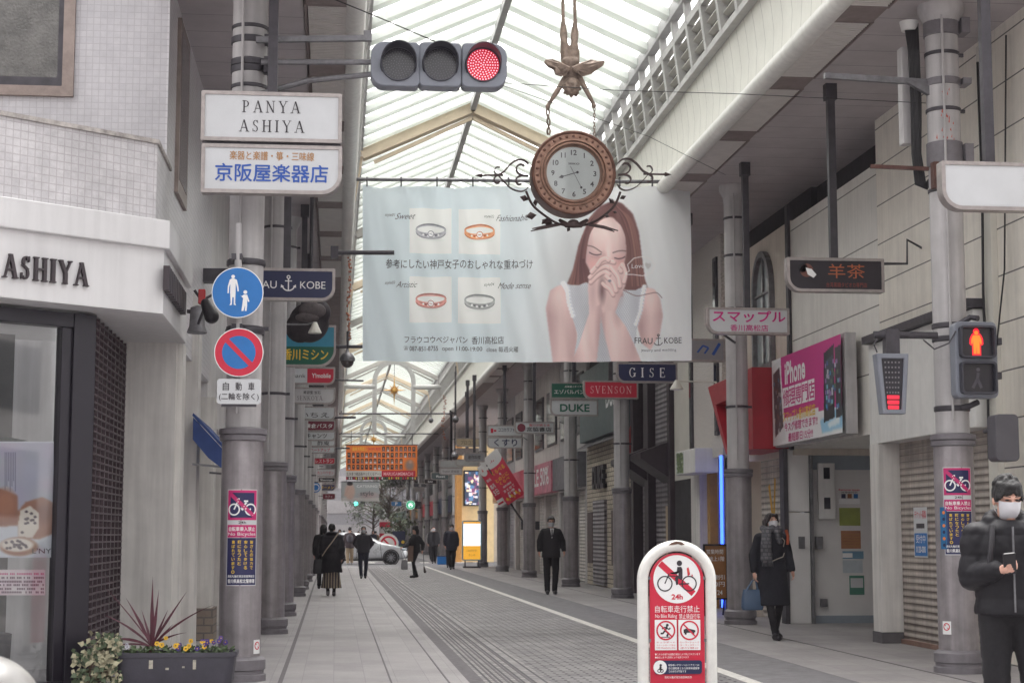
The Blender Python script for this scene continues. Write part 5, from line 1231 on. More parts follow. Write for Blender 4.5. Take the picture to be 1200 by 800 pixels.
# no-bicycle posters wrapped round the columns
def bike(D, u, v, s, m, lw):
    for q in (-1, 1): D.ringd(u + q * .36 * s, v, .2 * s, .2 * s + lw, m, 24)
    D.path([(u - .36 * s, v), (u - .2 * s, v + .34 * s), (u + .14 * s, v + .30 * s), (u + .36 * s, v)], lw, m).path([(u - .18 * s, v + .3 * s), (u, v - .02 * s), (u + .14 * s, v + .3 * s)], lw, m).path([(u, v - .02 * s), (u + .36 * s, v)], lw, m).path([(u - .2 * s, v + .34 * s), (u - .22 * s, v + .44 * s), (u - .12 * s, v + .46 * s)], lw, m).line((u + .06 * s, v + .36 * s), (u + .24 * s, v + .36 * s), lw * 1.2, m)
def nobike(cx, cy_, r, px, py0, py1, Y, label, ws=None):
    zt, zb = P(px, py0, Y - r).z, P(px, py1, Y - r).z; c = P(px, (py0 + py1) / 2, Y - r)
    a = math.asin(max(-1, min(1, (c.x - cx) / r))) * r
    h = zt - zb; w = .305; o = thing('bicycle_ban_poster', label, 'poster', tuple(c), 'bicycle ban posters on the columns')
    f0 = onto_cyl(cx, cy_, r + .004, zb); f = lambda u, v, d=0: f0(u + a - w / 2, v, d)
    b = MB(); b.grid(12, 1, lambda s_, t_: f(w * s_, h * t_, 0)); b.build('sheet', m_face, o, 60)
    mp = M('poster_navy', lin(32, 34, 84), .45, 0, .05); mm_ = M('poster_pink', lin(196, 40, 110), .45, 0, .05)
    D = Draw(f, .002, .0008); e = .008
    D.rect(e, h * .68, w - e, h - e, mm_, 12).rect(e, h * .5, w - e, h * .63, mm_, 12).rect(e, e, w - e, h * .495, mp, 12).up()
    D.rect(.035, h * .705, w - .035, h * .965, mp, 10).up(); bike(D, w / 2, h * .79, w * .72, m_inkw, .014); D.up(); D.line((.035, h * .955), (w - .035, h * .715), .035, mm_, 10)
    D.text('24h', w * .38, h * .642, w * .62, h * .668, m_ink).text('自転車乗入禁止', w * .08, h * .565, w * .92, h * .61, m_inkw, .03).text('No Bicycles', w * .06, h * .51, w * .94, h * .553, m_inkw, .0)
    for k, t in enumerate(['皆さんの協力で', '安心して歩ける', '町になったと', '喜ばれています。']):
        for j, ch_ in enumerate(t): D.text(ch_, w * (.76 - .19 * k), h * (.435 - .044 * j), w * (.86 - .19 * k), h * (.468 - .044 * j), m_yel, .03)
    D.text('高松丸亀町商店街振興組合', w * .07, h * .085, w * .93, h * .112, m_inkw).text('香川県高松北警察署', w * .07, h * .028, w * .93, h * .07, m_inkw, .03)
    D.build('printing', o); return o
nobike(-.9, 16.7, .2, 283.5, 573, 686, 16.7, 'navy and pink bicycle ban poster on the nearest left column')
nobike(6.27, 16.9, .2, 1123.5, 547, 650, 16.9, 'navy and pink bicycle ban poster on the nearest right column')
tb = thing('teal_strip_poster', 'narrow teal strip poster on the right column beside the bicycle ban poster', 'poster', tuple(P(1101, 617, 16.8)))
f0 = onto_cyl(6.27, 16.9, .204, P(1101, 643, 16.8).z); D = Draw(lambda u, v, d=0: f0(u - .235, v, d), .002); D.rect(0, 0, .085, .42, M('strip_teal', lin(40, 110, 160), .5, 0, .2, 20), 4).up()
for k in range(6): D.disc(.045, .04 + k * .065, .017, m_orange if k % 2 else m_navy, 10)
D.build('sheet', tb)
ns = thing('notice_sheet', 'small white and blue notice on the shutter left of the nearest right column', 'notice', (7.0, 20.6, 1.3))
fN = flat((7.23, yX(1098, 7.23), 0), (0, -1, 0), (0, 0, 1)); D = Draw(flat((7.235, 20.95, P(1095, 653, 20.6).z), (0, -1, 0), (0, 0, 1)), .003); D.rect(0, 0, .5, .62, m_face).up().rect(.02, .02, .48, .3, m_blue).text('チケット募集', .04, .48, .46, .58, m_red).up().text('受付中', .08, .18, .42, .28, m_inkw).text('0120-000', .08, .06, .42, .14, m_inkw).rect(.1, .36, .4, .42, m_dksteel); D.build('sheet', ns)

# ------------------------------------------------------------------ foreground bicycle-ban barrier sign
yF = 13.0
fx0, fx1 = P(747, 700, yF).x, P(839, 700, yF).x; ztop = P(792, 633, yF).z; cxs = (fx0 + fx1) / 2; hw = (fx1 - fx0) / 2 - .04; rT = hw
bs = thing('bicycle_ban_stand', 'white arched stand with red bicycle ban board in the near foreground', 'sign stand', (cxs, yF, 0))
zc = ztop - .04 - rT
b = MB(); b.tube([(cxs - hw, yF, 0)] + [(cxs - hw, yF, zc * k / 6) for k in range(1, 6)] + [(cxs - rT * math.cos(t), yF, zc + rT * math.sin(t)) for t in np.linspace(0, math.pi, 25)] + [(cxs + hw, yF, zc * k / 6) for k in range(5, 0, -1)] + [(cxs + hw, yF, 0)], .043, 14)
b.build('tube_frame', M('stand_white', lin(226, 225, 220), .3, 0, .06, 14, coat=.2), bs, 60)
b = MB()
for q in (-1, 1): b.lathe([(.11, 0), (.11, .015), (.05, .03), (.045, .1)], (cxs + q * hw, yF, 0), 16)
b.build('foot', m_dksteel, bs)
pw = hw - .055; f = flat((cxs, yF - .01, 0)); zb = .12; zc2 = zc
arc = [(pw * math.cos(t), zc2 + pw * math.sin(t)) for t in np.linspace(0, math.pi, 25)]
b = MB(); b.prism([(-pw, zb), (pw, zb)] + arc, f, -.025, 0); b.build('panel', m_red, bs, None)
b = MB()
for z in (zc2 + .02, zc2 - .45):
    for q in (-1, 1): b.box(cxs + q * (pw + .02) - .025, cxs + q * (pw + .02) + .025, yF - .012, yF + .01, z - .012, z + .012)
b.build('bolt', m_steel, bs, None)
D = Draw(f, .003); rC = pw * .87; zC = zc2 + .012
D.disc(0, zC, rC, m_inkw, 48).up().line((-rC * .72, zC + rC * .66), (rC * .70, zC - rC * .60), rC * .26, m_red).up()
def rider(D, u, v, s, m):
    for q in (-1, 1): D.ringd(u + q * .56 * s, v - .2 * s, .30 * s, .355 * s, m, 30)
    D.line((u - .56 * s, v - .2 * s), (u - .36 * s, v + .26 * s), .05 * s, m).line((u - .42 * s, v + .14 * s), (u + .0 * s, v + .14 * s), .045 * s, m).line((u - .30 * s, v + .28 * s), (u - .1 * s, v + .26 * s), .05 * s, m)
    D.disc(u + .12 * s, v + .72 * s, .125 * s, m, 22)
    D.poly([(u + .02 * s, v + .55 * s), (u + .2 * s, v + .56 * s), (u + .26 * s, v + .45 * s), (u + .26 * s, v + .05 * s), (u + .2 * s, v - .05 * s), (u + .06 * s, v + .03 * s), (u + .05 * s, v - .25 * s), (u - .04 * s, v - .26 * s), (u - .1 * s, v + .05 * s), (u - .02 * s, v + .14 * s), (u + .07 * s, v + .16 * s), (u + .07 * s, v + .36 * s), (u + .0 * s, v + .3 * s), (u - .26 * s, v + .3 * s), (u - .26 * s, v + .24 * s), (u - .02 * s, v + .22 * s)], m)
    D.line((u + .1 * s, v - .22 * s), (u + .56 * s, v - .2 * s), .06 * s, m)
rider(D, 0, zC + .0, rC * .92, m_ink)
D.text('24h', -rC * .24, zC - rC * .84, rC * .24, zC - rC * .62, m_red, .03)
D.poly([(rC * .42, zC + rC * .45), (rC * .5, zC + rC * .5), (rC * .56, zC + rC * .2), (rC * .46, zC + rC * .12)], m_red).poly([(rC * .64, zC + rC * .22), (rC * .69, zC + rC * .12), (rC * .61, zC + rC * .12)], m_red)
D.up(); D.poly([(rC * .46, zC + rC * .42), (rC * .5, zC + rC * .36), (rC * .48, zC + rC * .22)], m_orange)
zz = lambda py: P(792, py, yF).z
D.text('自転車走行禁止', -pw * .82, zz(717), pw * .82, zz(709), m_inkw, .01).text('No Bike Riding', -pw * .82, zz(724.5), -pw * .02, zz(719), m_inkw, .0).text('禁止骑自行车', pw * .06, zz(724.5), pw * .84, zz(718.5), m_inkw, .0)
for q, t3 in ((-1, ('キックボード', 'スケートボード禁止', 'NO Skateboarding')), (1, ('ローラーシューズ', 'ローラースケート', '走行禁止'))):
    u0, u1 = (-pw * .84, -pw * .03) if q < 0 else (pw * .03, pw * .84); uc = (u0 + u1) / 2
    D.rect(u0, zz(761), u1, zz(725.5), m_inkw); D.up()
    zcn = zz(738); s_ = .062
    if q < 0:
        D.disc(uc + .012, zcn + .04, .011, m_ink, 12).path([(uc + .01, zcn + .03), (uc - .005, zcn), (uc + .02, zcn - .02), (uc + .008, zcn - .045)], .014, m_ink).path([(uc - .005, zcn), (uc - .025, zcn - .025), (uc - .04, zcn - .02)], .013, m_ink).path([(uc - .03, zcn + .012), (uc - .005, zcn + .025), (uc + .025, zcn + .008), (uc + .035, zcn + .02)], .01, m_ink).line((uc - .035, zcn - .05), (uc + .03, zcn - .05), .006, m_ink)
    else:
        D.poly([(uc - .045, zcn + .005), (uc - .02, zcn + .018), (uc + .01, zcn + .01), (uc + .045, zcn + .002), (uc + .045, zcn - .015), (uc - .045, zcn - .02)], m_ink); D.disc(uc - .03, zcn - .024, .009, m_ink, 10).disc(uc + .03, zcn - .022, .009, m_ink, 10)
    D.up(); D.ringd(uc, zcn, s_, s_ + .012, m_red, 30).line((uc - s_ * .7, zcn + s_ * .7), (uc + s_ * .7, zcn - s_ * .7), .011, m_red)
    for k, t in enumerate(t3): D.text(t, u0 + .012, zz(759.5 - (2 - k) * 3.3), u1 - .012, zz(757.4 - (2 - k) * 3.3), m_red, .0)
D.text('●これらの走行は道路交通法により禁止されています', -pw * .84, zz(767), pw * .82, zz(764.5), m_inkw, 0).text('●違反しますと罰則により処罰されます', -pw * .84, zz(770.5), pw * .4, zz(768.2), m_inkw, 0)
D.poly(rrect(-pw * .86, zz(789), pw * .88, zz(773), (.02,) * 4), m_navy).up().disc(-pw * .66, zz(781), .052, m_inkw, 26).up()
D.disc(-pw * .64, zz(778.5), .01, m_ink, 10).path([(-pw * .64, zz(780)), (-pw * .66, zz(783)), (-pw * .6, zz(784))], .016, m_ink).ringd(-pw * .7, zz(785), .008, .014, m_ink, 12).ringd(-pw * .6, zz(785), .008, .014, m_ink, 12)
for k, t in enumerate(('電動車いすカート(シニアカー)は', '歩行補助車となる為専用通路等', 'での歩行が可能です')): D.text(t, -pw * .36, zz(780 + k * 3.6), pw * (.78 if k < 2 else .3), zz(777.2 + k * 3.6), m_inkw, .01)
D.text('高松丸亀町商店街振興組合', -pw * .5, zz(794), pw * .5, zz(791.3), m_inkw, 0)
D.build('printing', bs)
D = Draw(lambda u, v, d=0: Vector((cxs + (rT) * math.cos(u), yF - .0445 - d, zc + (rT + .006 + v) * math.sin(u))), .0)
D.poly([(1.35, .012), (1.45, .026), (1.6, .03), (1.75, .022), (1.83, .008), (1.7, .003), (1.55, .008), (1.45, .0)], M('rust', lin(112, 84, 72), .8, 0, .3, 30)); D.build('chipped_paint', bs)

# ------------------------------------------------------------------ traffic light on the left column
yT = 16.1
tl = thing('traffic_light', 'horizontal three lamp traffic light showing red on a bracket over the street', 'traffic light', tuple(P(513, 75, yT)))
m_tl = M('signal_grey', lin(128, 132, 143), .4, 0, .08, 5); m_hood = M('signal_hood', lin(60, 60, 70), .5, 0, .08)
m_led = M('lamp_dark', lin(40, 38, 46), .25, 0, .15, 60, spec=.6); m_ledr = M('lamp_red', lin(170, 6, 26), .4, 0, 0, emit=(1, .002, .07), estr=.10); m_dot = M('lamp_dots', (1, .7, .7), .4, 0, 0, emit=(1, .4, .5), estr=.4); m_dotd = M('lamp_dots_off', lin(84, 80, 90), .3)
cen = [(465, 75), (514, 75.5), (564, 76.5)]
sc = yT / 2000
for k, (px, py) in enumerate(cen):
    c = P(px + (2 if k == 0 else 2 if k == 1 else 2), py, yT); w = .205; h = .22; f = flat(c)
    rad = (.13 if k == 0 else .05, .13 if k == 2 else .05, .13 if k == 2 else .05, .13 if k == 0 else .05)
    b = MB(); b.prism(rrect(-w + (-.06 if k == 0 else .0), -h, w + (.03 if k == 2 else 0), h, rad), f, -.2, 0); hs_ = b.build('housing', m_tl, tl, 30, .012)
    rl = .158; lc = c + Vector((.0, -.0, 0))
    b = MB(); b.lathe([(rl + .012, 0), (rl + .012, .02), (rl, .02)], tuple(lc), 40, 'y', caps=False); b.build('lens_ring', m_hood, hs_)
    D = Draw(flat(lc), .006); D.disc(0, 0, rl, m_ledr if k == 2 else m_led, 40).up()
    for ring_ in range(0, 7):
        rr_ = rl * ring_ / 6.6; nn = max(1, int(6 * ring_ * .9))
        for j in range(nn):
            a = 2 * math.pi * j / nn; D.disc(rr_ * math.cos(a), rr_ * math.sin(a), .0068 if k == 2 else .0045, m_dot if k == 2 else m_dotd, 5)
    D.build('lens', hs_)
    n_ = 26; vs = []
    for i in range(n_ + 1):
        a = R(-28 + 236 * i / n_); dep = .02 + .2 * max(0, math.sin((a + R(28)) / R(236) * math.pi)) ** .6
        for rr_ in (rl + .012, rl + .02): vs += [f(rr_ * math.cos(a), rr_ * math.sin(a), .0), f(rr_ * math.cos(a) * .97, rr_ * math.sin(a) * .97, dep)]
    fs = []
    for i in range(n_): q = 4 * i; fs += [(q, q + 1, q + 5, q + 4), (q + 2, q + 6, q + 7, q + 3), (q + 1, q + 3, q + 7, q + 5)]
    b = MB(); b.add(vs, fs); b.build('hood', m_hood, hs_, 60)
b = MB()
for y0p, y1p, y_ in ((73, 73, 16.35), (104, 87, 16.35)):
    b.tube([P(326 - 20, y0p + (6 if y1p < y0p else 0), y_), P(360, y0p - (9 if y1p < y0p else 0), y_), P(438, y1p, 16.25)], .028, 10)
b.build('arm', m_steel, tl)
b = MB(); b.bar(P(300, 47, 16.4), P(433, 45, 16.4), .055); b.box(*(lambda c: (c.x - .05, c.x + .03, c.y - .03, c.y + .03, c.z - .04, c.z + .06))(P(432, 44, 16.4))); b.build('tie_arm', m_steel, tl, None)
b = MB()
for py in (46, 72, 80):
    z = P(282, py, 16.6).z; b.lathe([(.172, -.035), (.185, -.03), (.185, .03), (.172, .035)], (-.9, 16.7, z), 28)
    b.box(-.75, -.62, 16.5, 16.62, z - .06, z + .03); b.build('clamp', m_dksteel, tl); b = MB()

# pedestrian light and countdown on the right column
yP = 16.5
pl_ = thing('pedestrian_light', 'grey pedestrian light showing the red standing figure', 'pedestrian light', tuple(P(1145, 421, yP)))
p, q = P(1121, 466, yP), P(1168, 377, yP); w, h = q.x - p.x, q.z - p.z; f = flat((p.x, yP, p.z))
b = MB(); b.prism(rrect(0, 0, w, h, (.06,) * 4), f, -.16, 0); hb = b.build('housing', m_tl, pl_, 30, .012)
mfig = M('figure_glow', lin(255, 110, 30), .4, 0, 0, emit=(1, .2, .02), estr=.3); mfr = M('figure_halo', lin(220, 10, 30), .4, 0, 0, emit=(1, .0, .03), estr=.3)
for k, v0 in enumerate((h * .52, h * .05)):
    b = MB(); b.ring(rrect(.035, v0, w - .035, v0 + h * .42, (.04,) * 4), rrect(.055, v0 + .02, w - .055, v0 + h * .42 - .02, (.03,) * 4), f, 0.0, .07); b.build('hood', m_hood, pl_, 30)
    D = Draw(f, .004); D.poly(rrect(.05, v0 + .015, w - .05, v0 + h * .42 - .015, (.03,) * 4), m_led).up()
    def stand(s, m, du=0, dv=0):
        u, v = w / 2 + du, v0 + h * .21 + dv; D.k += .1; D.disc(u, v + .098 * s, .022 * s, m, 14)
        D.poly([(u + a * s, v + c_ * s) for a, c_ in ((-.035, .072), (.035, .072), (.055, .03), (.058, -.02), (.044, -.022), (.034, .015), (.034, -.125), (.004, -.125), (.0, -.04), (-.004, -.125), (-.034, -.125), (-.034, .015), (-.044, -.022), (-.058, -.02), (-.055, .03))], m)
    if k == 0:
        for q in ((-.009, 0), (.009, 0), (0, -.009), (0, .009)): stand(1.1, mfr, *q)
        D.up(); stand(.96, mfig)
    else:
        D.disc(w / 2 + .01, v0 + h * .32, .02, m_dotd, 12).path([(w / 2 + .01, v0 + h * .28), (w / 2, v0 + h * .2), (w / 2 + .04, v0 + h * .08)], .03, m_dotd).path([(w / 2, v0 + h * .2), (w / 2 - .05, v0 + h * .08)], .03, m_dotd)
    D.build('lens', pl_)
b = MB()
for py in (373, 471):
    c = P(1146, py, yP + .1); b.tube([c, c + Vector((-.05, .08, .02 if py < 400 else -.03)), Vector((6.3, 16.72, c.z - .05))], .03, 10); b.lathe([(.172, -.03), (.183, -.02), (.183, .02), (.172, .03)], (6.27, 16.9, c.z - .05), 28); b.build('bracket', m_dksteel, pl_); b = MB()
for yy in (400, 440): c = P(1171, yy, yP); b = MB(); b.box(c.x - .02, c.x + .02, yP - .02, yP + .1, c.z - .035, c.z + .035); b.build('hinge', m_dksteel, pl_)
cd = thing('countdown_light', 'tapering grey waiting time indicator with red lower bars', 'countdown signal', tuple(P(1046, 450, yP)))
f = flat(P(1046, 450, yP)); s_ = yP / 2000
out = [(-13.5 * s_, -36 * s_), (14.5 * s_, -36 * s_), (20 * s_, 37 * s_), (-20 * s_, 37 * s_)]; inn = [(-9 * s_, -31 * s_), (9.5 * s_, -31 * s_), (14 * s_, 31 * s_), (-14 * s_, 31 * s_)]
b = MB(); b.prism(out, f, -.12, 0); b.ring(out, inn, f, 0, .03); b.build('case', m_tl, cd, None, .008)
D = Draw(f, .004); D.poly(inn, m_led).up()
for r_ in range(10):
    v = (27 - r_ * 6.1) * s_; half = (11.5 - r_ * .42) * s_; lit = r_ >= 7
    if lit: D.rect(-half * .85, v - 2.1 * s_, half * .9, v + 2.1 * s_, M('bar_red', lin(230, 24, 40), .4, 0, 0, emit=(1, .02, .05), estr=.3))
    else:
        for j in range(5): D.rect(half * (-.8 + .38 * j) - .006, v - .012, half * (-.8 + .38 * j) + .01, v + .004, m_band)
D.build('display', cd)
b = MB(); b.cyl(P(1024, 392, 16.6), P(1098, 393, 16.6), .036, n=12); c = P(1044, 393, 16.6); b.box(c.x - .07, c.x + .07, c.y - .06, c.y + .06, c.z - .19, c.z + .06)
b.tube([P(1028, 397, 16.5), P(1024, 403, 16.5), P(1028, 413, 16.5)], .008); b.tube([P(1082, 398, 16.5), P(1095, 409, 16.5), P(1112, 402, 16.5), P(1120, 388, 16.5)], .008)
b.lathe([(.172, -.03), (.183, -.02), (.183, .02), (.172, .03)], (6.27, 16.9, c.z), 28); b.build('bracket', m_dksteel, cd)
# cable bundle, slim box and brackets on the right column top
cb = thing('cable_bundle', 'bundle of black cables beside a slim grey box on the right column', 'cables', tuple(P(1070, 130, 17)))
b = MB()
for k in range(7): b.tube([P(1061 + k * 2.2, 28, 17.1), P(1066 + k * 1.6, 60, 17 - .02 * k), P(1069 + k * 1.6 + 2 * math.sin(k), 120, 17 - .02 * (k % 3)), P(1070 + k * 1.3, 180, 17 - .02 * (k % 2)), P(1074 + k * 1.6, 216, 17), P(1086, 221 - k, 17), P(1094, 205, 17)], .018, 6)
b.build('cable', m_wire, cb)
b = MB(); p, q = P(1059, 168, 17.1), P(1068, 55, 17.1); b.box(p.x, q.x, 17.1, 17.25, p.z, q.z); b.build('box', m_colgrey, cb, None, .01)
b = MB(); b.lathe([(.1, .0), (.08, -.1)], tuple(P(1065, 26, 17.1)), 12); b.build('socket', m_white, cb)
hb_ = thing('column_bracket', 'steel cross arm and brown bar fixed to the nearest right column', 'bracket', tuple(P(1030, 95, 16.9)))
b = MB(); b.bar(P(966, 89, 16.9), P(1088, 97, 16.9), .06); b.prism([(0, 0), (.42, 0), (.42, -.2), (.36, -.2)], flat(P(1060, 96, 16.88)), -.03, .03); b.build('arm', m_steel, hb_, None)
b = MB(); b.bar(P(1020, 195, 16.9), P(1088, 198, 16.9), .03, .04); b.box(*(lambda c: (c.x - .03, c.x + .03, 16.65, 16.75, c.z - .12, c.z + .15))(P(1088, 212, 16.9))); b.build('rusty_bar', M('rust_brown', lin(96, 66, 60), .7, .2, .3, 12), hb_, None)
b = MB()
for py, hh in ((30, .1), (95, .04), (180, .13)):
    z = P(1105, py, 16.8).z; b.lathe([(.172, -hh), (.186, -hh + .005), (.186, hh - .005), (.172, hh)], (6.27, 16.9, z), 28); b.box(6.44, 6.53, 16.75, 16.95, z - hh * .8, z + hh * .8); b.build('clamp', m_band, hb_); b = MB()

# ------------------------------------------------------------------ cherub, chains, clock
yC = 19.2; sC = yC / 2000
Q = lambda x, y, d=0.0: P(x, y, yC + d)
m_brz = M('bronze_patina', lin(146, 128, 116), .5, .35, .3, 14, bump=.3, bscale=40)
def remesh(mb, name, m, parent, voxel, smooth=6, disp=None, keep_world=True):
    me = mb.mesh(name, m, None); o = bpy.data.objects.new(name, me); COL.objects.link(o)
    r = o.modifiers.new('r', 'REMESH'); r.mode = 'VOXEL'; r.voxel_size = voxel; r.use_smooth_shade = True
    if smooth: s = o.modifiers.new('s', 'SMOOTH'); s.iterations = smooth; s.factor = .5
    dg = bpy.context.evaluated_depsgraph_get(); me2 = bpy.data.meshes.new_from_object(o.evaluated_get(dg)); o.modifiers.clear(); o.data = me2; bpy.data.meshes.remove(me)
    me2.name = name
    if not me2.materials: me2.materials.append(m)
    if disp:
        n = len(me2.vertices); co = np.empty(n * 3); no = np.empty(n * 3); me2.vertices.foreach_get('co', co); me2.vertices.foreach_get('normal', no)
        co = co.reshape(-1, 3); no = no.reshape(-1, 3); co = co + no * disp(co)[:, None]; me2.vertices.foreach_set('co', co.ravel()); me2.update()
    me2.polygons.foreach_set('use_smooth', [True] * len(me2.polygons))
    if parent is not None: attach(o, parent) if keep_world else setattr(o, 'parent', parent)
    return o
ch = thing('cherub_statue', 'bronze winged cherub hanging upside down above the clock', 'statue', tuple(Q(670, 75)))
b = MB(); px = sC
for s_, X in ((-1, (660, 660.5, 661, 663, 665)), (1, (674, 673.5, 673, 672.5, 672))):
    ys = (25, 41, 50, 62, 74); rs = (2.4, 5.0, 4.2, 7.0, 7.6); ds = (0, .02, -.02, 0, 0)
    for i in range(4): b.cap(Q(X[i], ys[i], ds[i]), rs[i] * px, Q(X[i + 1], ys[i + 1], ds[i + 1]), rs[i + 1] * px)
    b.ell(Q(X[0], 24, .03), (2.6 * px, 5 * px, 2.6 * px))
b.cap(Q(668, 75), 9.5 * px, Q(670, 90, .02), 8.2 * px); b.ell(Q(664.5, 73, -.05), (6.4 * px, 5 * px, 6.5 * px)); b.ell(Q(673, 73, -.05), (6.4 * px, 5 * px, 6.5 * px))
b.cap(Q(670, 90, .02), 7 * px, Q(670, 98, -.02), 5 * px); b.ell(Q(670, 101, -.05), (10.4 * px, 10.5 * px, 11.4 * px))
for k in range(26): a = k * 2.4; e = .3 + .7 * (k / 26); b.ell(Q(670 + 10 * math.cos(a) * math.sin(e * 1.5), 103 + 10 * math.sin(a) * math.sin(e * 1.5), -.05 - .1 * math.cos(e * 1.5)), 2.3 * px)
for pts in (((663, 91), (651, 110), (642, 124)), ((678, 89), (688, 108), (696, 123))):
    b.cap(Q(*pts[0]), 4.0 * px, Q(*pts[1], -.04), 3.0 * px); b.cap(Q(*pts[1], -.04), 3.0 * px, Q(*pts[2]), 2.2 * px); b.ell(Q(pts[2][0], pts[2][1] + 1), 3.0 * px)
    for k in range(4): b.cap(Q(pts[2][0] - 1.8 + k * 1.2, pts[2][1] + 1), .9 * px, Q(pts[2][0] - 1.8 + k * 1.2, pts[2][1] + 4, -.01), .7 * px)
remesh(b, 'body', m_brz, ch, .008, 3)
for outl in (((667, 80), (655, 72), (646, 69.5), (639, 70), (637.5, 74), (642, 79), (648, 82), (651, 88), (657, 90), (664, 88)), ((671, 80), (684, 74), (694, 70), (700, 71.5), (709, 71.5), (707, 77), (700, 82), (693, 87), (683, 90), (677, 87))):
    b = MB(); n = len(outl)
    cxm = sum(p_[0] for p_ in outl) / n; cym = sum(p_[1] for p_ in outl) / n
    front = [Q(x, y, -.085) for x, y in outl]; back = [Q(x, y, -.04) for x, y in outl]
    b.add(front + back + [Q(cxm, cym, -.14), Q(cxm, cym, -.03)], [(i, (i + 1) % n, 2 * n) for i in range(n)] + [((i + 1) % n + n, i + n, 2 * n + 1) for i in range(n)] + [(i, n + i, n + (i + 1) % n, (i + 1) % n) for i in range(n)])
    root = outl[0]
    for k in range(2, n - 1): b.tube([Q(*root, -.12), Q((root[0] + outl[k][0]) / 2, (root[1] + outl[k][1]) / 2, -.12), Q(outl[k][0] * .96 + root[0] * .04, outl[k][1] * .96 + root[1] * .04, -.085)], [.02, .018, .008], 6)
    b.build('wing', m_brz, ch, 40)
hp = thing('hanging_pole', 'slim bronze pole holding the left foot of the cherub', 'pole', tuple(Q(660, 0)))
b = MB(); b.tube([Q(660, 26), Q(659.6, 0), Vector((Q(659, 0).x, yC, 9.6))], .02, 10); b.build('pole', m_brz, hp)
hp = thing('hanging_pole', 'slim bronze pole holding the right foot of the cherub', 'pole', tuple(Q(674, 0)))
b = MB(); b.tube([Q(674, 26), Q(673.2, 0), Vector((Q(672.6, 0).x, yC, 9.6))], .02, 10); b.build('pole', m_brz, hp)
hx = thing('hanging_beam', 'steel cross beam under the roof from which the cherub hangs', 'beam', (XC, yC, 9.7))
b = MB(); b.box(XC - 2.4, XC + 2.4, yC - .06, yC + .06, 9.02, 9.14); b.box(XC - .3, XC + .3, yC - .05, yC + .05, 9.14, 9.7); b.build('beam', m_frm, hx, None)
for nm, x0_, x1_, sag in (('left', 641.5, 640.5, 1), ('right', 696.5, 696, 0)):
    cn = thing('hanging_chain', f'{"twisted cloth-wrapped" if sag else "bare linked"} chain from the cherub {nm} hand to the clock', 'chain', tuple(Q(x0_, 126)))
    b = MB()
    if sag:
        for k in range(2): b.tube([Q(x0_ + 1.6 * math.sin(t * 9 + k * 3.1) + 1.5 * math.sin(t * 2), 126 + 32 * t, .02 * math.cos(t * 9 + k * 3.1)) for t in np.linspace(0, 1, 26)], .011, 6)
    else:
        for k in range(9):
            c = Q(x0_, 128 + k * 3.6); ax = (Vector((1, 0, 0)), Vector((0, 1, 0)))[k % 2]
            b.tube([c + ax * .011 * math.cos(t) + Vector((0, 0, .024 * math.sin(t))) for t in np.linspace(0, 2 * math.pi, 13)], .005, 5)
    b.build('links', m_brz, cn)

ck = thing('street_clock', 'round copper coloured street clock with scroll ironwork hanging under the cherub', 'clock', tuple(Q(671, 200)))
cc = Q(671.5, 203.5); Rk = 51.5 * sC
m_cop = M('copper', lin(152, 117, 100), .42, .4, .25, 10); m_copd = M('copper_dark', lin(120, 86, 74), .45, .5, .25, 10); m_iron = M('iron_brown', lin(74, 58, 58), .5, .3, .15, 20)
L_ = lambda prof, m, nm, par=ck, n=64: MB().lathe([(r_ * Rk, h_) for r_, h_ in prof], tuple(cc), n, 'y', caps=False).build(nm, m, par, 30)
L_([(.0, -.42), (.6, -.42), (.88, -.36), (.96, -.3), (.98, -.1), (.98, .0), (.985, .04)], m_copd, 'case')
bz = L_([(.985, .02), (1.0, .05), (.99, .075), (.965, .085), (.93, .075), (.92, .06)], m_copd, 'rim')
L_([(.925, .055), (.92, .062), (.79, .062), (.785, .05)], m_cop, 'stud_band')
L_([(.79, .05), (.785, .085), (.75, .09), (.735, .06), (.72, .06), (.71, .085), (.68, .09), (.655, .06), (.65, .03), (.63, .03), (.625, .0)], m_cop, 'bezel')
b = MB()
for k in range(34):
    a = 2 * math.pi * (k + .5) / 34; c = cc + Vector((Rk * .858 * math.cos(a), -.064, Rk * .858 * math.sin(a))); b.ell(c, (.017, .014, .017), 10, 6)
b.build('studs', m_copd, ck, 60)
b = MB(); b.lathe([(.0, .012), (.635 * Rk, .012)], tuple(cc), 48, 'y', caps=False); dl = b.build('dial', M('dial_white', lin(212, 218, 216), .3, 0, .03, coat=.4), ck, 60)
rd = .625 * Rk; f = flat((cc.x + .008, cc.y - .012, cc.z))
D = Draw(f, .003)
for k in range(12):
    a = math.pi / 2 - 2 * math.pi * (k or 12) / 12; u, v = .79 * rd * math.cos(a), .79 * rd * math.sin(a); s2 = .095 * rd; t = str(k or 12); ww = s2 * (1.25 if len(t) > 1 else .72)
    D.text(t, u - ww * 1.2, v - s2 * 1.05, u + ww * 1.2, v + s2 * 1.05, m_ink, .02, keep=True)
D.text('SEIKO', -rd * .21, rd * .33, rd * .21, rd * .40, m_dksteel, .02); D.build('numerals', dl)
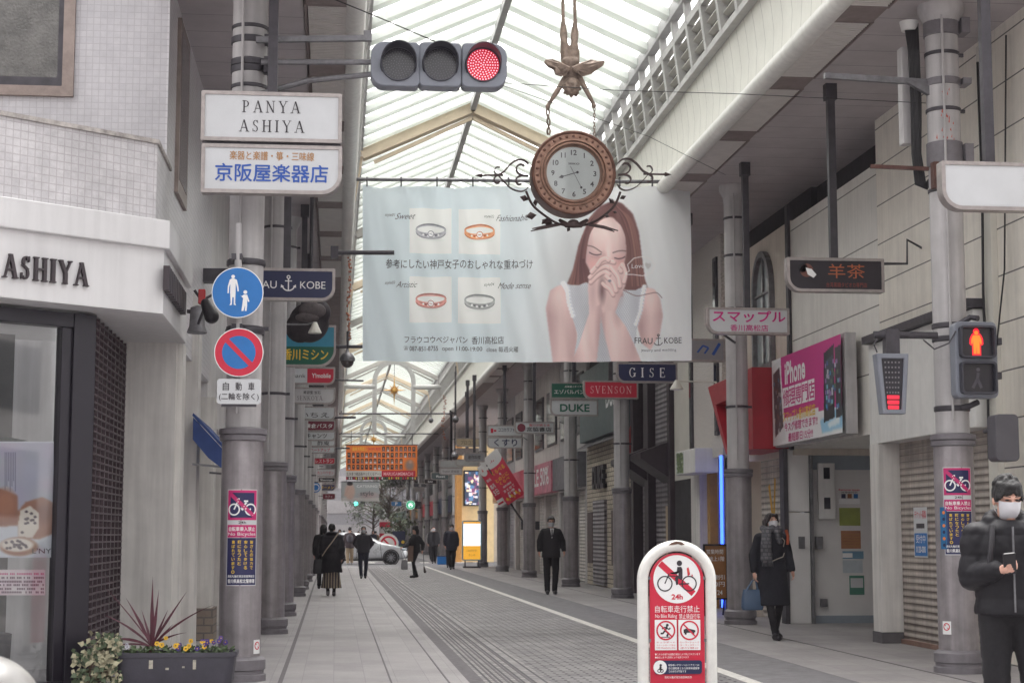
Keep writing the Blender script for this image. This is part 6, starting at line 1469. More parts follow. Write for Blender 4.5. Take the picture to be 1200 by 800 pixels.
for nm, ang, L1, L0, wd_ in (('hour_hand', 197, .60, .13, .035), ('minute_hand', 297, .66, .30, .018)):
    a = R(ang); D = Draw(f, .008 if nm[0] == 'h' else .011); dx, dz = math.cos(a), math.sin(a)
    D.line((-dx * L0 * rd, -dz * L0 * rd), (dx * L1 * rd, dz * L1 * rd), wd_ * rd * .8, m_ink)
    if nm[0] == 'h':
        pt = lambda s_, o_: ((dx * s_ - dz * o_) * rd, (dz * s_ + dx * o_) * rd); D.poly([pt(.38, 0), pt(.47, .07), pt(.60, 0), pt(.47, -.07)], m_ink); D.disc(*pt(-.14, 0), .05 * rd, m_ink, 12)
    else: D.disc(dx * .60 * rd, dz * .60 * rd, .045 * rd, m_ink, 12)
    D.build(nm, dl)
b = MB(); b.add([f(rd * .99 * math.cos(t), rd * .99 * math.sin(t), .035) for t in np.linspace(0, 2 * math.pi, 41)[:-1]], [tuple(range(40))]); b.build('cover_glass', glass_mat('clock_glass', (.97, .98, .98), .02), ck, None)
cr = lambda x, y, d=.12: Q(560 + x / 5, 130 + y / 5, d)
mir = lambda x: 1118 - x
def smooth_path(pts, n=5):
    out = []
    for i in range(len(pts) - 1):
        p0, p1, p2, p3 = pts[max(i - 1, 0)], pts[i], pts[i + 1], pts[min(i + 2, len(pts) - 1)]
        for k in range(n):
            t = k / n; out.append(tuple(.5 * ((2 * b_) + (-a + c_) * t + (2 * a - 5 * b_ + 4 * c_ - d_) * t * t + (-a + 3 * b_ - 3 * c_ + d_) * t ** 3) for a, b_, c_, d_ in zip(p0, p1, p2, p3)))
    return out + [tuple(pts[-1])]
for sd in (0, 1):
    g = (lambda x, y: cr(x, y)) if not sd else (lambda x, y: cr(mir(x), y + 6))
    b = MB()
    for pts, w0 in (([(822, 305), (850, 284), (890, 283), (930, 310), (965, 350), (1000, 370), (1020, 385), (1022, 405), (1005, 418), (990, 412)], .02), ([(822, 375), (860, 372), (885, 355), (893, 330), (880, 312), (858, 308), (848, 318)], .022), ([(822, 375), (860, 374), (888, 385), (895, 405), (880, 425), (862, 420)], .02), ([(1000, 370), (960, 415), (920, 450), (870, 466), (835, 455), (818, 430)], .012), ([(985, 370), (1012, 365), (1022, 345), (1010, 325), (990, 325)], .012)):
        pts = smooth_path(pts); n = len(pts)
        for p_, q_ in zip(pts, pts[1:]): b.bar(g(*p_), g(*q_), .05, w0 * .8, (0, 0, 1)) if abs(p_[0] - q_[0]) > abs(p_[1] - q_[1]) else b.bar(g(*p_), g(*q_), .05, w0 * .8, (1, 0, 0))
    b.tube([g(970, 370), g(1095, 372)], .012, 8); b.tube([g(1092, 372), g(1097, 372), g(1135, 373)], [.012, .028, .001], 10)
    b.build('scroll', m_iron, ck, 50)
b = MB()
stem = smooth_path([(282, 470), (320, 550), (390, 612), (470, 660), (560, 674), (650, 662), (730, 620), (800, 555), (835, 475)])
b.tube([cr(x, y, .14) for x, y in stem], .014, 8)
for x, y, dx, dy, s_ in ((300, 520, -50, -15, 1), (345, 610, -60, 8, 1), (400, 640, -25, 22, 1), (440, 660, -60, -20, .8), (540, 680, -15, 25, .7), (830, 515, 35, -15, 1), (790, 590, 25, 5, .8), (800, 545, -30, -30, .7), (740, 610, 30, 10, .7), (340, 560, -5, -40, .7)):
    p0 = Vector(cr(x, y, .1)); tip = Vector(cr(x + dx * 1.1, y + dy * 1.1, .08)); d = tip - p0; pr_ = Vector((-d.z, 0, d.x)) * .34
    b.add([p0, p0 + d * .5 + pr_, tip, p0 + d * .5 - pr_, p0 + d * .5 + Vector((0, -.04, 0))], [(0, 1, 4), (1, 2, 4), (2, 3, 4), (3, 0, 4), (0, 3, 2, 1)])
for pts in ([(480, 664), (400, 682), (310, 704)], [(480, 664), (390, 678), (318, 690)], [(650, 665), (740, 680), (822, 702)], [(650, 665), (740, 684), (800, 708)]):
    b.tube([cr(x, y, .08) for x, y in pts], [.018, .016, .006], 6)
b.ell(cr(560, 660, .02), (.07, .05, .05)); b.tube([cr(480, 640, .1), cr(520, 668, .02), cr(560, 672, 0), cr(600, 668, .02), cr(640, 640, .1)], [.02, .035, .03, .035, .02])
b.build('leaf_garland', m_iron, ck, 50)

# ------------------------------------------------------------------ big jewellery banner
yBn = 26.6
bn = thing('advert_banner', 'large pale blue jewellery banner with a laughing woman hung across the street', 'banner', tuple(P(618, 320, yBn)))
hooks = [430, 470, 512, 554, 596, 640, 690, 726, 764, 807]
def bw(x, y, d=0.0):
    k = (y - 213) / 211
    i = max([j for j, h_ in enumerate(hooks) if h_ <= x] or [0]); i = min(i, len(hooks) - 2); t = (x - hooks[i]) / (hooks[i + 1] - hooks[i]); t = min(max(t, 0), 1)
    sag = (3.4 if i % 2 else 5) * 4 * t * (1 - t) * max(0, 1 - k * 6)
    dy = .05 * math.cos(2 * math.pi * t) * math.exp(-k * 3.0) + .035 * math.sin(x * .09 + y * .02) * (.5 + .5 * k) + .02 * math.sin(x * .21 - y * .05)
    yy = y + sag + .9 * math.sin(x * .013) * k
    return P(x, yy, yBn) + Vector((0, dy - d, 0))
bx0, bx1 = 425, 810
pr = Print(bx0, 216.5, bx1, 423.5, .7, (199, 210, 215))
gx = (pr.X - bx0) / (bx1 - bx0)
pr.blend(np.clip((gx - .35) / .35, 0, 1), (214, 216, 218), 1.0)
Wc = lambda pts: [(620 + x / 4, 230 + y / 4) for x, y in pts]
def we(x, y, rx, ry, col, soft=.2, a=1.0, rot=0): pr.ell(620 + x / 4, 230 + y / 4, rx / 4, ry / 4, col, soft, a, rot)
we(200, 330, 120, 300, (188, 190, 192), .7, .8); 
for x0, y0, x1, y1 in ((480, 244, 529, 297), (537.5, 245, 586, 297.5), (480, 324, 529, 377.5), (537, 325, 586, 378)): pr.rect(x0, y0, x1, y1, (222, 224, 222))
def ringpic(cx, cy_, col, dk, style):
    for k, (ry, w_) in enumerate(((6.2, 1.8), (4.4, 1.2))): pr.stroke([(cx + 17 * math.cos(t), cy_ - 1 + ry * math.sin(t)) for t in np.linspace(0, 2 * math.pi, 40)], w_, col if k else dk)
    pr.stroke([(cx + 16.5 * math.cos(t), cy_ + 1 + 6.5 * math.sin(t)) for t in np.linspace(.15, math.pi - .15, 24)], 3.6, col); pr.stroke([(cx + 17 * math.cos(t), cy_ + 2.6 + 6.8 * math.sin(t)) for t in np.linspace(.15, math.pi - .15, 24)], .9, dk)
    for k in range(7): pr.ell(cx - 9 + 3 * k, cy_ + 7 - abs(k - 3) * .7, 1.1, 1.1, dk if k % 2 else (240, 240, 240), .4)
    if style: 
        pr.ell(cx, cy_ + 4, 3.6, 3.6, (236, 236, 238), .3); pr.stroke([(cx + 3.5 * math.cos(t), cy_ + 4 + 3.5 * math.sin(t)) for t in np.linspace(0, 6.28, 14)], .8, dk); pr.stroke([(cx - 1.5, cy_ + 4), (cx + 1.5, cy_ + 4.5)], .8, dk)
    pr.ell(cx, cy_ + 11, 16, 1.5, (196, 198, 198), .9, .6)
ringpic(505, 270, (176, 176, 182), (112, 112, 120), 1); ringpic(562, 271, (222, 160, 120), (168, 96, 64), 1); ringpic(505, 351, (206, 150, 142), (150, 92, 88), 1); ringpic(562, 352, (172, 174, 174), (112, 114, 116), 0)
hair = (112, 82, 82); hairl = (160, 122, 112); hd = (78, 56, 62); skin = (212, 186, 184); skd = (164, 134, 136); skl = (230, 208, 204)
def wp(pts, col, soft=1, a=1.0): pr.poly(Wc(pts), col, soft, a)
def ws(pts, w, col, a=1.0): pr.stroke(Wc(smooth_path(pts, 4)), w, col, a)
# hair behind
back = [(262, 160), (285, 100), (330, 45), (395, 14), (440, 30), (485, 85), (512, 170), (525, 280), (540, 390), (556, 430), (520, 462), (450, 440), (300, 420), (176, 414), (206, 340), (232, 230)]
wp(back, hair, 3); pr.clip = pr.blur(pr.inside(Wc(back)), 3)
for k in range(70):
    t = rg.random(); cl_ = rg.choice([hairl, hd, hair, (134, 98, 94)])
    ws([(395 + 30 * t, 25 + 30 * t), (445 + 35 * t, 100 + 10 * t), (470 + 45 * t, 230), (478 + 70 * t, 420)], .8 + rg.random(), cl_, .35)
    ws([(370 - 30 * t, 40 + 20 * t), (285 - 25 * t, 130), (248 - 22 * t, 270), (270 - 95 * t, 414)], .8 + rg.random(), cl_, .35)
we(470, 260, 26, 130, hairl, .9, .35); we(250, 300, 22, 90, hd, .9, .5); pr.clip = None
# shoulders and arms
la = [(100, 440), (130, 420), (168, 408), (195, 520), (225, 640), (222, 780), (112, 780), (95, 640), (80, 520)]
ra = [(530, 425), (588, 436), (616, 480), (628, 560), (612, 650), (572, 720), (530, 690), (500, 590)]
for ar in (la, ra):
    wp(ar, skin, 3); pr.clip = pr.blur(pr.inside(Wc(ar)), 3)
    we(95, 560, 26, 190, skd, .9, .6); we(215, 640, 26, 140, skd, .9, .55); we(130, 470, 34, 50, skl, .9, .6); we(626, 560, 26, 130, skd, .9, .5); we(525, 620, 24, 90, skd, .9, .6); we(575, 480, 34, 46, skl, .9, .6); pr.clip = None
top = [(160, 405), (215, 425), (265, 402), (420, 440), (500, 440), (538, 424), (526, 540), (503, 620), (488, 780), (205, 780), (228, 650), (200, 560), (180, 480)]
wp(top, (200, 202, 207), 1); pr.clip = pr.inside(Wc(top))
for yy in range(400, 790, 9):
    for xx in range(160 + (yy // 9 % 2) * 5, 545, 10): pr.ell(620 + xx / 4, 230 + yy / 4, .62, .62, (150, 152, 162), .5, .75)
we(330, 560, 60, 200, (150, 148, 156), .9, .5); we(215, 500, 20, 120, (168, 168, 176), .9, .5); we(505, 520, 22, 100, (168, 168, 176), .9, .5); pr.clip = None
for ed in ([(160, 405), (180, 440), (186, 500), (205, 560)], [(540, 424), (530, 480), (522, 540), (500, 600)]):
    for k in range(12):
        t = k / 11; x = np.interp(t, np.linspace(0, 1, 4), [q[0] for q in ed]); y = np.interp(t, np.linspace(0, 1, 4), [q[1] for q in ed]); we(x, y, 11, 9, (224, 225, 228), .4); we(x + 7, y + 3, 4, 4, (176, 178, 186), .6, .7)
# neck and face
wp([(290, 380), (430, 380), (440, 470), (290, 470)], (176, 146, 146), 3)
face = [(264, 230), (272, 170), (300, 122), (345, 98), (395, 100), (432, 130), (452, 180), (457, 260), (444, 325), (410, 395), (350, 415), (298, 375), (266, 310)]
wp(face, skin, 3); pr.clip = pr.blur(pr.inside(Wc(face)), 3)
we(350, 160, 80, 56, skl, .9, .9); we(262, 270, 24, 110, skd, .9, .6); we(455, 250, 20, 110, skd, .9, .55); we(303, 318, 34, 30, (214, 162, 160), .9, .7); we(428, 310, 26, 28, (214, 162, 160), .9, .7); we(318, 286, 40, 16, (190, 152, 150), .9, .5); we(424, 298, 32, 13, (190, 152, 150), .9, .5); we(372, 270, 11, 40, skl, .9, .8); we(352, 290, 10, 24, (188, 152, 150), .9, .5); pr.clip = None
ws([(274, 232), (296, 236), (318, 247), (340, 262)], 1.5, (112, 84, 84), .7); ws([(394, 264), (418, 256), (440, 253), (456, 256)], 1.5, (112, 84, 84), .7)
ws([(282, 264), (298, 272), (318, 275), (338, 270)], 1.3, (66, 48, 54), .8); ws([(402, 288), (418, 292), (438, 289), (450, 282)], 1.3, (66, 48, 54), .8); ws([(290, 284), (312, 287), (330, 282)], .8, (170, 128, 128), .5)
for k in range(26):
    t = k / 25; cl_ = (hairl, hd, hair)[k % 3]
    ws([(392 - 10 * t, 92 - 60 * t), (330 - 20 * t, 116 - 30 * t), (282 - 14 * t, 180), (262 - 14 * t, 290)], 1.2, cl_, .5); ws([(396 + 8 * t, 92 - 60 * t), (440 + 8 * t, 140 - 10 * t), (460 + 12 * t, 220), (462 + 16 * t, 330)], 1.2, cl_, .5)
# forearms
fl_ = [(278, 440), (288, 400), (338, 440), (338, 520), (332, 640), (318, 780), (195, 780), (232, 700), (283, 545)]
fr_ = [(336, 500), (360, 450), (440, 430), (425, 480), (405, 545), (452, 610), (505, 730), (528, 780), (385, 780), (354, 650), (336, 560)]
for ar in (fr_, fl_):
    wp(ar, skin, 2); pr.clip = pr.blur(pr.inside(Wc(ar)), 2)
    we(335, 640, 15, 150, skd, .9, .75); we(262, 640, 24, 150, skl, .9, .7); we(195, 770, 40, 60, skd, .9, .4); we(400, 660, 26, 130, skl, .9, .7); we(490, 690, 26, 110, skd, .9, .55); we(415, 540, 16, 50, skd, .9, .5); pr.clip = None
# hands: palms, then each finger over a soft shadow
hl_ = [(276, 440), (280, 385), (310, 335), (345, 320), (360, 380), (345, 440), (336, 505), (300, 520)]; hr_ = [(338, 500), (345, 430), (380, 370), (432, 330), (457, 375), (450, 420), (425, 475), (400, 530), (345, 545)]
wp(hr_, skin, 2); wp(hl_, skin, 2); we(300, 450, 14, 60, skd, .9, .4); we(425, 440, 14, 50, skd, .9, .4); we(342, 440, 14, 46, (104, 78, 82), .8, .75)
for fg in ([(288, 400), (318, 372), (352, 352), (376, 362)], [(284, 378), (318, 345), (358, 326), (384, 338)], [(292, 352), (325, 318), (360, 300), (398, 306)], [(318, 322), (338, 296), (360, 288), (372, 296)],
           [(430, 350), (442, 325), (436, 318), (424, 340)], [(425, 420), (418, 380), (398, 350), (384, 332)], [(408, 440), (396, 405), (374, 382), (362, 372)], [(395, 458), (378, 432), (356, 418), (346, 408)], [(444, 400), (452, 368), (446, 336), (434, 322)]):
    ws([(x + 2, y + 6) for x, y in fg], 5.0, (150, 114, 114), .5); ws(fg, 4.4, (216, 190, 187), 1); ws([(x - 1, y - 4) for x, y in fg], 1.4, skl, .8)
pr.ell(620 + 380 / 4, 230 + 394 / 4, 1.8, 1.4, (120, 120, 128), .4); ws([(440, 440), (500, 468), (560, 458), (600, 452), (625, 475)], .9, (120, 88, 88), .8)
pr.stroke(Wc([(455, 360), (470, 350), (462, 320), (490, 292), (530, 285), (575, 295), (592, 325), (575, 360), (530, 375), (490, 368), (455, 366)]), .8, (240, 240, 240), .9)
pr.build('cloth', vcol_mat('banner_cloth', .7, 0, .5), bn, bw, 1.45, 180)
D = Draw(lambda u, v, d=0: bw(u, v, d), .02, .003)
def bt(body, x0, y0, x1, y1, m=m_ink, **k): D.text(body, x0, y1, x1, y0, m, **k)
bt('参考にしたい神戸女子のおしゃれな重ねづけ', 452, 304, 624, 315, bold=.0)
for (a, c_, e_), body in (((451, 250, 463), 'style01'), ((567, 252, 579), 'style02'), ((451, 330, 463), 'style03'), ((567, 331, 579), 'style04')): bt(body, a, c_, e_, c_ + 4.5, shear=.3, bold=-.004)
for body, x0, y0, x1, y1 in (('Sweet', 463, 250, 487, 257), ('Fashionable', 581, 252, 619, 259), ('Artistic', 464, 330, 489, 337), ('Mode sense', 583, 331, 622, 338)): bt(body, x0, y0, x1, y1, M('ink_script', lin(96, 92, 98), .6, 0, 0), shear=.6, bold=-.003)
bt('フラウコウベジャパン', 474, 394, 548, 402, bold=.01); bt('香川高松店', 553, 393.5, 590, 402.5, bold=.01)
bt('☎', 473, 405.5, 478.5, 410, bold=0); bt('087-851-8755', 480, 405.5, 513, 411, bold=0); bt('open 11:00-19:00', 518, 405.5, 565, 412, bold=0); bt('close 毎週火曜', 570, 405.5, 607, 412, bold=0)
bt('FRAU', 743, 396, 765, 403, bold=0); bt('KOBE', 778, 396, 798, 403, bold=0); bt('jewelry and wedding', 751, 409, 792, 413, bold=-.005)
D2 = D; 
def anch(u, v, s): 
    D.line((u, v + s), (u, v - s), .8, m_ink).line((u - s * .5, v - s * .5), (u + s * .5, v - s * .5), .8, m_ink).ringd(u, v + s * .1, s * .8, s * .95, m_ink, 16, 20, 160).ringd(u, v - s * 1.15, s * .12, s * .28, m_ink, 10)
anch(771.5, 399.5, 5.5)
bt('Love♥', 740, 308.5, 763, 316, m_inkw, bold=0)
D.build('lettering', bn)
b = MB(); b.cyl(P(401, 210, yBn + .02), P(829, 213.5, yBn + .02), .03, n=10); b.build('rod', m_steel, bn)
b = MB()
for h_ in hooks: a0, a1 = P(h_, 211, yBn), P(h_, 219, yBn); b.bar(a0 + Vector((0, -.03, 0)), a1 + Vector((0, -.03, 0)), .022); b.bar(P(h_, 211, yBn) + Vector((0, -.035, .03)), P(h_, 211, yBn) + Vector((0, .06, .03)), .022)
b.build('hook', m_dksteel, bn, None)
b = MB()
for x_, yt_ in ((402, 190), (819, 160)): a0 = P(x_, 211, yBn); b.cyl(a0, (a0.x, yBn, 7.0), .012, n=6)
b.build('hanger', m_dksteel, bn)
# far banners, rods, arches and stars
def rod(x0, x1, y, Y, lab):
    t = thing('cross_rod', lab, 'rod', tuple(P((x0 + x1) / 2, y, Y))); b = MB(); b.cyl(P(x0, y, Y), P(x1, y, Y), .035, n=8); b.build('rod', m_dksteel, t)
    b = MB(); b.cyl(P(x0 + 3, y, Y), P(x0 + 3, y, Y) + Vector((0, 0, .5)), .02, n=6); b.cyl(P(x1 - 3, y, Y), P(x1 - 3, y, Y) + Vector((0, 0, .5)), .02, n=6); b.build('hanger', m_dksteel, t)
rod(397, 535, 484.5, 76, 'thin brown rod spanning the street under the first white arch'); rod(397, 514, 508, 93, 'thin grey rod spanning the street just above the orange banner')
def short_arm(x0, x1, y, Y, lab):
    t = thing('steel_outrigger', lab, 'bracket arm', tuple(P(x0, y, Y))); b = MB(); b.cyl(P(x0, y, Y), P(x1, y, Y), .03, n=8); b.build('arm', m_dksteel, t); b = MB(); b.box(*(lambda c: (c.x - .05, c.x + .05, Y - .05, Y + .05, c.z - .08, c.z + .08))(P(x0, y, Y))); b.build('socket', m_dksteel, t, None)
short_arm(392, 462, 296, 22, 'dark bracket arm reaching over the left edge of the big banner'); short_arm(380, 428, 406, 29, 'dark bracket arm above the dome camera'); short_arm(362, 417, 489, 45, 'dark bracket arm beside the white brush kana sign'); short_arm(372, 410, 525, 60, 'dark bracket arm left of the orange banner')
def arch_gate(Y, xa, xb, ytop, ybot, ypipe, xl, xr, star, sr, nm):
    t = thing('hanging_arch', f'white hanging arch frame, {nm}', 'arch', tuple(P((xa + xb) / 2, ytop, Y))); A_, B_ = P(xa, ybot, Y), P(xb, ybot, Y); rx = (B_.x - A_.x) / 2; cx = (A_.x + B_.x) / 2; zt = P(xa, ytop, Y).z; zc_ = zt - rx
    pts = [(A_.x, Y, A_.z)] + [(cx - rx * math.cos(a), Y, zc_ + rx * math.sin(a)) for a in np.linspace(0, math.pi, 21)] + [(B_.x, Y, B_.z)]
    b = MB()
    for p_, q_ in zip(pts, pts[1:]): b.bar(p_, q_, .22, .13, (0, 1, 0))
    b.build('arch', m_mull, t, 40)
    b = MB(); z = P(xa, ypipe, Y).z; b.cyl((P(xl, ypipe, Y).x, Y, z), (A_.x, Y, z), .12, n=14); b.cyl((B_.x, Y, z), (P(xr, ypipe, Y).x, Y, z), .12, n=14); b.build('pipe', m_mull, t)
    s = thing('gold_star', f'golden many-pointed star hanging inside {nm.replace("the ", "the ")}', 'ornament', tuple(P(*star, Y))); c = P(*star, Y)
    b = MB()
    for k in range(16):
        a = 2 * math.pi * k / 16; L1 = sr * (1 if k % 4 == 0 else .6 if k % 2 == 0 else .42); d = Vector((math.cos(a), 0, math.sin(a))); pr_ = Vector((-math.sin(a), 0, math.cos(a)))
        if k % 4 == 0 and k in (4, 12): L1 *= 1.3
        b.add([c + d * L1, c + pr_ * sr * .11 + Vector((0, 0, 0)), c - pr_ * sr * .11, c + Vector((0, -.12, 0)), c + Vector((0, .12, 0))], [(0, 1, 3), (0, 3, 2), (0, 4, 1), (0, 2, 4)])
    b.ell(c, sr * .22, 10, 8); b.build('rays', M('gold', lin(206, 160, 84), .35, .6, .15), s, None)
    b = MB(); b.cyl(c, (c.x, Y, zt), .012, n=6); b.build('cord', m_dksteel, s)
arch_gate(82.5, 438.5, 484, 424, 507, 453, 399, 521, (462, 457), .58, 'the nearer of the two arches'); arch_gate(124, 423, 452, 491.5, 532, 510.5, 399, 482, (438, 515), .55, 'the farther of the two arches')
def far_banner(rect, Y, label, paint, texts, name='advert_banner'):
    x0, y0, x1, y1 = rect; t = thing(name, label, 'banner', tuple(P((x0 + x1) / 2, y1, Y)))
    pr = Print(x0, y0, x1, y1, .5, (220, 220, 220)); paint(pr)
    fn = lambda x, y: P(x, y, Y) + Vector((0, .05 * math.sin(x * .3) * ((y - y0) / (y1 - y0)), 0)); pr.build('cloth', vcol_mat('banner_cloth', .7, 0, .5), t, fn, 1.0, 180)
    D = Draw(lambda u, v, d=0: fn(u, v) + Vector((0, -d - .06, 0)), .01)
    for body, a, b_, c_, d_, m in texts: D.text(body, a, d_, c_, b_, m, .02)
    D.build('lettering', t); b = MB(); b.cyl(P(x0 - 1, y0, Y), P(x1 + 1, y0, Y), .03, n=8); b.build('rod', m_dksteel, t)
    b = MB(); b.cyl(P(x0 + 6, y0, Y), P(x0 + 6, y0, Y) + Vector((0, 0, .8)), .02, n=6); b.cyl(P(x1 - 6, y0, Y), P(x1 - 6, y0, Y) + Vector((0, 0, .8)), .02, n=6); b.build('hanger', m_dksteel, t)
def p1(pr):
    pr.rect(0, 0, 2000, 2000, (234, 130, 64))
    for r_ in range(4):
        for k in range(16):
            if r_ == 0 and k < 8: continue
            if r_ >= 2 and k > 12: continue
            x, y = 407.5 + k * 5.05, 523.5 + r_ * 7; pr.rect(x, y, x + 3.4, y + 5, (46, 40, 44)); pr.rect(x + 1, y + 1.2, x + 2.4, y + 2.7, (190, 150, 130)); pr.rect(x + .6, y + 3.4, x + 2.9, y + 5, rg.choice([(200, 200, 205), (70, 60, 70), (150, 120, 120)]))
    pr.ell(480, 545, 5, 6, (150, 130, 124), .4); pr.ell(481, 541, 2, 2, (190, 150, 130), .4)
    pr.rect(405, 551.5, 447.5, 558.5, (206, 204, 200)); pr.rect(447.5, 551.5, 486.5, 558.5, (196, 36, 66)); pr.rect(405, 558.5, 489, 562, (70, 40, 48))
    for k in range(30): pr.rect(406 + k * 2.75, 559, 407.4 + k * 2.75, 561, rg.choice([(60, 130, 90), (220, 190, 80), (200, 60, 80), (210, 210, 210)]))
far_banner((405.5, 521, 489, 562), 95, 'orange banner with rows of small portraits across the far street', p1, [('歳末大売出し', 413, 523.5, 430, 528, m_yel), ('TANOMO 商店街', 431, 524, 446, 527.5, m_red), ('たかまつ商店街やってくるアート', 406.5, 553, 446.5, 557, m_ink), ('MARUGAMEMACHI', 449.5, 553, 484, 557, M('ink_rose', (.7, .4, .4)))])
def p2(pr):
    pr.rect(0, 0, 2000, 2000, (176, 180, 182)); pr.rect(0, 583, 2000, 590, (200, 196, 194)); pr.ell(410, 576, 6, 9, (206, 176, 164), .2); pr.ell(410.5, 568.5, 3, 3.4, (206, 176, 164), .2); pr.ell(410, 566.5, 3.4, 2.2, (50, 44, 48), .2); pr.stroke([(404, 580), (408, 572)], 2, (200, 168, 156)); pr.ell(432, 580, 10, 3, (196, 160, 160), .6, .7)
far_banner((400, 564, 444, 587), 122, 'pale grey banner with a posing woman far behind the orange banner', p2, [('CATERING', 418, 568, 442, 571, m_inkw), ('style', 422, 575, 438, 582, m_steel)])
# hanging dark ornament, domes, garlands, cables
c = P(364, 376, 27)
ho = thing('dark_ornament', 'big dark bulbous hanging ornament behind the navy sign', 'ornament', tuple(c))
s_ = 27 / 2000; b = MB(); dk = M('ornament_black', lin(46, 40, 46), .75, 0, .35, 9, bump=.5, bscale=30)
b.ell(P(362, 378, 27.0), (24 * s_, 20 * s_, 24 * s_)); b.ell(P(377, 366, 26.9), (11 * s_, 10 * s_, 14 * s_)); b.ell(P(352, 384, 26.9), (18 * s_, 14 * s_, 18 * s_)); remesh(b, 'body', dk, ho, .03, 4)
b = MB(); b.ell(P(366, 364, 26.78), (16 * s_, .12, 10 * s_)); b.ell(P(360, 372, 26.75), (14 * s_, .1, 6 * s_)); b.build('lighter_patch', M('ornament_grey', lin(92, 84, 86), .8, 0, .3, 9), ho, 60)
b = MB(); b.cyl(P(364, 356, 27), (P(364, 356, 27).x, 27, 6.9), .03, n=8); b.build('rod', m_dksteel, ho)
f2 = P(369, 385, 26.2); sl = thing('arm_floodlight', 'small cream spotlight on a bent arm in front of the dark ornament', 'floodlight', tuple(f2)); b = MB(); b.lathe([(.03, .1), (.06, .03), (.1, -.05), (.105, -.07)], tuple(f2), 14); b.build('lamp_head', m_cream, sl); b = MB(); b.tube([f2 + Vector((0, 0, .1)), P(360, 380, 26.2), P(330, 380, 26.2)], .014); b.build('arm', m_steel, sl)
for x, y, r_, Y, lab in ((407, 423, 9, 28.5, 'grey dome security camera hanging at the left edge of the big banner'), (534, 492, 4, 56, 'small dome camera under the right soffit'), (533, 535, 4.5, 58, 'white dome lamp above the pale grey signs'), (505, 493, 3, 74, 'far dome lamp near the right gutter')):
    c = P(x, y, Y); q = r_ * Y / 2000; dm = thing('dome_camera', lab, 'dome camera', tuple(c)); b = MB(); b.lathe([(q, 0), (q, q * .4), (q * .7, q * .9), (q * .3, q * 1.1), (.02, q * 1.6)], tuple(c), 20); b.build('housing', m_steel, dm, 50)
    b = MB(); b.ell(c, (q * .86, q * .86, q * .9), 16, 10); b.build('dome', M('dome_glass', lin(86, 78, 76), .1, 0, .1, spec=.8), dm, 60)
    b = MB(); b.cyl(c + Vector((0, 0, q * 1.4)), (c.x, c.y, max(c.z + .5, 6.9 if x > 500 else c.z + .25)), .02, n=6); b.build('rod', m_dksteel, dm)
for x, y0, y1, Y, lab in ((409, 300, 398, 33, 'thin dry garland hanging beside the left edge of the big banner'), (520, 462, 517, 62, 'thin orange garland hanging by the right gutter')):
    g = thing('string_garland', lab, 'garland', tuple(P(x, y0, Y))); b = MB()
    b.tube([P(x + 1.5 * math.sin(t * 7), y0 + (y1 - y0) * t, Y) for t in np.linspace(0, 1, 20)], .006, 4); b.build('string', m_dksteel, g)
    b = MB()
    for k in range(60): t = rg.random(); b.ell(P(x + 1.5 * math.sin(t * 7) + rg.uniform(-1.6, 1.6), y0 + (y1 - y0) * t, Y), .022, 5, 4)
    b.build('beads', M('bead_rust', lin(170, 108, 84), .6, 0, .2), g)
def wire(pts, r_, lab):
    t = thing('overhead_wire', lab, 'wire', tuple(pts[0])); MB().tube(pts, r_, 5).build('wire', m_wire, t)
wire([P(378, -6, 16.3), P(440, 19, 16.2), P(510, 49, 16.1)], .006, 'dark cable running down to the traffic light housing')
wire([P(585, 97, 16.2), P(720, 106, 17.5), P(860, 110, 17), P(1085, 121, 16.9)], .004, 'thin cable spanning from the traffic light to the right column')
wire([P(588, 100, 16.2), P(760, 160, 19), P(850, 205, 22)], .003, 'hair-thin wire running past the clock to the gutter')
# tilted red banners on a pole
Yd = 61
tp = thing('banner_pole', 'slanted dark pole carrying two red drugstore flags', 'flag pole', tuple(P(614, 613, Yd))); b = MB(); b.tube([P(614, 613, Yd), P(597, 588, Yd), P(572, 548, Yd), P(560, 530, Yd)], .035, 8); b.build('pole', m_dksteel, tp); b = MB(); c = P(614, 612, Yd); b.box(c.x - .1, c.x + .9, Yd, Yd + .1, c.z - .25, c.z + .05); b.build('bracket', m_dksteel, tp, None)
def flag(quad, lab, txts, whit):
    t = thing('shop_flag', lab, 'flag', tuple(P(*quad[0], Yd)), 'red drugstore flags on the slanted pole')
    def fn(u, v, d=0):   # u across 0..1, v down 0..1
        a = Vector(quad[0]).lerp(Vector(quad[1]), u); c_ = Vector(quad[3]).lerp(Vector(quad[2]), u); p_ = a.lerp(c_, v); return P(p_.x, p_.y, Yd - .06 - d + .05 * math.sin(v * 6 + u * 2))
    b = MB(); b.grid(8, 16, lambda a, c_: fn(a, c_)); b.build('cloth', M('flag_red', lin(214, 48, 78), .6, 0, .06), t, 180)
    D = Draw(fn, .01, .004); D.rect(0, 0, 1, .16, m_inkw, 4).poly([(.5 + .5 * math.cos(a), .16 + .1 * math.sin(a)) for a in np.linspace(0, math.pi, 12)], m_inkw)
    if whit: D.rect(0, .84, 1, 1, m_inkw, 4).up().rect(0, .91, 1, .95, m_red, 4)
    D.up(); D.rect(.38, .08, .5, .15, m_red).rect(.54, .08, .6, .11, m_red).rect(.54, .125, .6, .155, m_red)
    for body, u0, v0, u1, v1, m in txts: D.text(body, u0, v1, u1, v0, m, .05)
    if not whit:
        for k in range(9): D.disc(.15 + .09 * k, .9 + .03 * math.sin(k * 2), .05, [m_yel, m_orange, m_inkw][k % 3], 12, .035)
    D.build('lettering', t)
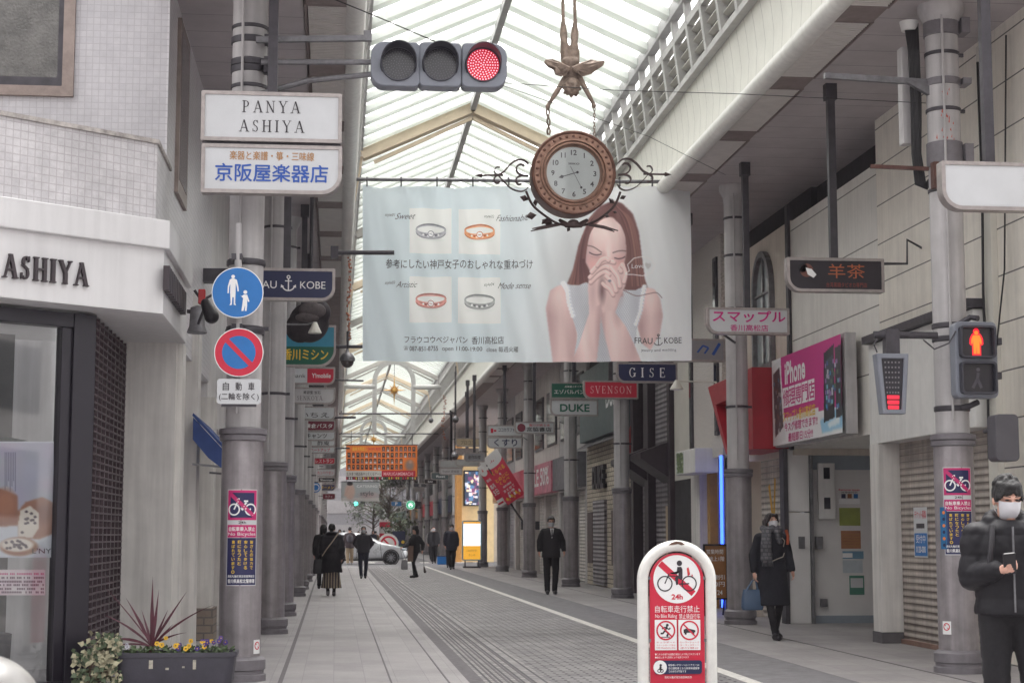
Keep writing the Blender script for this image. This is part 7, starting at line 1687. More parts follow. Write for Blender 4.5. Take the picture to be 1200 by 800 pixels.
flag([(562, 541), (582, 525), (615, 578), (595, 592)], 'wide red drugstore flag with yellow kana, right one of the tilted pair', [('くらべる', .18, .30, .86, .38, m_yel), ('&', .46, .40, .56, .44, m_inkw), ('とめじに', .14, .46, .84, .53, m_yel), ('くらべ', .24, .55, .78, .61, m_yel), ('無料相談', .28, .65, .74, .69, m_inkw), ('まとめて', .2, .72, .8, .77, m_inkw), ('お得', .3, .79, .7, .84, m_inkw)], False)
flag([(559, 548), (565, 543.5), (596, 588), (586, 594)], 'narrow red drugstore flag with white bottom, left one of the tilted pair', [('健康生活応援', .2, .34, .8, .4, m_inkw), ('毎月', .2, .48, .8, .58, m_inkw), ('5日', .2, .62, .8, .74, m_inkw)], True)
# ------------------------------------------------------------------ people
m_skin = M('skin', lin(206, 160, 142), .55, 0, .06, 20); m_hair = M('hair_black', lin(17, 14, 16), .65, 0, .25, 40, bump=.6, bscale=90); m_mask = M('mask_white', lin(198, 197, 202), .7, 0, .02)
m_eye = M('eye_dark', lin(34, 28, 30), .3, 0, 0)
def rotx(a): return Matrix.Rotation(a, 3, 'X')
def rotz(a): return Matrix.Rotation(a, 3, 'Z')
def person(label, x, y, h=1.7, face=0.0, pose=None, o=None, lod=.018, look=(0, 0), base_z=0.0, group=None):
    o = o or {}; s = h / 1.70
    root = thing('person', label, 'person', (x, y, base_z), group, R(face))
    J = dict(pel=(0, 0, .96), chest=(0, 0, 1.27), neck=(0, .012, 1.44), head=(0, -.012, 1.585))
    for k, q in (('a', -1), ('b', 1)):
        J['sh_' + k] = (q * .17, .005, 1.395); J['el_' + k] = (q * .225, .03, 1.13); J['wr_' + k] = (q * .235, -.03, .89)
        J['hip_' + k] = (q * .088, 0, .93); J['kn_' + k] = (q * .095, -.015, .50); J['an_' + k] = (q * .098, .02, .085); J['to_' + k] = (q * .115, -.15, .035)
    pose = pose or {}
    for k, v in pose.items():
        if k[:2] in ('hd', 'hn', 'cu'): continue
        J[k] = v
        if k.startswith('an_') and 'to_' + k[3] not in pose: J['to_' + k[3]] = (v[0] * 1.12, v[1] - .165, max(.03, v[2] - .05))
    V = {k: Vector(v) * s for k, v in J.items()}
    Rh = rotz(R(look[0])) @ rotx(R(look[1])); hc = V['head']
    hp = lambda x_, y_, z_: hc + Rh @ (Vector((x_, y_, z_)) * s)
    def put(b, name, m, vox=None, sm=5, disp=None, smooth=60):
        if vox: ob = remesh(b, name, m, None, vox * s, sm, disp)
        else: ob = b.build(name, m, None, smooth)
        ob.parent = root; return ob
    # --- body: one continuous surface
    b = MB()
    b.ell(hp(0, .018, .02), tuple(a * s for a in (.074, .092, .098)), 18, 12, Rh); b.ell(hp(0, -.03, -.045), tuple(a * s for a in (.056, .062, .078)), 16, 10, Rh)
    b.cap(hp(0, -.088, .012), .009 * s, hp(0, -.098, -.028), .013 * s, 10); b.ell(hp(0, -.075, -.098), (.024 * s, .02 * s, .02 * s), 10, 8)
    for q in (-1, 1): b.ell(hp(q * .076, .012, -.012), tuple(a * s for a in (.012, .022, .034)), 10, 8, Rh); b.cap(hp(q * .012, -.083, .026), .011 * s, hp(q * .046, -.07, .028), .009 * s, 8)
    b.cap(V['neck'] - Vector((0, -.01, .04)) * s, .058 * s, hp(0, .015, -.07), .05 * s)
    b.cap(V['chest'] + Vector((0, 0, .08)) * s, .12 * s, V['pel'], .13 * s); b.cap(V['sh_a'] - Vector((0, 0, .05)) * s, .045 * s, V['sh_b'] - Vector((0, 0, .05)) * s, .045 * s)
    for k in 'ab':
        q = -1 if k == 'a' else 1
        b.cap(V['chest'] + Vector((q * .06, 0, .06)) * s, .07 * s, V['sh_' + k] - Vector((0, 0, .04)) * s, .045 * s)
        b.cap(V['sh_' + k] - Vector((0, 0, .04)) * s, .046 * s, V['el_' + k], .038 * s); b.cap(V['el_' + k], .04 * s, V['wr_' + k], .027 * s)
        b.cap(V['hip_' + k], .085 * s, V['kn_' + k], .055 * s); b.cap(V['kn_' + k], .054 * s, V['an_' + k], .036 * s)
        d = pose.get('hd_' + k); d = Vector(d).normalized() if d else (V['wr_' + k] - V['el_' + k]).normalized()
        n = Vector(pose.get('hn_' + k, (q, 0, 0))).normalized(); n = (n - d * n.dot(d)).normalized(); t = d.cross(n) * (1 if q < 0 else -1)   # n: back of hand, t: towards thumb
        if t.y > 0 and 'hn_' + k not in pose: t = -t
        pm = V['wr_' + k] + d * .045 * s
        b.cap(V['wr_' + k], .024 * s, pm, .026 * s, 10); b.ell(pm + d * .01 * s, (.026 * s,) * 3, 10, 8); b.cap(pm + t * .022 * s, .014 * s, pm - t * .024 * s, .013 * s, 8)
        curl = pose.get('curl_' + k, .45)
        for i, (off, L) in enumerate(((.027, .07), (.009, .078), (-.009, .073), (-.026, .056))):
            p0 = pm + d * .032 * s + t * off * s; d1 = (d * math.cos(curl) - n * math.sin(curl)); d2 = (d * math.cos(curl * 2.4) - n * math.sin(curl * 2.4))
            p1 = p0 + d1 * L * .5 * s; p2 = p1 + d2 * L * .5 * s; b.cap(p0, .0088 * s, p1, .008 * s, 8, 3); b.cap(p1, .008 * s, p2, .0066 * s, 8, 3)
        p0 = pm - d * .02 * s + t * .024 * s; p1 = p0 + (d * .7 + t * .6 - n * .3).normalized() * .034 * s; p2 = p1 + (d * .9 - n * .4).normalized() * .03 * s
        b.cap(p0, .013 * s, p1, .0105 * s, 8, 3); b.cap(p1, .0105 * s, p2, .008 * s, 8, 3)
    put(b, 'body', o.get('skin', m_skin), lod * .55 if lod < .012 else lod * .8, 2 if lod < .012 else 3)
    # --- trousers or leggings
    tr = o.get('trousers')
    if tr:
        b = MB(); w = o.get('leg_w', 1.0)
        b.cap(V['pel'] + Vector((-.05, 0, -.02)) * s, .125 * s, V['pel'] + Vector((.05, 0, -.02)) * s, .125 * s)
        for k in 'ab':
            an = V['an_' + k]; kn = V['kn_' + k]
            b.cap(V['hip_' + k], .105 * s, kn, .072 * s * w); b.cap(kn, .072 * s * w, an + (kn - an).normalized() * .01 * s, .058 * s * w)
        put(b, 'trousers', tr, lod, 4, lambda co: np.array([.006 * noise.noise(Vector(p) * 9 + Vector((3, 1, 7))) + .004 * noise.noise(Vector((p[0] * 6, p[1] * 6, p[2] * 26))) for p in co]) * s)
    for k in 'ab':
        an, to = V['an_' + k], V['to_' + k]; b = MB(); hl = an + (an - to).normalized() * .03 * s; hl.z = min(an.z - .04 * s, hl.z); z0 = to.z
        b.cap(Vector((hl.x, hl.y, hl.z + .0)), .042 * s, to + Vector((0, .02, .012)) * s, .038 * s); b.cap(an, .045 * s, Vector((hl.x, hl.y, hl.z)) + (to - hl) * .35 + Vector((0, 0, .012)) * s, .042 * s); b.cap(hl - Vector((0, 0, .022)) * s, .026 * s, to - Vector((0, -.01, .014)) * s, .026 * s)
        sh = put(b, 'shoe', o.get('shoe', m_black), max(lod * .8, .009), 2)
    # --- coat / jacket
    ct = o.get('coat'); hem = o.get('hem', .8)
    if ct:
        b = MB(); th = o.get('thick', .02); fl = o.get('flare', 0.0); belt = o.get('belt')
        prof = [(1.455, .07, .07), (1.43, .12, .085), (1.385, .168, .105), (1.27, .186, .126), (1.12, .178, .122), (1.0, .182, .128), (.9, .192, .135)]
        if belt: prof = [(1.455, .07, .07), (1.43, .12, .085), (1.385, .185, .11), (1.27, .188, .128), (1.12, .165, .115), (1.06, .158, .11), (.96, .185, .13), (.88, .195, .138)]
        prof = [p_ for p_ in prof if p_[0] > hem] + ([(hem, .195 + fl * (.9 - hem), .14 + fl * (.9 - hem))] if hem < .96 else [(hem, .185, .13)])
        vs, fs, nn = [], [], 24
        for z_, rx, ry in prof:
            lean = V['chest'].xy - V['pel'].xy; tt = (z_ * s - V['pel'].z) / max(V['chest'].z - V['pel'].z, .01); tt = max(-.3, min(1.3, tt)); cc_ = V['pel'].xy + lean * tt
            for j in range(nn): a = 2 * math.pi * j / nn; vs.append((cc_.x + (rx + th * .7) * s * math.cos(a), cc_.y + (ry + th) * s * math.sin(a), z_ * s))
        for i in range(len(prof) - 1):
            for j in range(nn): fs.append((i * nn + j, (i + 1) * nn + j, (i + 1) * nn + (j + 1) % nn, i * nn + (j + 1) % nn))
        fs += [tuple(range(nn)), tuple(range(len(prof) * nn - 1, (len(prof) - 1) * nn - 1, -1))]
        b.add(vs, fs)
        for k in 'ab':
            wr = V['wr_' + k]; el = V['el_' + k]; q = -1 if k == 'a' else 1; b.cap(V['chest'] + Vector((q * .06, 0, .085)) * s, (.092 + th * .5) * s, V['sh_' + k] - Vector((0, 0, .03)) * s, (.062 + th * .5) * s); b.cap(V['sh_' + k] - Vector((0, 0, .034)) * s, (.056 + th) * s, el, (.052 + th) * s); b.cap(el, (.052 + th) * s, wr + (el - wr).normalized() * .03 * s, (.038 + th * .7) * s)
        if o.get('collar'): b.cap(V['neck'] + Vector((-.03, -.03, .0)) * s, .05 * s, V['neck'] + Vector((.03, -.03, .0)) * s, .05 * s)
        if o.get('hood'):
            for a in np.linspace(-.2, math.pi + .2, 9): b.ell(V['neck'] + Vector((.1 * math.cos(a), .0 + .095 * math.sin(a), .02 + .02 * math.sin(a))) * s, .05 * s, 10, 8)
        qp = o.get('quilt'); fold = o.get('fold', .008)
        def disp(co):
            out = np.zeros(len(co))
            for i, p_ in enumerate(co):
                v = Vector(p_); out[i] = fold * noise.noise(v * 7) + fold * .7 * noise.noise(Vector((p_[0] * 9, p_[1] * 9, p_[2] * 3)) + Vector((9, 2, 4)))
                if qp: out[i] += .010 * (abs(math.sin(math.pi * p_[2] / qp + .25 * noise.noise(v * 5))) ** .6 - .5) + .004 * noise.noise(v * 28)
            return out * s
        put(b, 'coat' if hem < .75 else 'jacket', ct, lod, 5, disp)
        if belt: b = MB(); b.lathe([(1, -.02), (1.03, -.018), (1.03, .018), (1, .02)], (0, 0, 0), 32, caps=False); b.v = [((.158 + th) * s * v[0] * 1.02, (.11 + th) * s * v[1] * 1.05, 1.06 * s + v[2] * s) for v in b.v]; put(b, 'belt', ct)
    if o.get('skirt'):
        b = MB(); z0, z1 = o.get('skirt_z', (.95, .2)); nn = 48; vs = []; fs = []
        for i in range(9):
            t = i / 8
            for j in range(nn): a = 2 * math.pi * j / nn; r_ = (.15 + .08 * t) * (1 + .07 * t * math.sin(a * 12)); vs.append((r_ * s * math.cos(a), r_ * .8 * s * math.sin(a), (z0 + (z1 - z0) * t) * s))
        for i in range(8):
            for j in range(nn): fs.append((i * nn + j, (i + 1) * nn + j, (i + 1) * nn + (j + 1) % nn, i * nn + (j + 1) % nn))
        b.add(vs, fs); put(b, 'skirt', o['skirt'])
    # --- hair
    hs_ = o.get('hair', 'short'); hm = o.get('hair_m', m_hair); b = MB()
    b.ell(hp(0, .032, .034), tuple(a * s for a in (.084, .094, .094)), 18, 12, Rh); b.ell(hp(0, .006, .085), tuple(a * s for a in (.07, .084, .036)), 16, 10, Rh)
    for q in (-1, 1): b.ell(hp(q * .068, .02, .02), tuple(a * s for a in (.02, .05, .05)), 12, 8, Rh)
    if hs_ == 'fringe':
        rg2 = random.Random(5)
        for i in range(44):
            a = -1.4 + 2.8 * i / 43; x0 = .085 * math.sin(a); y0 = -.085 * math.cos(a) + .015; L = .032 + .06 * abs(math.sin(a)) ** 1.6 + rg2.random() * .026
            b.cap(hp(x0 * .75, y0 * .7, .09), .017 * s, hp(x0 + rg2.uniform(-.012, .012), y0 - .008, .095 - L), .0045 * s, 8, 3)
        for i in range(60): a, e = rg2.random() * 6.28, rg2.random() * 1.3; b.ell(hp(.08 * math.cos(a) * math.sin(e), .03 + .09 * math.sin(a) * math.sin(e), .04 + .095 * math.cos(e)), .016 * s, 8, 6)
    if hs_ in ('bob', 'long'):
        L = .12 if hs_ == 'bob' else .22
        for q in (-1, 1): b.cap(hp(q * .075, .01, .03), .026 * s, hp(q * .082, .012, -L), .022 * s); b.cap(hp(q * .045, -.07, .088), .022 * s, hp(q * .078, -.035, .0), .018 * s)
        b.cap(hp(-.05, .07, 0), .05 * s, hp(-.045, .07, -L), .04 * s); b.cap(hp(.05, .07, 0), .05 * s, hp(.045, .07, -L), .04 * s)
    if hs_ == 'bun': b.ell(hp(0, .11, .0), .045 * s); b.cap(hp(0, .08, 0), .06 * s, hp(0, .085, -.06), .04 * s)
    if hs_ == 'short': b.cap(hp(-.045, -.06, .088), .02 * s, hp(.045, -.06, .09), .02 * s)
    if hs_ != 'none': put(b, 'hair', hm, max(lod * .6, .006), 3, (lambda co: np.array([.004 * noise.noise(Vector((p_[0] * 60, p_[1] * 60, p_[2] * 14))) for p_ in co]) * s) if lod < .013 else None)
    if o.get('hat'):
        b = MB(); pr_ = [(.112, -.005), (.1, .03), (.098, .08), (.085, .12), (.05, .14), (.001, .145)]; b.lathe([(r_ * s, z_ * s) for r_, z_ in pr_], (0, 0, 0), 20); b.v = [tuple(hp(0, .012, .03) + Rh @ Vector(v)) for v in b.v]; put(b, 'hat', o['hat'])
    # --- mask, eyes
    if o.get('mask', True):
        b = MB(); nx, ny = 14, 8; vs = []
        for j in range(ny + 1):
            for i in range(nx + 1):
                u = -1 + 2 * i / nx; v = j / ny; a = u * 1.2; z_ = .0 - .112 * v + (.012 * (1 - abs(u)) if v < .1 else 0)
                rr = .069 - .016 * max(0, (v - .4)); bul = .033 * (1 - u * u) * math.sin(math.pi * min(1, .25 + v * .75)); yy = -(rr + .010) * math.cos(a) - .012 - bul * 1.1 + .016 * (v > .8) * (v - .8) * 5
                vs.append(tuple(hp((rr + .004) * math.sin(a) * (1 - .14 * v), yy, z_)))
        fs = [(j * (nx + 1) + i, (j + 1) * (nx + 1) + i, (j + 1) * (nx + 1) + i + 1, j * (nx + 1) + i + 1) for j in range(ny) for i in range(nx)]
        b.add(vs, fs)
        for q in (-1, 1):
            for z_ in (-.012, -.085): b.tube([hp(q * .067, -.032, z_), hp(q * .078, -.005, z_ * .6 - .01), hp(q * .08, .022, -.02)], .0018 * s, 5)
        put(b, 'mask', m_mask, None, smooth=180)
    if lod < .02 and not o.get('back'):
        for q in (-1, 1):
            b = MB(); b.ell(hp(q * .031, -.079, .012), tuple(a * s for a in (.0135, .007, .0055)), 10, 6, Rh); put(b, 'eye', m_eye)
            b = MB(); b.cap(hp(q * .016, -.087, .034), .0035 * s, hp(q * .048, -.078, .036), .003 * s, 8, 3); put(b, 'eyebrow', hm)
    if o.get('glasses'):
        b = MB()
        for q in (-1, 1): b.tube([hp(q * .033 + .022 * math.cos(t), -.098 + .012 * abs(math.cos(t)) * (1 if q * math.cos(t) > 0 else .2), .012 + .015 * math.sin(t)) for t in np.linspace(0, 6.28, 15)], .0022 * s, 5); b.tube([hp(q * .055, -.09, .014), hp(q * .08, .01, .012)], .002 * s, 5)
        b.tube([hp(-.012, -.1, .014), hp(.012, -.1, .014)], .002 * s, 5); put(b, 'glasses', m_black)
    root['_V'] = 0; del root['_V']
    W_ = Matrix.Translation((x, y, base_z)) @ Matrix.Rotation(R(face), 4, 'Z')
    return root, (lambda p: W_ @ (Vector(p) * s)), put
fb = lambda n, c, r=.85, **k: M(n, c, r, 0, k.pop('var', .12), k.pop('scale', 30), bump=.3, bscale=220, **k)
m_blackcoat = fb('cloth_black', lin(24, 22, 27)); m_puff = M('puffer_black', lin(22, 20, 26), .6, 0, .1, 20, spec=.3); m_trs = fb('cloth_trousers', lin(22, 20, 25)); m_navyc = fb('cloth_navy', lin(36, 38, 54)); m_suit = fb('cloth_suit', lin(24, 21, 26))

# --- man with phone, nearest
c = P(1184, 700, 10.0)
pm_pose = dict(el_a=(-.225, -.01, 1.12), wr_a=(-.095, -.205, 1.165), hd_a=(.75, -.55, .12), hn_a=(-.3, -.6, -.74), curl_a=.75,
               el_b=(.27, .05, 1.12), wr_b=(.24, -.06, .9), sh_a=(-.19, .01, 1.40), sh_b=(.19, .01, 1.40), an_a=(-.1, .02, .085), an_b=(.13, .06, .085), kn_b=(.12, -.02, .5))
man, mw, mput = person('man in black puffer jacket and white mask looking down at his phone', c.x, 10.0, 1.71, -14, pm_pose,
    dict(trousers=m_trs, coat=m_puff, hem=.90, thick=.026, quilt=.125, hood=True, hair='fringe', shoe=m_black, leg_w=1.1, fold=.009), .010, (12, 16))
b = MB(); b.tube([Vector((0.0, -.19, z)) * 1.005 for z in (1.42, 1.3, 1.15, 1.0, .92)], .006, 6); mput(b, 'zip', m_steel)
b = MB()
for q in (-1, 1): b.tube([Vector((q * .11, -.135, 1.43)), Vector((q * .125, -.186, 1.32)), Vector((q * .14, -.185, 1.2)), Vector((q * .17, -.12, 1.1))], .018, 8)
mput(b, 'backpack_strap', m_black)
ph = thing('smartphone', 'dark smartphone held up in the hand of the man in the puffer jacket', 'phone', tuple(mw((-.03, -.27, 1.2))))
pc = mw((-.035, -.268, 1.205)); b = MB(); U_ = Vector((.95, -.28, .1)).normalized(); V_ = Vector((.1, -.62, .78)).normalized(); V_ = (V_ - U_ * V_.dot(U_)).normalized()
fp = flat(pc, U_, V_); b.prism(rrect(-.036, -.075, .036, .075, (.01,) * 4), fp, -.005, .005); b.build('case', m_black, ph, 30)
b = MB(); b.prism(rrect(-.032, -.07, .032, .07, (.008,) * 4), fp, -.0062, -.0052); b.build('screen', m_dkglass, ph, None)

# --- woman with scarf
c = G(906, 749)
m_scarf = brick('scarf_check', 'xz', .06, .05, lin(112, 110, 114), lin(94, 93, 98), lin(76, 76, 82), .008, .3, .95, .3)
wo, ww, wput = person('woman in long belted navy coat with grey scarf carrying a blue bag', c.x, c.y, 1.66, 4,
    dict(an_a=(-.02, -.16, .085), kn_a=(-.07, -.1, .48), an_b=(.07, .1, .14), kn_b=(.085, -.06, .5), to_b=(.09, -.05, .03), wr_a=(-.26, -.03, .9), el_a=(-.24, .04, 1.13), wr_b=(.27, -.05, .92), el_b=(.24, .04, 1.14)),
    dict(trousers=fb('cloth_leggings', lin(28, 25, 30)), coat=fb('coat_navy', lin(26, 26, 36)), hem=.46, belt=True, hair='bob', shoe=m_black, leg_w=.82, flare=.09, thick=.022, collar=True, hair_m=M('hair_dark_brown', lin(38, 28, 30), .45, 0, .25, 40, bump=.6, bscale=90)), .014, (8, -4))
b = MB()
for k in range(11): a = 2 * math.pi * k / 11; b.ell(Vector((.105 * math.cos(a), .0 + .10 * math.sin(a), 1.45 + .012 * math.sin(3 * a))) , (.05, .05, .052), 12, 8)
b.cap((-.1, -.11, 1.42), .06, (-.13, -.17, 1.22), .075); b.cap((-.13, -.17, 1.22), .07, (-.13, -.165, 1.06), .08); b.cap((.03, -.15, 1.4), .04, (.06, -.165, 1.28), .035)
wput(b, 'scarf', m_scarf, .012, 3, lambda co: np.array([.01 * noise.noise(Vector(p_) * 14) for p_ in co]))
b = MB()
for k in range(14): b.cap((-.2 + k * .011, -.2, 1.03), .006, (-.2 + k * .0115, -.205, .965), .003, 6, 2)
wput(b, 'fringe', m_scarf)
b = MB(); b.tube([(.17, -.1, 1.44), (.19, -.12, 1.36), (.19, -.1, 1.25)], .02, 6); wput(b, 'shoulder_strap', M('strap_orange', lin(170, 80, 50), .6))
b = MB(); b.tube([(.12, -.165, 1.14), (.1, -.17, 1.09), (.02, -.16, 1.06), (-.05, -.165, 1.03), (-.1, -.165, .98)], .007, 6); b.tube([(.08, -.19, 1.34), (.12, -.19, 1.3), (.1, -.19, 1.22)], .006, 6); wput(b, 'cord', M('cord_pale', lin(150, 140, 130), .6))
def bag(name, label, cx, w, h, dpt, m, hand, cat='handbag'):
    t = thing(name, label, cat, tuple(cx)); cx = Vector(cx)
    b = MB(); vs = []
    prof = [(0, .9, .8), (.15, 1, 1), (.6, .95, .8), (1, .8, .25)]
    for v, a, e in prof:
        for k in range(16): q = 2 * math.pi * k / 16; ca, sa = math.cos(q), math.sin(q); vs.append(cx + Vector((w / 2 * a * math.copysign(abs(ca) ** .6, ca), dpt / 2 * e * math.copysign(abs(sa) ** .6, sa), -h + v * h)))
    fs = [(i * 16 + k, i * 16 + (k + 1) % 16, (i + 1) * 16 + (k + 1) % 16, (i + 1) * 16 + k) for i in range(3) for k in range(16)] + [tuple(range(15, -1, -1)), tuple(range(48, 64))]
    b.add(vs, fs); b.build('bag', m, t, 60)
    b = MB()
    for dy in (-.02, .02): b.tube([cx + Vector((-w * .25, dy, -.01)), Vector(hand) + Vector((-.02, dy * .5, 0)), Vector(hand) + Vector((.02, dy * .5, 0)), cx + Vector((w * .25, dy, -.01))], .009, 6)
    b.build('handle', m, t); return t
hnd = ww((-.27, -.05, .80)); bag('handbag', 'slate blue leather tote hanging from the scarfed woman hand', hnd + Vector((-.03, 0, -.12)), .30, .27, .13, M('bag_blue', lin(70, 92, 120), .45, 0, .1), hnd)

# --- man in dark suit coat
c = G(646, 696)
person('man in black coat and white mask with glasses walking past the columns', c.x, c.y, 1.80, 0,
    dict(an_a=(-.09, -.03, .085), an_b=(.08, .04, .085), wr_a=(-.27, -.05, .93), el_a=(-.25, .04, 1.15), wr_b=(.28, -.02, .94), el_b=(.255, .05, 1.16)),
    dict(trousers=m_trs, coat=m_suit, hem=.80, hair='short', glasses=True, leg_w=1.05, flare=.05), .014, (0, 14))
s_ = 1.8 / 1.7; b = MB(); sp_ = Vector((c.x, c.y, 0))
o_ = [o for o in S.objects if o.name.startswith('person') and 'glasses walking' in str(o.get('label'))][0]
b.prism([(-.045, 1.44), (.045, 1.44), (.004, 1.22), (-.004, 1.22)], lambda u, v, d: sp_ + Vector((u, -.155 - d, v)) * s_, 0, .01); b.build('shirt', m_white, o_, None)
b = MB(); b.prism([(-.014, 1.42), (.014, 1.42), (.016, 1.25), (-.016, 1.25)], lambda u, v, d: sp_ + Vector((u, -.158 - d, v)) * s_, .01, .014); b.build('tie', m_dksteel, o_, None)
# --- woman seen from behind in long black padded coat
c = G(388, 698)
m_strp = lines('skirt_stripes', lin(150, 136, 116), lin(48, 38, 44), 0, .062, .034, .8, .1)
cw_, cww, cput = person('woman from behind in long black coat and striped pleated skirt', c.x, c.y, 1.62, 176,
    dict(an_a=(-.06, -.05, .085), an_b=(.07, .08, .09)), dict(coat=m_puff, hem=.56, thick=.045, hair='bun', hood=True, shoe=M('shoe_grey', lin(110, 106, 110), .6), skirt=m_strp, skirt_z=(.9, .19), flare=.1, quilt=.16, mask=False, back=True, trousers=m_trs, leg_w=.7), .014)
b = MB(); b.tube([(.16, .1, 1.42), (.05, .2, 1.25), (-.1, .215, 1.05), (-.2, .17, .9)], .012, 6); b.v = [(-v[0], v[1], v[2]) for v in b.v]; cput(b, 'strap', M('strap_beige', lin(176, 160, 142), .7))
bg_c = cww((.3, .03, .86)); bag('shoulder_bag', 'black shoulder bag at the side of the woman in the striped skirt', bg_c, .26, .32, .14, m_black, cww((.24, .1, 1.0)), 'bag')
c2 = G(383, 694); person('person in black half hidden ahead of the woman in the striped skirt', c2.x - .12, c2.y + 3, 1.64, 180, None, dict(coat=m_blackcoat, hem=.7, trousers=m_trs, hair='bob', mask=False, back=True), .022)
# --- old man, hands behind his back
c = G(425.5, 677.5)
person('elderly man in dark zipped jacket and navy trousers walking towards us', c.x, c.y, 1.64, 0, dict(wr_a=(-.15, .16, .95), el_a=(-.27, .1, 1.13), wr_b=(.15, .16, .95), el_b=(.27, .1, 1.13), an_a=(-.06, -.1, .085), an_b=(.07, .08, .09)),
    dict(coat=M('jacket_charcoal', lin(44, 42, 50), .7, 0, .1), hem=.84, trousers=m_navyc, hair='short', hair_m=M('hair_grey', lin(96, 92, 92), .6, 0, .2, 30), collar=True, thick=.03), .02)
# --- man with a backpack
c = G(409.5, 661.5); bpm, bpw, bput = person('walker in brown jacket and beige trousers with a grey backpack', c.x, c.y, 1.72, 180, dict(an_a=(-.1, -.2, .12), kn_a=(-.1, -.12, .5), an_b=(.08, .16, .1)), dict(coat=M('jacket_umber', lin(70, 58, 62), .8, 0, .1), hem=.75, trousers=M('trousers_beige', lin(168, 148, 122), .8, 0, .1), hair='short', mask=False, back=True, shoe=M('shoe_pale', lin(180, 176, 172), .6), leg_w=1.2), .022)
b = MB(); b.ell((0, .2, 1.2), (.15, .1, .2)); b.ell((0, .27, 1.12), (.11, .05, .11)); bput(b, 'backpack', M('backpack_grey', lin(78, 74, 82), .7, 0, .1))
# --- shop worker with apron, bag and broom
c = G(486.5, 676.5)
ap, apw, aput = person('shop worker in black with bucket hat and brown apron walking left', c.x, c.y, 1.62, -62, dict(an_a=(.0, -.03, .085), an_b=(.0, .06, .1), kn_b=(.0, -.08, .5), wr_a=(-.26, -.34, 1.02), el_a=(-.24, -.1, 1.12), wr_b=(.28, .12, .92), el_b=(.24, .16, 1.14)), dict(coat=m_blackcoat, hem=.85, trousers=m_trs, hair='bob', hat=m_blackcoat, mask=False, leg_w=.85), .02)
b = MB(); b.prism([(-.12, 1.02), (.16, 1.02), (.18, .52), (-.14, .52)], lambda u, v, d: Vector((u, -.165 - d - .05 * (1.02 - v), v)), 0, .02); aput(b, 'apron', M('apron_brown', lin(128, 104, 92), .8, 0, .12))
hq = apw((-.26, -.4, .96)); bag('grey_bag', 'grey dustpan shaped bag held out by the shop worker', P(474, 656, c.y - .2), .22, .30, .14, M('bag_grey', lin(134, 132, 136), .6, 0, .1), hq, 'bag')
hb2 = apw((.28, .12, .86)); br = thing('broom', 'thin broom carried upside down by the shop worker in the bucket hat', 'broom', tuple(hb2)); b = MB(); b.tube([hb2 + Vector((.02, 0, .12)), hb2 + Vector((.05, 0, -.5))], .012, 6); b.build('stick', m_steel, br)
b = MB(); b.cap(hb2 + Vector((.05, 0, -.48)), .02, hb2 + Vector((.08, 0, -.62)), .045, 10); b.build('brush', M('broom_brown', lin(70, 58, 54), .8), br)
# --- three men on the right
c = G(529, 667); person('man in dark coat and mask stepping past the glowing standing sign', c.x, c.y, 1.78, 4, dict(an_a=(-.05, -.12, .085), an_b=(.08, .1, .1)), dict(coat=m_navyc, hem=.72, trousers=m_trs, hair='fringe', thick=.03), .024)
person('man with dark hair right behind the man passing the glowing sign', c.x + .22, c.y + 4, 1.82, 0, None, dict(coat=m_blackcoat, hem=.8, trousers=m_trs, hair='short'), .026)
c = G(508, 660); person('man in dark padded jacket second from the left of the distant trio', c.x, c.y, 1.78, 0, dict(an_a=(-.05, -.12, .085), an_b=(.08, .1, .1)), dict(coat=m_puff, hem=.78, trousers=m_trs, hair='short', quilt=.14, thick=.035), .026)
c = G(499, 655); person('man in pale grey jacket leading the distant trio on the left', c.x, c.y - 6, 1.74, 0, dict(an_a=(-.05, -.12, .085), an_b=(.08, .1, .1)), dict(coat=M('jacket_pale', lin(170, 170, 170), .8, 0, .1), hem=.82, trousers=m_trs, hair='short'), .026)
# --- people beyond the cross street
crowd = [(466, 640, 106, 'red backpack', lin(170, 40, 64)), (440, 636, 118, 'brown coat', lin(120, 92, 70)), (437, 637, 112, 'dark blue coat', lin(46, 48, 66)), (403, 635, 128, 'black coat', lin(34, 32, 36)), (398, 634, 112, 'grey hoodie', lin(104, 100, 106)), (446, 634, 132, 'cream jacket', lin(196, 180, 156)), (420, 634, 136, 'maroon coat', lin(92, 44, 52)), (429, 634, 142, 'olive parka', lin(84, 84, 66)), (412, 633, 150, 'slate coat', lin(70, 72, 84)), (452, 634, 146, 'charcoal suit', lin(48, 46, 52)), (395, 634, 140, 'tan coat', lin(150, 126, 100)), (424, 633, 158, 'white coat', lin(200, 198, 196))]
for i, (px_, py_, Y, nm, col) in enumerate(crowd):
    x_ = P(px_, py_, Y).x
    person(f'tiny distant walker in {nm} beyond the crossing car', x_, Y, 1.6 + .03 * (i % 5), 180 * (i % 2), dict(an_a=(-.05, -.12, .085), an_b=(.08, .1, .1)), dict(coat=M('walker_cloth_' + nm.replace(' ', '_'), col, .85, 0, .1), hem=.8, trousers=m_trs, hair='short' if i % 2 else 'bob', mask=False, back=True), .034, group='walkers beyond the cross street')

# ------------------------------------------------------------------ silver hatchback crossing
Yc = 81.0
xf = P(477, 650, Yc).x
car = thing('parked_car', 'silver hatchback car driving across the street behind the walkers', 'car', (xf - 2.0, Yc, 0))
car.name = 'hatchback_car'
m_sil = M('car_silver', lin(206, 208, 212), .28, .25, .05, 4, coat=.6); m_tyre = M('tyre', lin(30, 29, 32), .8, 0, .1); m_rim = M('rim_alloy', lin(150, 150, 156), .35, .7, .1)
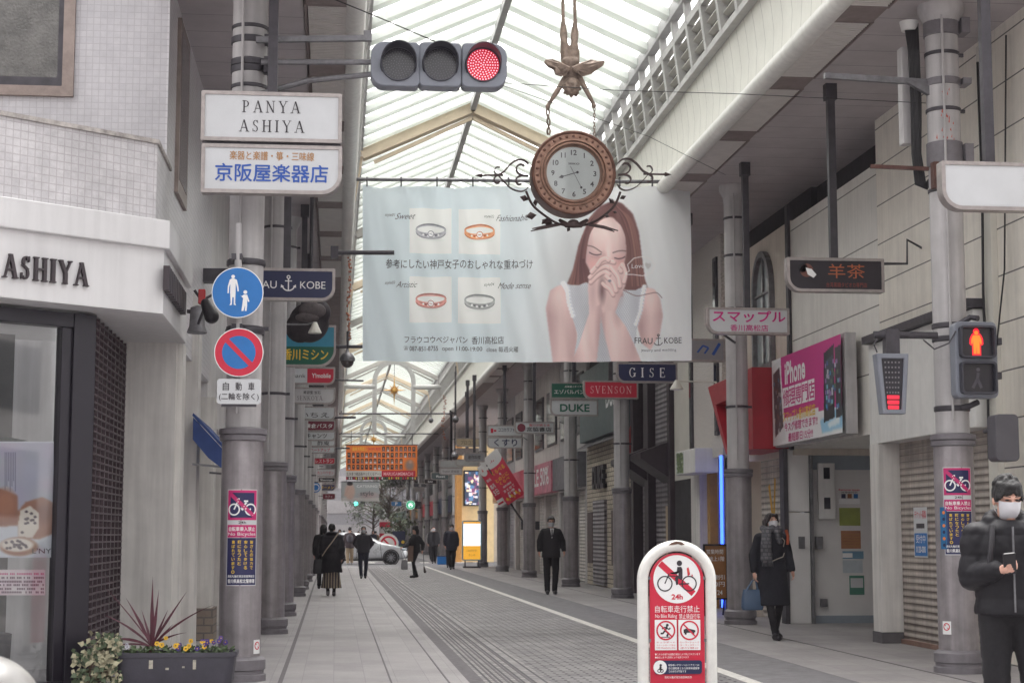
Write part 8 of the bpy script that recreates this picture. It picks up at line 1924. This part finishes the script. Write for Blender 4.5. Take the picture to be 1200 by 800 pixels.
# stations along the length: (x from nose back, z_sill, z_belt, z_roof, half width low, half width belt, half width roof)
stn = [(0, .34, .52, .56, .45, .5, .42), (.08, .25, .62, .68, .72, .68, .6), (.35, .2, .76, .84, .84, .8, .66), (.9, .2, .86, .95, .87, .86, .68), (1.25, .2, .92, 1.02, .87, .87, .66), (1.75, .2, .95, 1.30, .87, .87, .60), (2.2, .2, .97, 1.46, .87, .87, .57), (2.9, .2, 1.0, 1.5, .87, .87, .57), (3.5, .2, 1.03, 1.44, .87, .86, .56), (3.85, .24, 1.05, 1.30, .84, .82, .55), (4.05, .34, 1.0, 1.08, .74, .74, .5)]
b = MB(); vs = []
for xs, z0, zb_, zr, wl_, wb_, wr_ in stn:
    x_ = xf - xs
    half = [(wl_ * .9, z0), (wl_, z0 + .12), (wl_ * 1.01, (z0 + zb_) / 2), (wb_, zb_), ((wb_ + wr_ * 1.1) / 2, (zb_ + zr) / 2 + .02), (wr_, zr - .03), (wr_ * .6, zr), (0, zr + .01)]
    ring_ = [(x_, Yc - w, z) for w, z in half] + [(x_, Yc + w, z) for w, z in half[-2::-1]]
    vs += ring_
n = 15; ns_ = len(stn)
fs = [(i * n + k, i * n + k + 1, (i + 1) * n + k + 1, (i + 1) * n + k) for i in range(ns_ - 1) for k in range(n - 1)] + [(i * n + n - 1, i * n, (i + 1) * n, (i + 1) * n + n - 1) for i in range(ns_ - 1)] + [tuple(range(n - 1, -1, -1)), tuple(range((ns_ - 1) * n, ns_ * n))]
b.add(vs, fs); body = b.build('body', m_sil, car, 50); ssd = body.modifiers.new('s', 'SUBSURF'); ssd.levels = 2; ssd.render_levels = 2
def sidepoly(pts, m, nm, off=.012):
    b = MB()
    for sgn in (-1, 1):
        q = []
        for xs, z, w in pts: q.append((xf - xs, Yc + sgn * (w + off), z))
        b.add(q, [tuple(range(len(q)))])
    return b.build(nm, m, car, None)
m_cglass = M('car_glass', lin(40, 42, 48), .06, 0, 0, spec=.9)
sidepoly([(1.42, .99, .86), (2.05, 1.03, .86), (2.35, 1.04, .86), (2.35, 1.37, .67), (2.12, 1.36, .67), (1.8, 1.2, .77)], m_cglass, 'side_window'); sidepoly([(2.42, 1.04, .86), (3.3, 1.07, .86), (3.45, 1.15, .81), (3.2, 1.36, .67), (2.42, 1.38, .67)], m_cglass, 'side_window')
b = MB(); b.add([(xf - 1.3, Yc - .62, 1.03), (xf - 1.3, Yc + .62, 1.03), (xf - 2.1, Yc + .54, 1.43), (xf - 2.1, Yc - .54, 1.43)], [(0, 1, 2, 3)]); b.build('windscreen', m_cglass, car, None)
sidepoly([(1.2, .3, .885), (1.22, .3, .885), (1.3, .95, .87), (1.28, .95, .87)], m_dark, 'door_gap', .004); sidepoly([(2.37, .3, .885), (2.39, .3, .885), (2.4, 1.0, .87), (2.38, 1.0, .87)], m_dark, 'door_gap', .004)
b = MB()
for xs in (2.15, 3.0): b.box(xf - xs - .1, xf - xs + .1, Yc - .905, Yc - .88, .86, .89)
b.build('door_handle', m_sil, car, None)
for sgn in (-1, 1):
    b = MB(); b.ell((xf - 1.62, Yc + sgn * .98, 1.02), (.10, .09, .07), 12, 8); b.build('wing_mirror', m_black, car, 60)
    b = MB(); b.ell((xf - .27, Yc + sgn * .66, .70), (.25, .14, .07), 14, 8, rotz(-.35 * sgn * -1)); b.build('headlight', M('headlight', lin(196, 204, 212), .15, .2, .1), car, 60)
    b = MB(); b.box(xf - 3.3, xf - 1.15, Yc + sgn * .86 - .02, Yc + sgn * .86 + .02, .17, .25); b.build('sill', m_black, car, None)
    for xs in (.78, 3.28):
        c = Vector((xf - xs, Yc + sgn * .80, .32)); o_ = -.1 if sgn < 0 else .1
        b = MB(); b.lathe([(.2, -.1), (.29, -.1), (.32, -.07), (.32, .07), (.29, .1), (.2, .1)], tuple(c), 32, 'y'); w_ = b.build('wheel', m_tyre, car, 40)
        b = MB(); yy = c.y + sgn * .095
        b.lathe([(.2, -.085), (.21, -.1), (.2, -.105)], tuple(c), 28, 'y', caps=False) if sgn < 0 else b.lathe([(.2, .085), (.21, .1), (.2, .105)], tuple(c), 28, 'y', caps=False)
        for k in range(10): a = 2 * math.pi * k / 10; b.bar((c.x, yy, c.z), (c.x + .2 * math.cos(a), yy, c.z + .2 * math.sin(a)), .035, .02, (0, 1, 0))
        b.cyl((c.x, yy - .015, c.z), (c.x, yy + .015, c.z), .05, n=14); b.build('rim', m_rim, w_)
        b = MB(); b.cyl((c.x, c.y + sgn * .101, c.z), (c.x, c.y + sgn * .104, c.z), .385, n=32); b.cyl((c.x, c.y + sgn * .07, c.z), (c.x, c.y + sgn * .09, c.z), .2, n=28)
        bb = MB(); bb.lathe([(.335, .0), (.385, .0), (.385, .03), (.335, .03)], (c.x, Yc + (-.875 if sgn < 0 else .845), c.z), 32, 'y', caps=False); bb.build('wheel_arch', m_black, car)
b = MB(); b.box(xf - .1, xf + .01, Yc - .5, Yc + .5, .3, .42); b.build('grille', m_black, car, None, .02)
b = MB(); b.box(xf - .01, xf + .02, Yc - .17, Yc + .17, .44, .55); b.build('number_plate', m_white, car, None)

# ------------------------------------------------------------------ planter, plants, foreground bollard
yPl = 15.2
p0, p1 = P(132, 770, yPl), P(275, 764, yPl); hz = p1.z
PLb = thing('planter_box', 'scuffed charcoal planter box with rounded rim at the foot of the left column', 'planter', ((p0.x + p1.x) / 2, yPl + .2, 0))
b = MB(); oo = rrect(p0.x, yPl, p1.x, yPl + .46, (.09,) * 4, 8)
n = len(oo); lv = [(.0, .9), (.03, .93), (hz - .04, 1.0), (hz - .038, 1.03), (hz, 1.03), (hz, .95), (hz - .06, .94)]; cx_, cy_ = (p0.x + p1.x) / 2, yPl + .23
b.add([(cx_ + (u - cx_) * k, cy_ + (v - cy_) * k, z) for z, k in lv for u, v in oo], [(i * n + j, i * n + (j + 1) % n, (i + 1) * n + (j + 1) % n, (i + 1) * n + j) for i in range(len(lv) - 1) for j in range(n)] + [tuple(range((len(lv) - 1) * n, len(lv) * n))])
b.build('box', M('planter_charcoal', lin(66, 64, 74), .55, 0, .14, 7, bump=.15, bscale=60), PLb, 40)
D = Draw(flat((0, yPl - .012, 0)), .003); lb = M('label_worn', lin(190, 184, 170), .7, 0, .3, 40)
for x_, y_, w_, h_ in ((228, 778, 4, 11), (177, 778, 5, 10), (196, 783, 4, 2.5), (215, 781, 3, 2)):
    a = P(x_ - w_ / 2, y_ + h_ / 2, yPl); c_ = P(x_ + w_ / 2, y_ - h_ / 2, yPl); D.rect(a.x, a.z, c_.x, c_.z, lb)
D.build('worn_label', PLb)
b = MB(); b.box(p0.x + .06, p1.x - .06, yPl + .05, yPl + .41, hz - .07, hz - .03); b.build('soil', M('soil', lin(70, 58, 50), .95, 0, .3, 20), PLb, None)
cor = thing('cordyline_plant', 'spiky dark red cordyline rising from the planter box', 'plant', tuple(P(178, 762, yPl + .2)))
cb_ = P(178, 757, yPl + .2); rg3 = random.Random(8)
def blade(b, p0, d0, L, w, droop, n=9):
    p = Vector(p0); d = Vector(d0).normalized(); side_ = d.cross(Vector((0, 1, .2))).normalized(); l_, r_ = [], []
    for i in range(n + 1):
        t = i / n; ww_ = w * (.55 + .8 * t if t < .45 else (1 - t) / .55 * .91) + .0006; l_.append(p - side_ * ww_); r_.append(p + side_ * ww_ + Vector((0, -.004, 0))); p = p + d * L / n; d = (d + Vector((0, 0, -droop / n)) ).normalized()
    b.add(l_ + r_, [(i, n + 1 + i, n + 2 + i, i + 1) for i in range(n)])
b = MB()
for ax, L, dr_, w_ in ((.02, .62, .02, .016), (.10, .50, .05, .014), (-.05, .5, .0, .014), (-.45, .48, .25, .015), (.55, .58, .1, .012), (.8, .66, .5, .010), (-.8, .5, .5, .011), (-1.1, .46, .9, .010), (1.0, .34, .5, .010), (.35, .34, .15, .012), (-.3, .34, .15, .012), (-1.2, .62, .6, .008), (-.62, .66, .2, .006), (.65, .25, .2, .012), (-1.35, .4, .5, .009)):
    blade(b, cb_ + Vector((rg3.uniform(-.015, .015), rg3.uniform(-.02, .02), 0)), (math.sin(ax), rg3.uniform(-.25, .25), math.cos(ax)), L, w_, dr_)
b.build('leaves', M('cordyline_red', lin(92, 40, 56), .45, 0, .3, 9), cor, 60)
b = MB(); b.cyl(cb_ - Vector((0, 0, .05)), cb_ + Vector((0, 0, .05)), .026, .02, 10); b.build('stem', M('stem_red', lin(84, 50, 54), .6, 0, .2), cor)
m_lf = M('pansy_leaf', lin(74, 92, 58), .6, 0, .35, 30); m_yp = M('petal_yellow', lin(232, 184, 48), .6, 0, .1); m_vp = M('petal_violet', lin(74, 52, 134), .6, 0, .15); m_wp = M('petal_white', lin(214, 212, 222), .6, 0, .08); m_pc = M('petal_centre', lin(70, 40, 50), .7)
def pansy(px_, label, cols, nf, nl=46, spread=.09):
    c = P(px_, 764, yPl + .16); t = thing('pansy_plant', label, 'flowering plant', (c.x, c.y, hz), 'pansies in the planter'); rr_ = random.Random(int(px_))
    b = MB()
    for k in range(nl):
        a = rr_.random() * 6.28; r_ = spread * rr_.random() ** .5; q = Vector((c.x + r_ * math.cos(a), c.y + r_ * math.sin(a), hz - .03 + rr_.random() * .075)); s1 = .016 + .012 * rr_.random(); u = Vector((rr_.uniform(-1, 1), rr_.uniform(-1, 1), rr_.uniform(.1, 1))).normalized(); v = u.orthogonal().normalized()
        b.add([q - u * s1, q + v * s1 * .6, q + u * s1, q - v * s1 * .6], [(0, 1, 2, 3)])
    b.build('leaves', m_lf, t, None)
    for k in range(nf):
        q = Vector((c.x + rr_.uniform(-1, 1) * spread, c.y - .06 + rr_.uniform(-.05, .05), hz + .03 + rr_.random() * .09)); mt = cols[k % len(cols)]; s1 = .016 + .007 * rr_.random(); ti = rr_.uniform(-.5, .5)
        f_ = flat(q, (math.cos(ti), math.sin(ti), 0), (0, .25, 1)); D = Draw(f_, .001, .0015)
        for a in (90 - 40, 90 + 40, 200, 340, 270): D.disc(s1 * .55 * math.cos(R(a)), s1 * .55 * math.sin(R(a)), s1 * .55, mt if a in (50, 130) or len(cols) == 1 else cols[-1 if k % 2 else k % len(cols)], 10)
        D.up().up().disc(0, 0, s1 * .25, m_pc if mt is not m_vp else m_yp, 8); D.build('flower', t)
pansy(146, 'white flowered pansy nearest the trailing ivy', [m_wp], 2); pansy(163, 'leafy pansy without flowers left of the spiky cordyline', [m_wp], 0, 60); pansy(188, 'sparse yellow pansy right of the spiky cordyline', [m_yp], 3); pansy(203, 'pansy with two yellow and one violet flowers', [m_yp, m_yp, m_vp], 3); pansy(220, 'mixed yellow and violet pansy at the middle right of the planter', [m_yp, m_vp], 5); pansy(236, 'violet pansy with a yellow bloom in the planter', [m_vp, m_vp, m_yp], 6); pansy(252, 'dense violet pansy next to the column', [m_vp], 5); pansy(265, 'small dark pansy at the right end of the planter', [m_vp], 2, 36)
iv = thing('ivy_plant', 'variegated ivy trailing over the left end of the planter box', 'plant', tuple(P(118, 775, yPl)))
b1, b2 = MB(), MB(); rr_ = random.Random(4)
for k in range(620):
    t = rr_.random(); px_ = 118 + rr_.gauss(0, 1) * (10 + 8 * t) + (8 if t < .3 else -2); py_ = 745 + 62 * t + rr_.uniform(-6, 6); px_ = min(max(px_, 86), 141)
    q = P(px_, py_, yPl + rr_.uniform(-.12, .12)); s1 = .014 + .018 * rr_.random(); u = Vector((rr_.uniform(-1, 1), rr_.uniform(-.6, .3), rr_.uniform(-1, .3))).normalized(); n_ = Vector((rr_.uniform(-.5, .5), -1, rr_.uniform(0, .8))).normalized(); v = u.cross(n_).normalized()
    pts = [q - u * s1, q - u * s1 * .3 + v * s1 * .9, q + u * s1 * .2 + v * s1 * .5, q + u * s1 * 1.1, q + u * s1 * .2 - v * s1 * .5, q - u * s1 * .3 - v * s1 * .9]
    (b1 if rr_.random() < .5 else b2).add(pts, [tuple(range(6))])
b1.build('leaves', M('ivy_green', lin(82, 96, 70), .55, 0, .3, 25), iv, None); b2.build('pale_leaves', M('ivy_cream', lin(166, 160, 132), .6, 0, .3, 25), iv, None)
b = MB()
for k in range(14): b.tube([P(138 + rr_.uniform(-6, 6), 756, yPl + .1), P(122 + rr_.uniform(-14, 10), 752, yPl), P(112 + rr_.uniform(-18, 22), 790, yPl - .05), P(112 + rr_.uniform(-20, 20), 812, yPl)], .004, 5)
b.build('stems', M('ivy_stem', lin(96, 78, 66), .8), iv)
bo = thing('white_bollard', 'blurred pale domed bollard at the lower left corner very near the camera', 'bollard', (P(-22, 800, 5.0).x, 5.0, 0))
c = P(-22, 800, 5.0); rr2 = .17; zt = P(0, 766, 5.0).z
b = MB(); b.lathe([(rr2, 0), (rr2, zt - .16)] + [(rr2 * math.cos(t), zt - .16 + .16 * math.sin(t)) for t in np.linspace(.05, 1.54, 12)], (c.x, 5.0, 0), 36); b.build('post', M('bollard_white', lin(122, 120, 118), .3, 0, .12, 8), bo, 60)
b = MB(); b.lathe([(rr2 + .005, zt - .32), (rr2 + .012, zt - .31), (rr2 + .012, zt - .27), (rr2 + .005, zt - .26)], (c.x, 5.0, 0), 36); b.build('band', m_steel, bo)

# ------------------------------------------------------------------ trees and bits beyond the cross street
def tree(px_, py_, Y, hpx, wpx, label, dense, seed, col):
    rr_ = random.Random(seed); x_ = P(px_, 626, Y).x; k = Y / 2000; top = P(px_, py_ - hpx / 2, Y).z; cz = P(px_, py_, Y).z; t = thing('street_tree', label, 'tree', (x_, Y, 0), 'trees far down the street')
    b = MB(); b.tube([(x_, Y, 0), (x_ + .05, Y, cz * .5), (x_, Y, cz), (x_ + .1, Y, top - .3)], [.14, .11, .08, .02], 8)
    tips = []
    for i in range(26):
        a = rr_.random() * 6.28; L = wpx * k * (.3 + .25 * rr_.random()); z0 = cz * (.6 + .5 * rr_.random()); e = Vector((x_ + L * math.cos(a), Y + L * math.sin(a), z0 + rr_.uniform(.2, 1) * hpx * k * .4)); b.tube([(x_, Y, z0), ((x_ + e.x) / 2, (Y + e.y) / 2, (z0 + e.z) / 2 + .15), e], [.05, .03, .008], 5); tips.append(e)
    b.build('trunk', M('tree_bark', lin(92, 78, 70), .85, 0, .2), t)
    if dense:
        b = MB()
        for i in range(dense):
            e = rr_.choice(tips) + Vector((rr_.gauss(0, .4), rr_.gauss(0, .4), rr_.gauss(0, .35))); s1 = .06 + .08 * rr_.random(); u = Vector((rr_.uniform(-1, 1), rr_.uniform(-1, 1), rr_.uniform(-1, 1))).normalized(); v = u.orthogonal().normalized()
            b.add([e - u * s1, e + v * s1 * .7, e + u * s1, e - v * s1 * .7], [(0, 1, 2, 3)])
        b.build('crown', M('tree_leaf_' + str(seed), col, .7, 0, .3, 3), t, None)
tree(437, 604, 165, 36, 50, 'green street tree behind the pale far banner', 1000, 21, lin(112, 122, 104)); tree(456, 592, 150, 60, 44, 'bare branched winter tree right of the green light', 160, 22, lin(110, 100, 84)); tree(446, 575, 172, 50, 44, 'pale leafy tree farthest down the street', 1500, 23, lin(112, 120, 104)); tree(470, 618, 104, 22, 14, 'low green shrubby tree left of the round coffee sign', 320, 24, lin(86, 96, 70))
gs = thing('far_traffic_light', 'tiny far traffic light showing green above the crowd', 'traffic light', tuple(P(417, 590, 170))); c = P(417, 590, 170); b = MB(); b.box(c.x - .25, c.x + .9, 170, 170.2, c.z - .25, c.z + .25); b.build('housing', m_dksteel, gs, None); b = MB(); b.cyl((c.x, 169.98, c.z), (c.x, 169.9, c.z), .22, n=16); b.build('lens', M('lamp_green', (.1, .8, .6), .4, 0, 0, emit=(.15, 1, .75), estr=1.0), gs); b = MB(); b.cyl((c.x + .9, 170.1, c.z), (c.x + 6, 170.1, c.z), .05, n=6); b.build('arm', m_steel, gs)
kb = thing('red_kiosk', 'small red and white kiosk box beyond the crossing', 'kiosk', tuple(P(489, 640, 115))); a, c = P(445, 628, 118), P(458, 608, 118)
b = MB(); b.box(a.x, c.x, 118, 119, 0, c.z); b.build('box', m_white, kb, None); b = MB(); b.box(a.x - .02, c.x + .02, 117.95, 117.99, c.z * .78, c.z * .92); b.box(a.x - .02, a.x + .3, 117.95, 117.99, 0, c.z * .6); b.build('red_panel', m_red, kb, None)
rb = thing('round_barrier', 'white round barrier sign with red ring behind the car bonnet', 'barrier', tuple(P(453, 637, 92))); c = P(455, 637, 92); b = MB(); b.lathe([(.55, 0), (.55, .05)], tuple(c), 28, 'y'); b.build('disc', m_white, rb); D = Draw(flat((c.x, c.y - .05, c.z)), .006); D.ringd(0, 0, .33, .43, m_red).line((-.26, .26), (.26, -.26), .09, m_red).up().poly([(-.5, -.2), (.5, -.2), (.4, -.45), (-.4, -.45)], m_navy); D.build('pictogram', rb); b = MB(); b.cyl((c.x, 92, 0), (c.x, 92, c.z), .04, n=8); b.build('post', m_steel, rb)
jb = thing('folding_board', 'colourful low folding board beside the white round barrier', 'sign board', tuple(P(468, 633, 100))); a, c = P(460, 640, 100), P(475, 622, 100); b = MB(); b.box(a.x, c.x, 100, 100.08, 0.1, c.z); b.build('panel', m_navy, jb, None); D = Draw(flat((a.x, 100, .1)), .01)
for k in range(7): D.disc(.1 + .1 * k, .35 + .25 * (k % 3), .1, [m_green, m_yel, m_blue, m_inkw][k % 4], 10)
D.build('picture', jb)
bb_ = thing('blue_bin', 'small blue box on the pavement behind the distant trio', 'box', tuple(G(519, 661))); c = G(519, 661); b = MB(); b.box(c.x - .25, c.x + .25, c.y, c.y + .4, 0, .36); b.build('bin', m_blue, bb_, None, .02); b = MB(); b.box(c.x - .27, c.x + .27, c.y - .02, c.y + .42, .362, .4); b.build('lid', m_navy, bb_, None, .01)
for (px_, py_, Y, lab, m1) in ((318, 566, 42, 'small blue round sign on a left column', m_blue), (373.5, 574, 76, 'tiny no-parking disc on a far left column', m_red)): pass
fs2 = thing('traffic_sign', 'small blue round sign half turned on a far left column', 'traffic sign', tuple(P(370, 571, 60))); c = P(370, 571, 60); b = MB(); b.lathe([(.17, -.005), (.17, .01)], tuple(c), 28, 'y'); b.build('plate', m_blue, fs2); D = Draw(flat((c.x, c.y - .012, c.z)), .004); D.ringd(0, 0, .1, .13, m_inkw); D.build('pictogram', fs2)
r1c = [o for o in S.objects if o.get('label') == 'first grey steel arcade column from the entrance in the right-hand row'][0]
D = Draw(onto_cyl(6.27, 16.9, .171, 5.5), .002); mrd = M('graffiti_red', lin(196, 84, 60), .6, 0, .3, 40)
for k in range(26): u_, v_ = rg.gauss(-.04, .05), rg.uniform(-.1, .5); D.poly([(u_, v_), (u_ + .006 + .012 * rg.random(), v_ - .01), (u_ + .012, v_ + .02 + .03 * rg.random())], mrd)
D.build('paint_splashes', r1c)
for cx_, cyy, a_, px_, py_, lab in ((6.27, 16.9, -.16, 1104, 735, 'small red and white prohibition sticker low on the nearest right column'), (-.9, 16.7, .17, 300, 757, 'small red and white prohibition sticker low on the nearest left column')):
    z_ = P(px_, py_, cyy).z; t = thing('sticker', lab, 'sticker', (cx_ + a_, cyy - .15, z_)); f0 = onto_cyl(cx_, cyy, .203, z_ - .06); D = Draw(lambda u, v, d=0: f0(u + a_ * 1.2, v, d), .002); D.rect(-.05, 0, .05, .13, m_inkw, 4).up().ringd(0, .075, .028, .038, m_red, 20).line((-.025, .1), (.025, .05), .008, m_red); D.build('print', t)
# unseen blocks added across the street behind the viewer to cut front sky light
for (x0, x1, lab) in ((-30, -1.8, 'dim block across the street behind the viewer on the bakery side'), (7.1, 40, 'dim block across the street behind the viewer on the shutter side')):
    t = thing('opposite_sky_block', lab, 'building', ((x0 + x1) / 2, -6, 0)); b = MB(); b.box(x0, x1, -14, -3, 0, 15); b.build('wall', gy1, t, None)
    for k in range(2): b = MB(); b.box(x0 + 1, x1 - 1, -2.999, -2.95, 2.0 + 3.5 * k, 4.2 + 3.5 * k); b.build('window', m_dkglass, t, None)
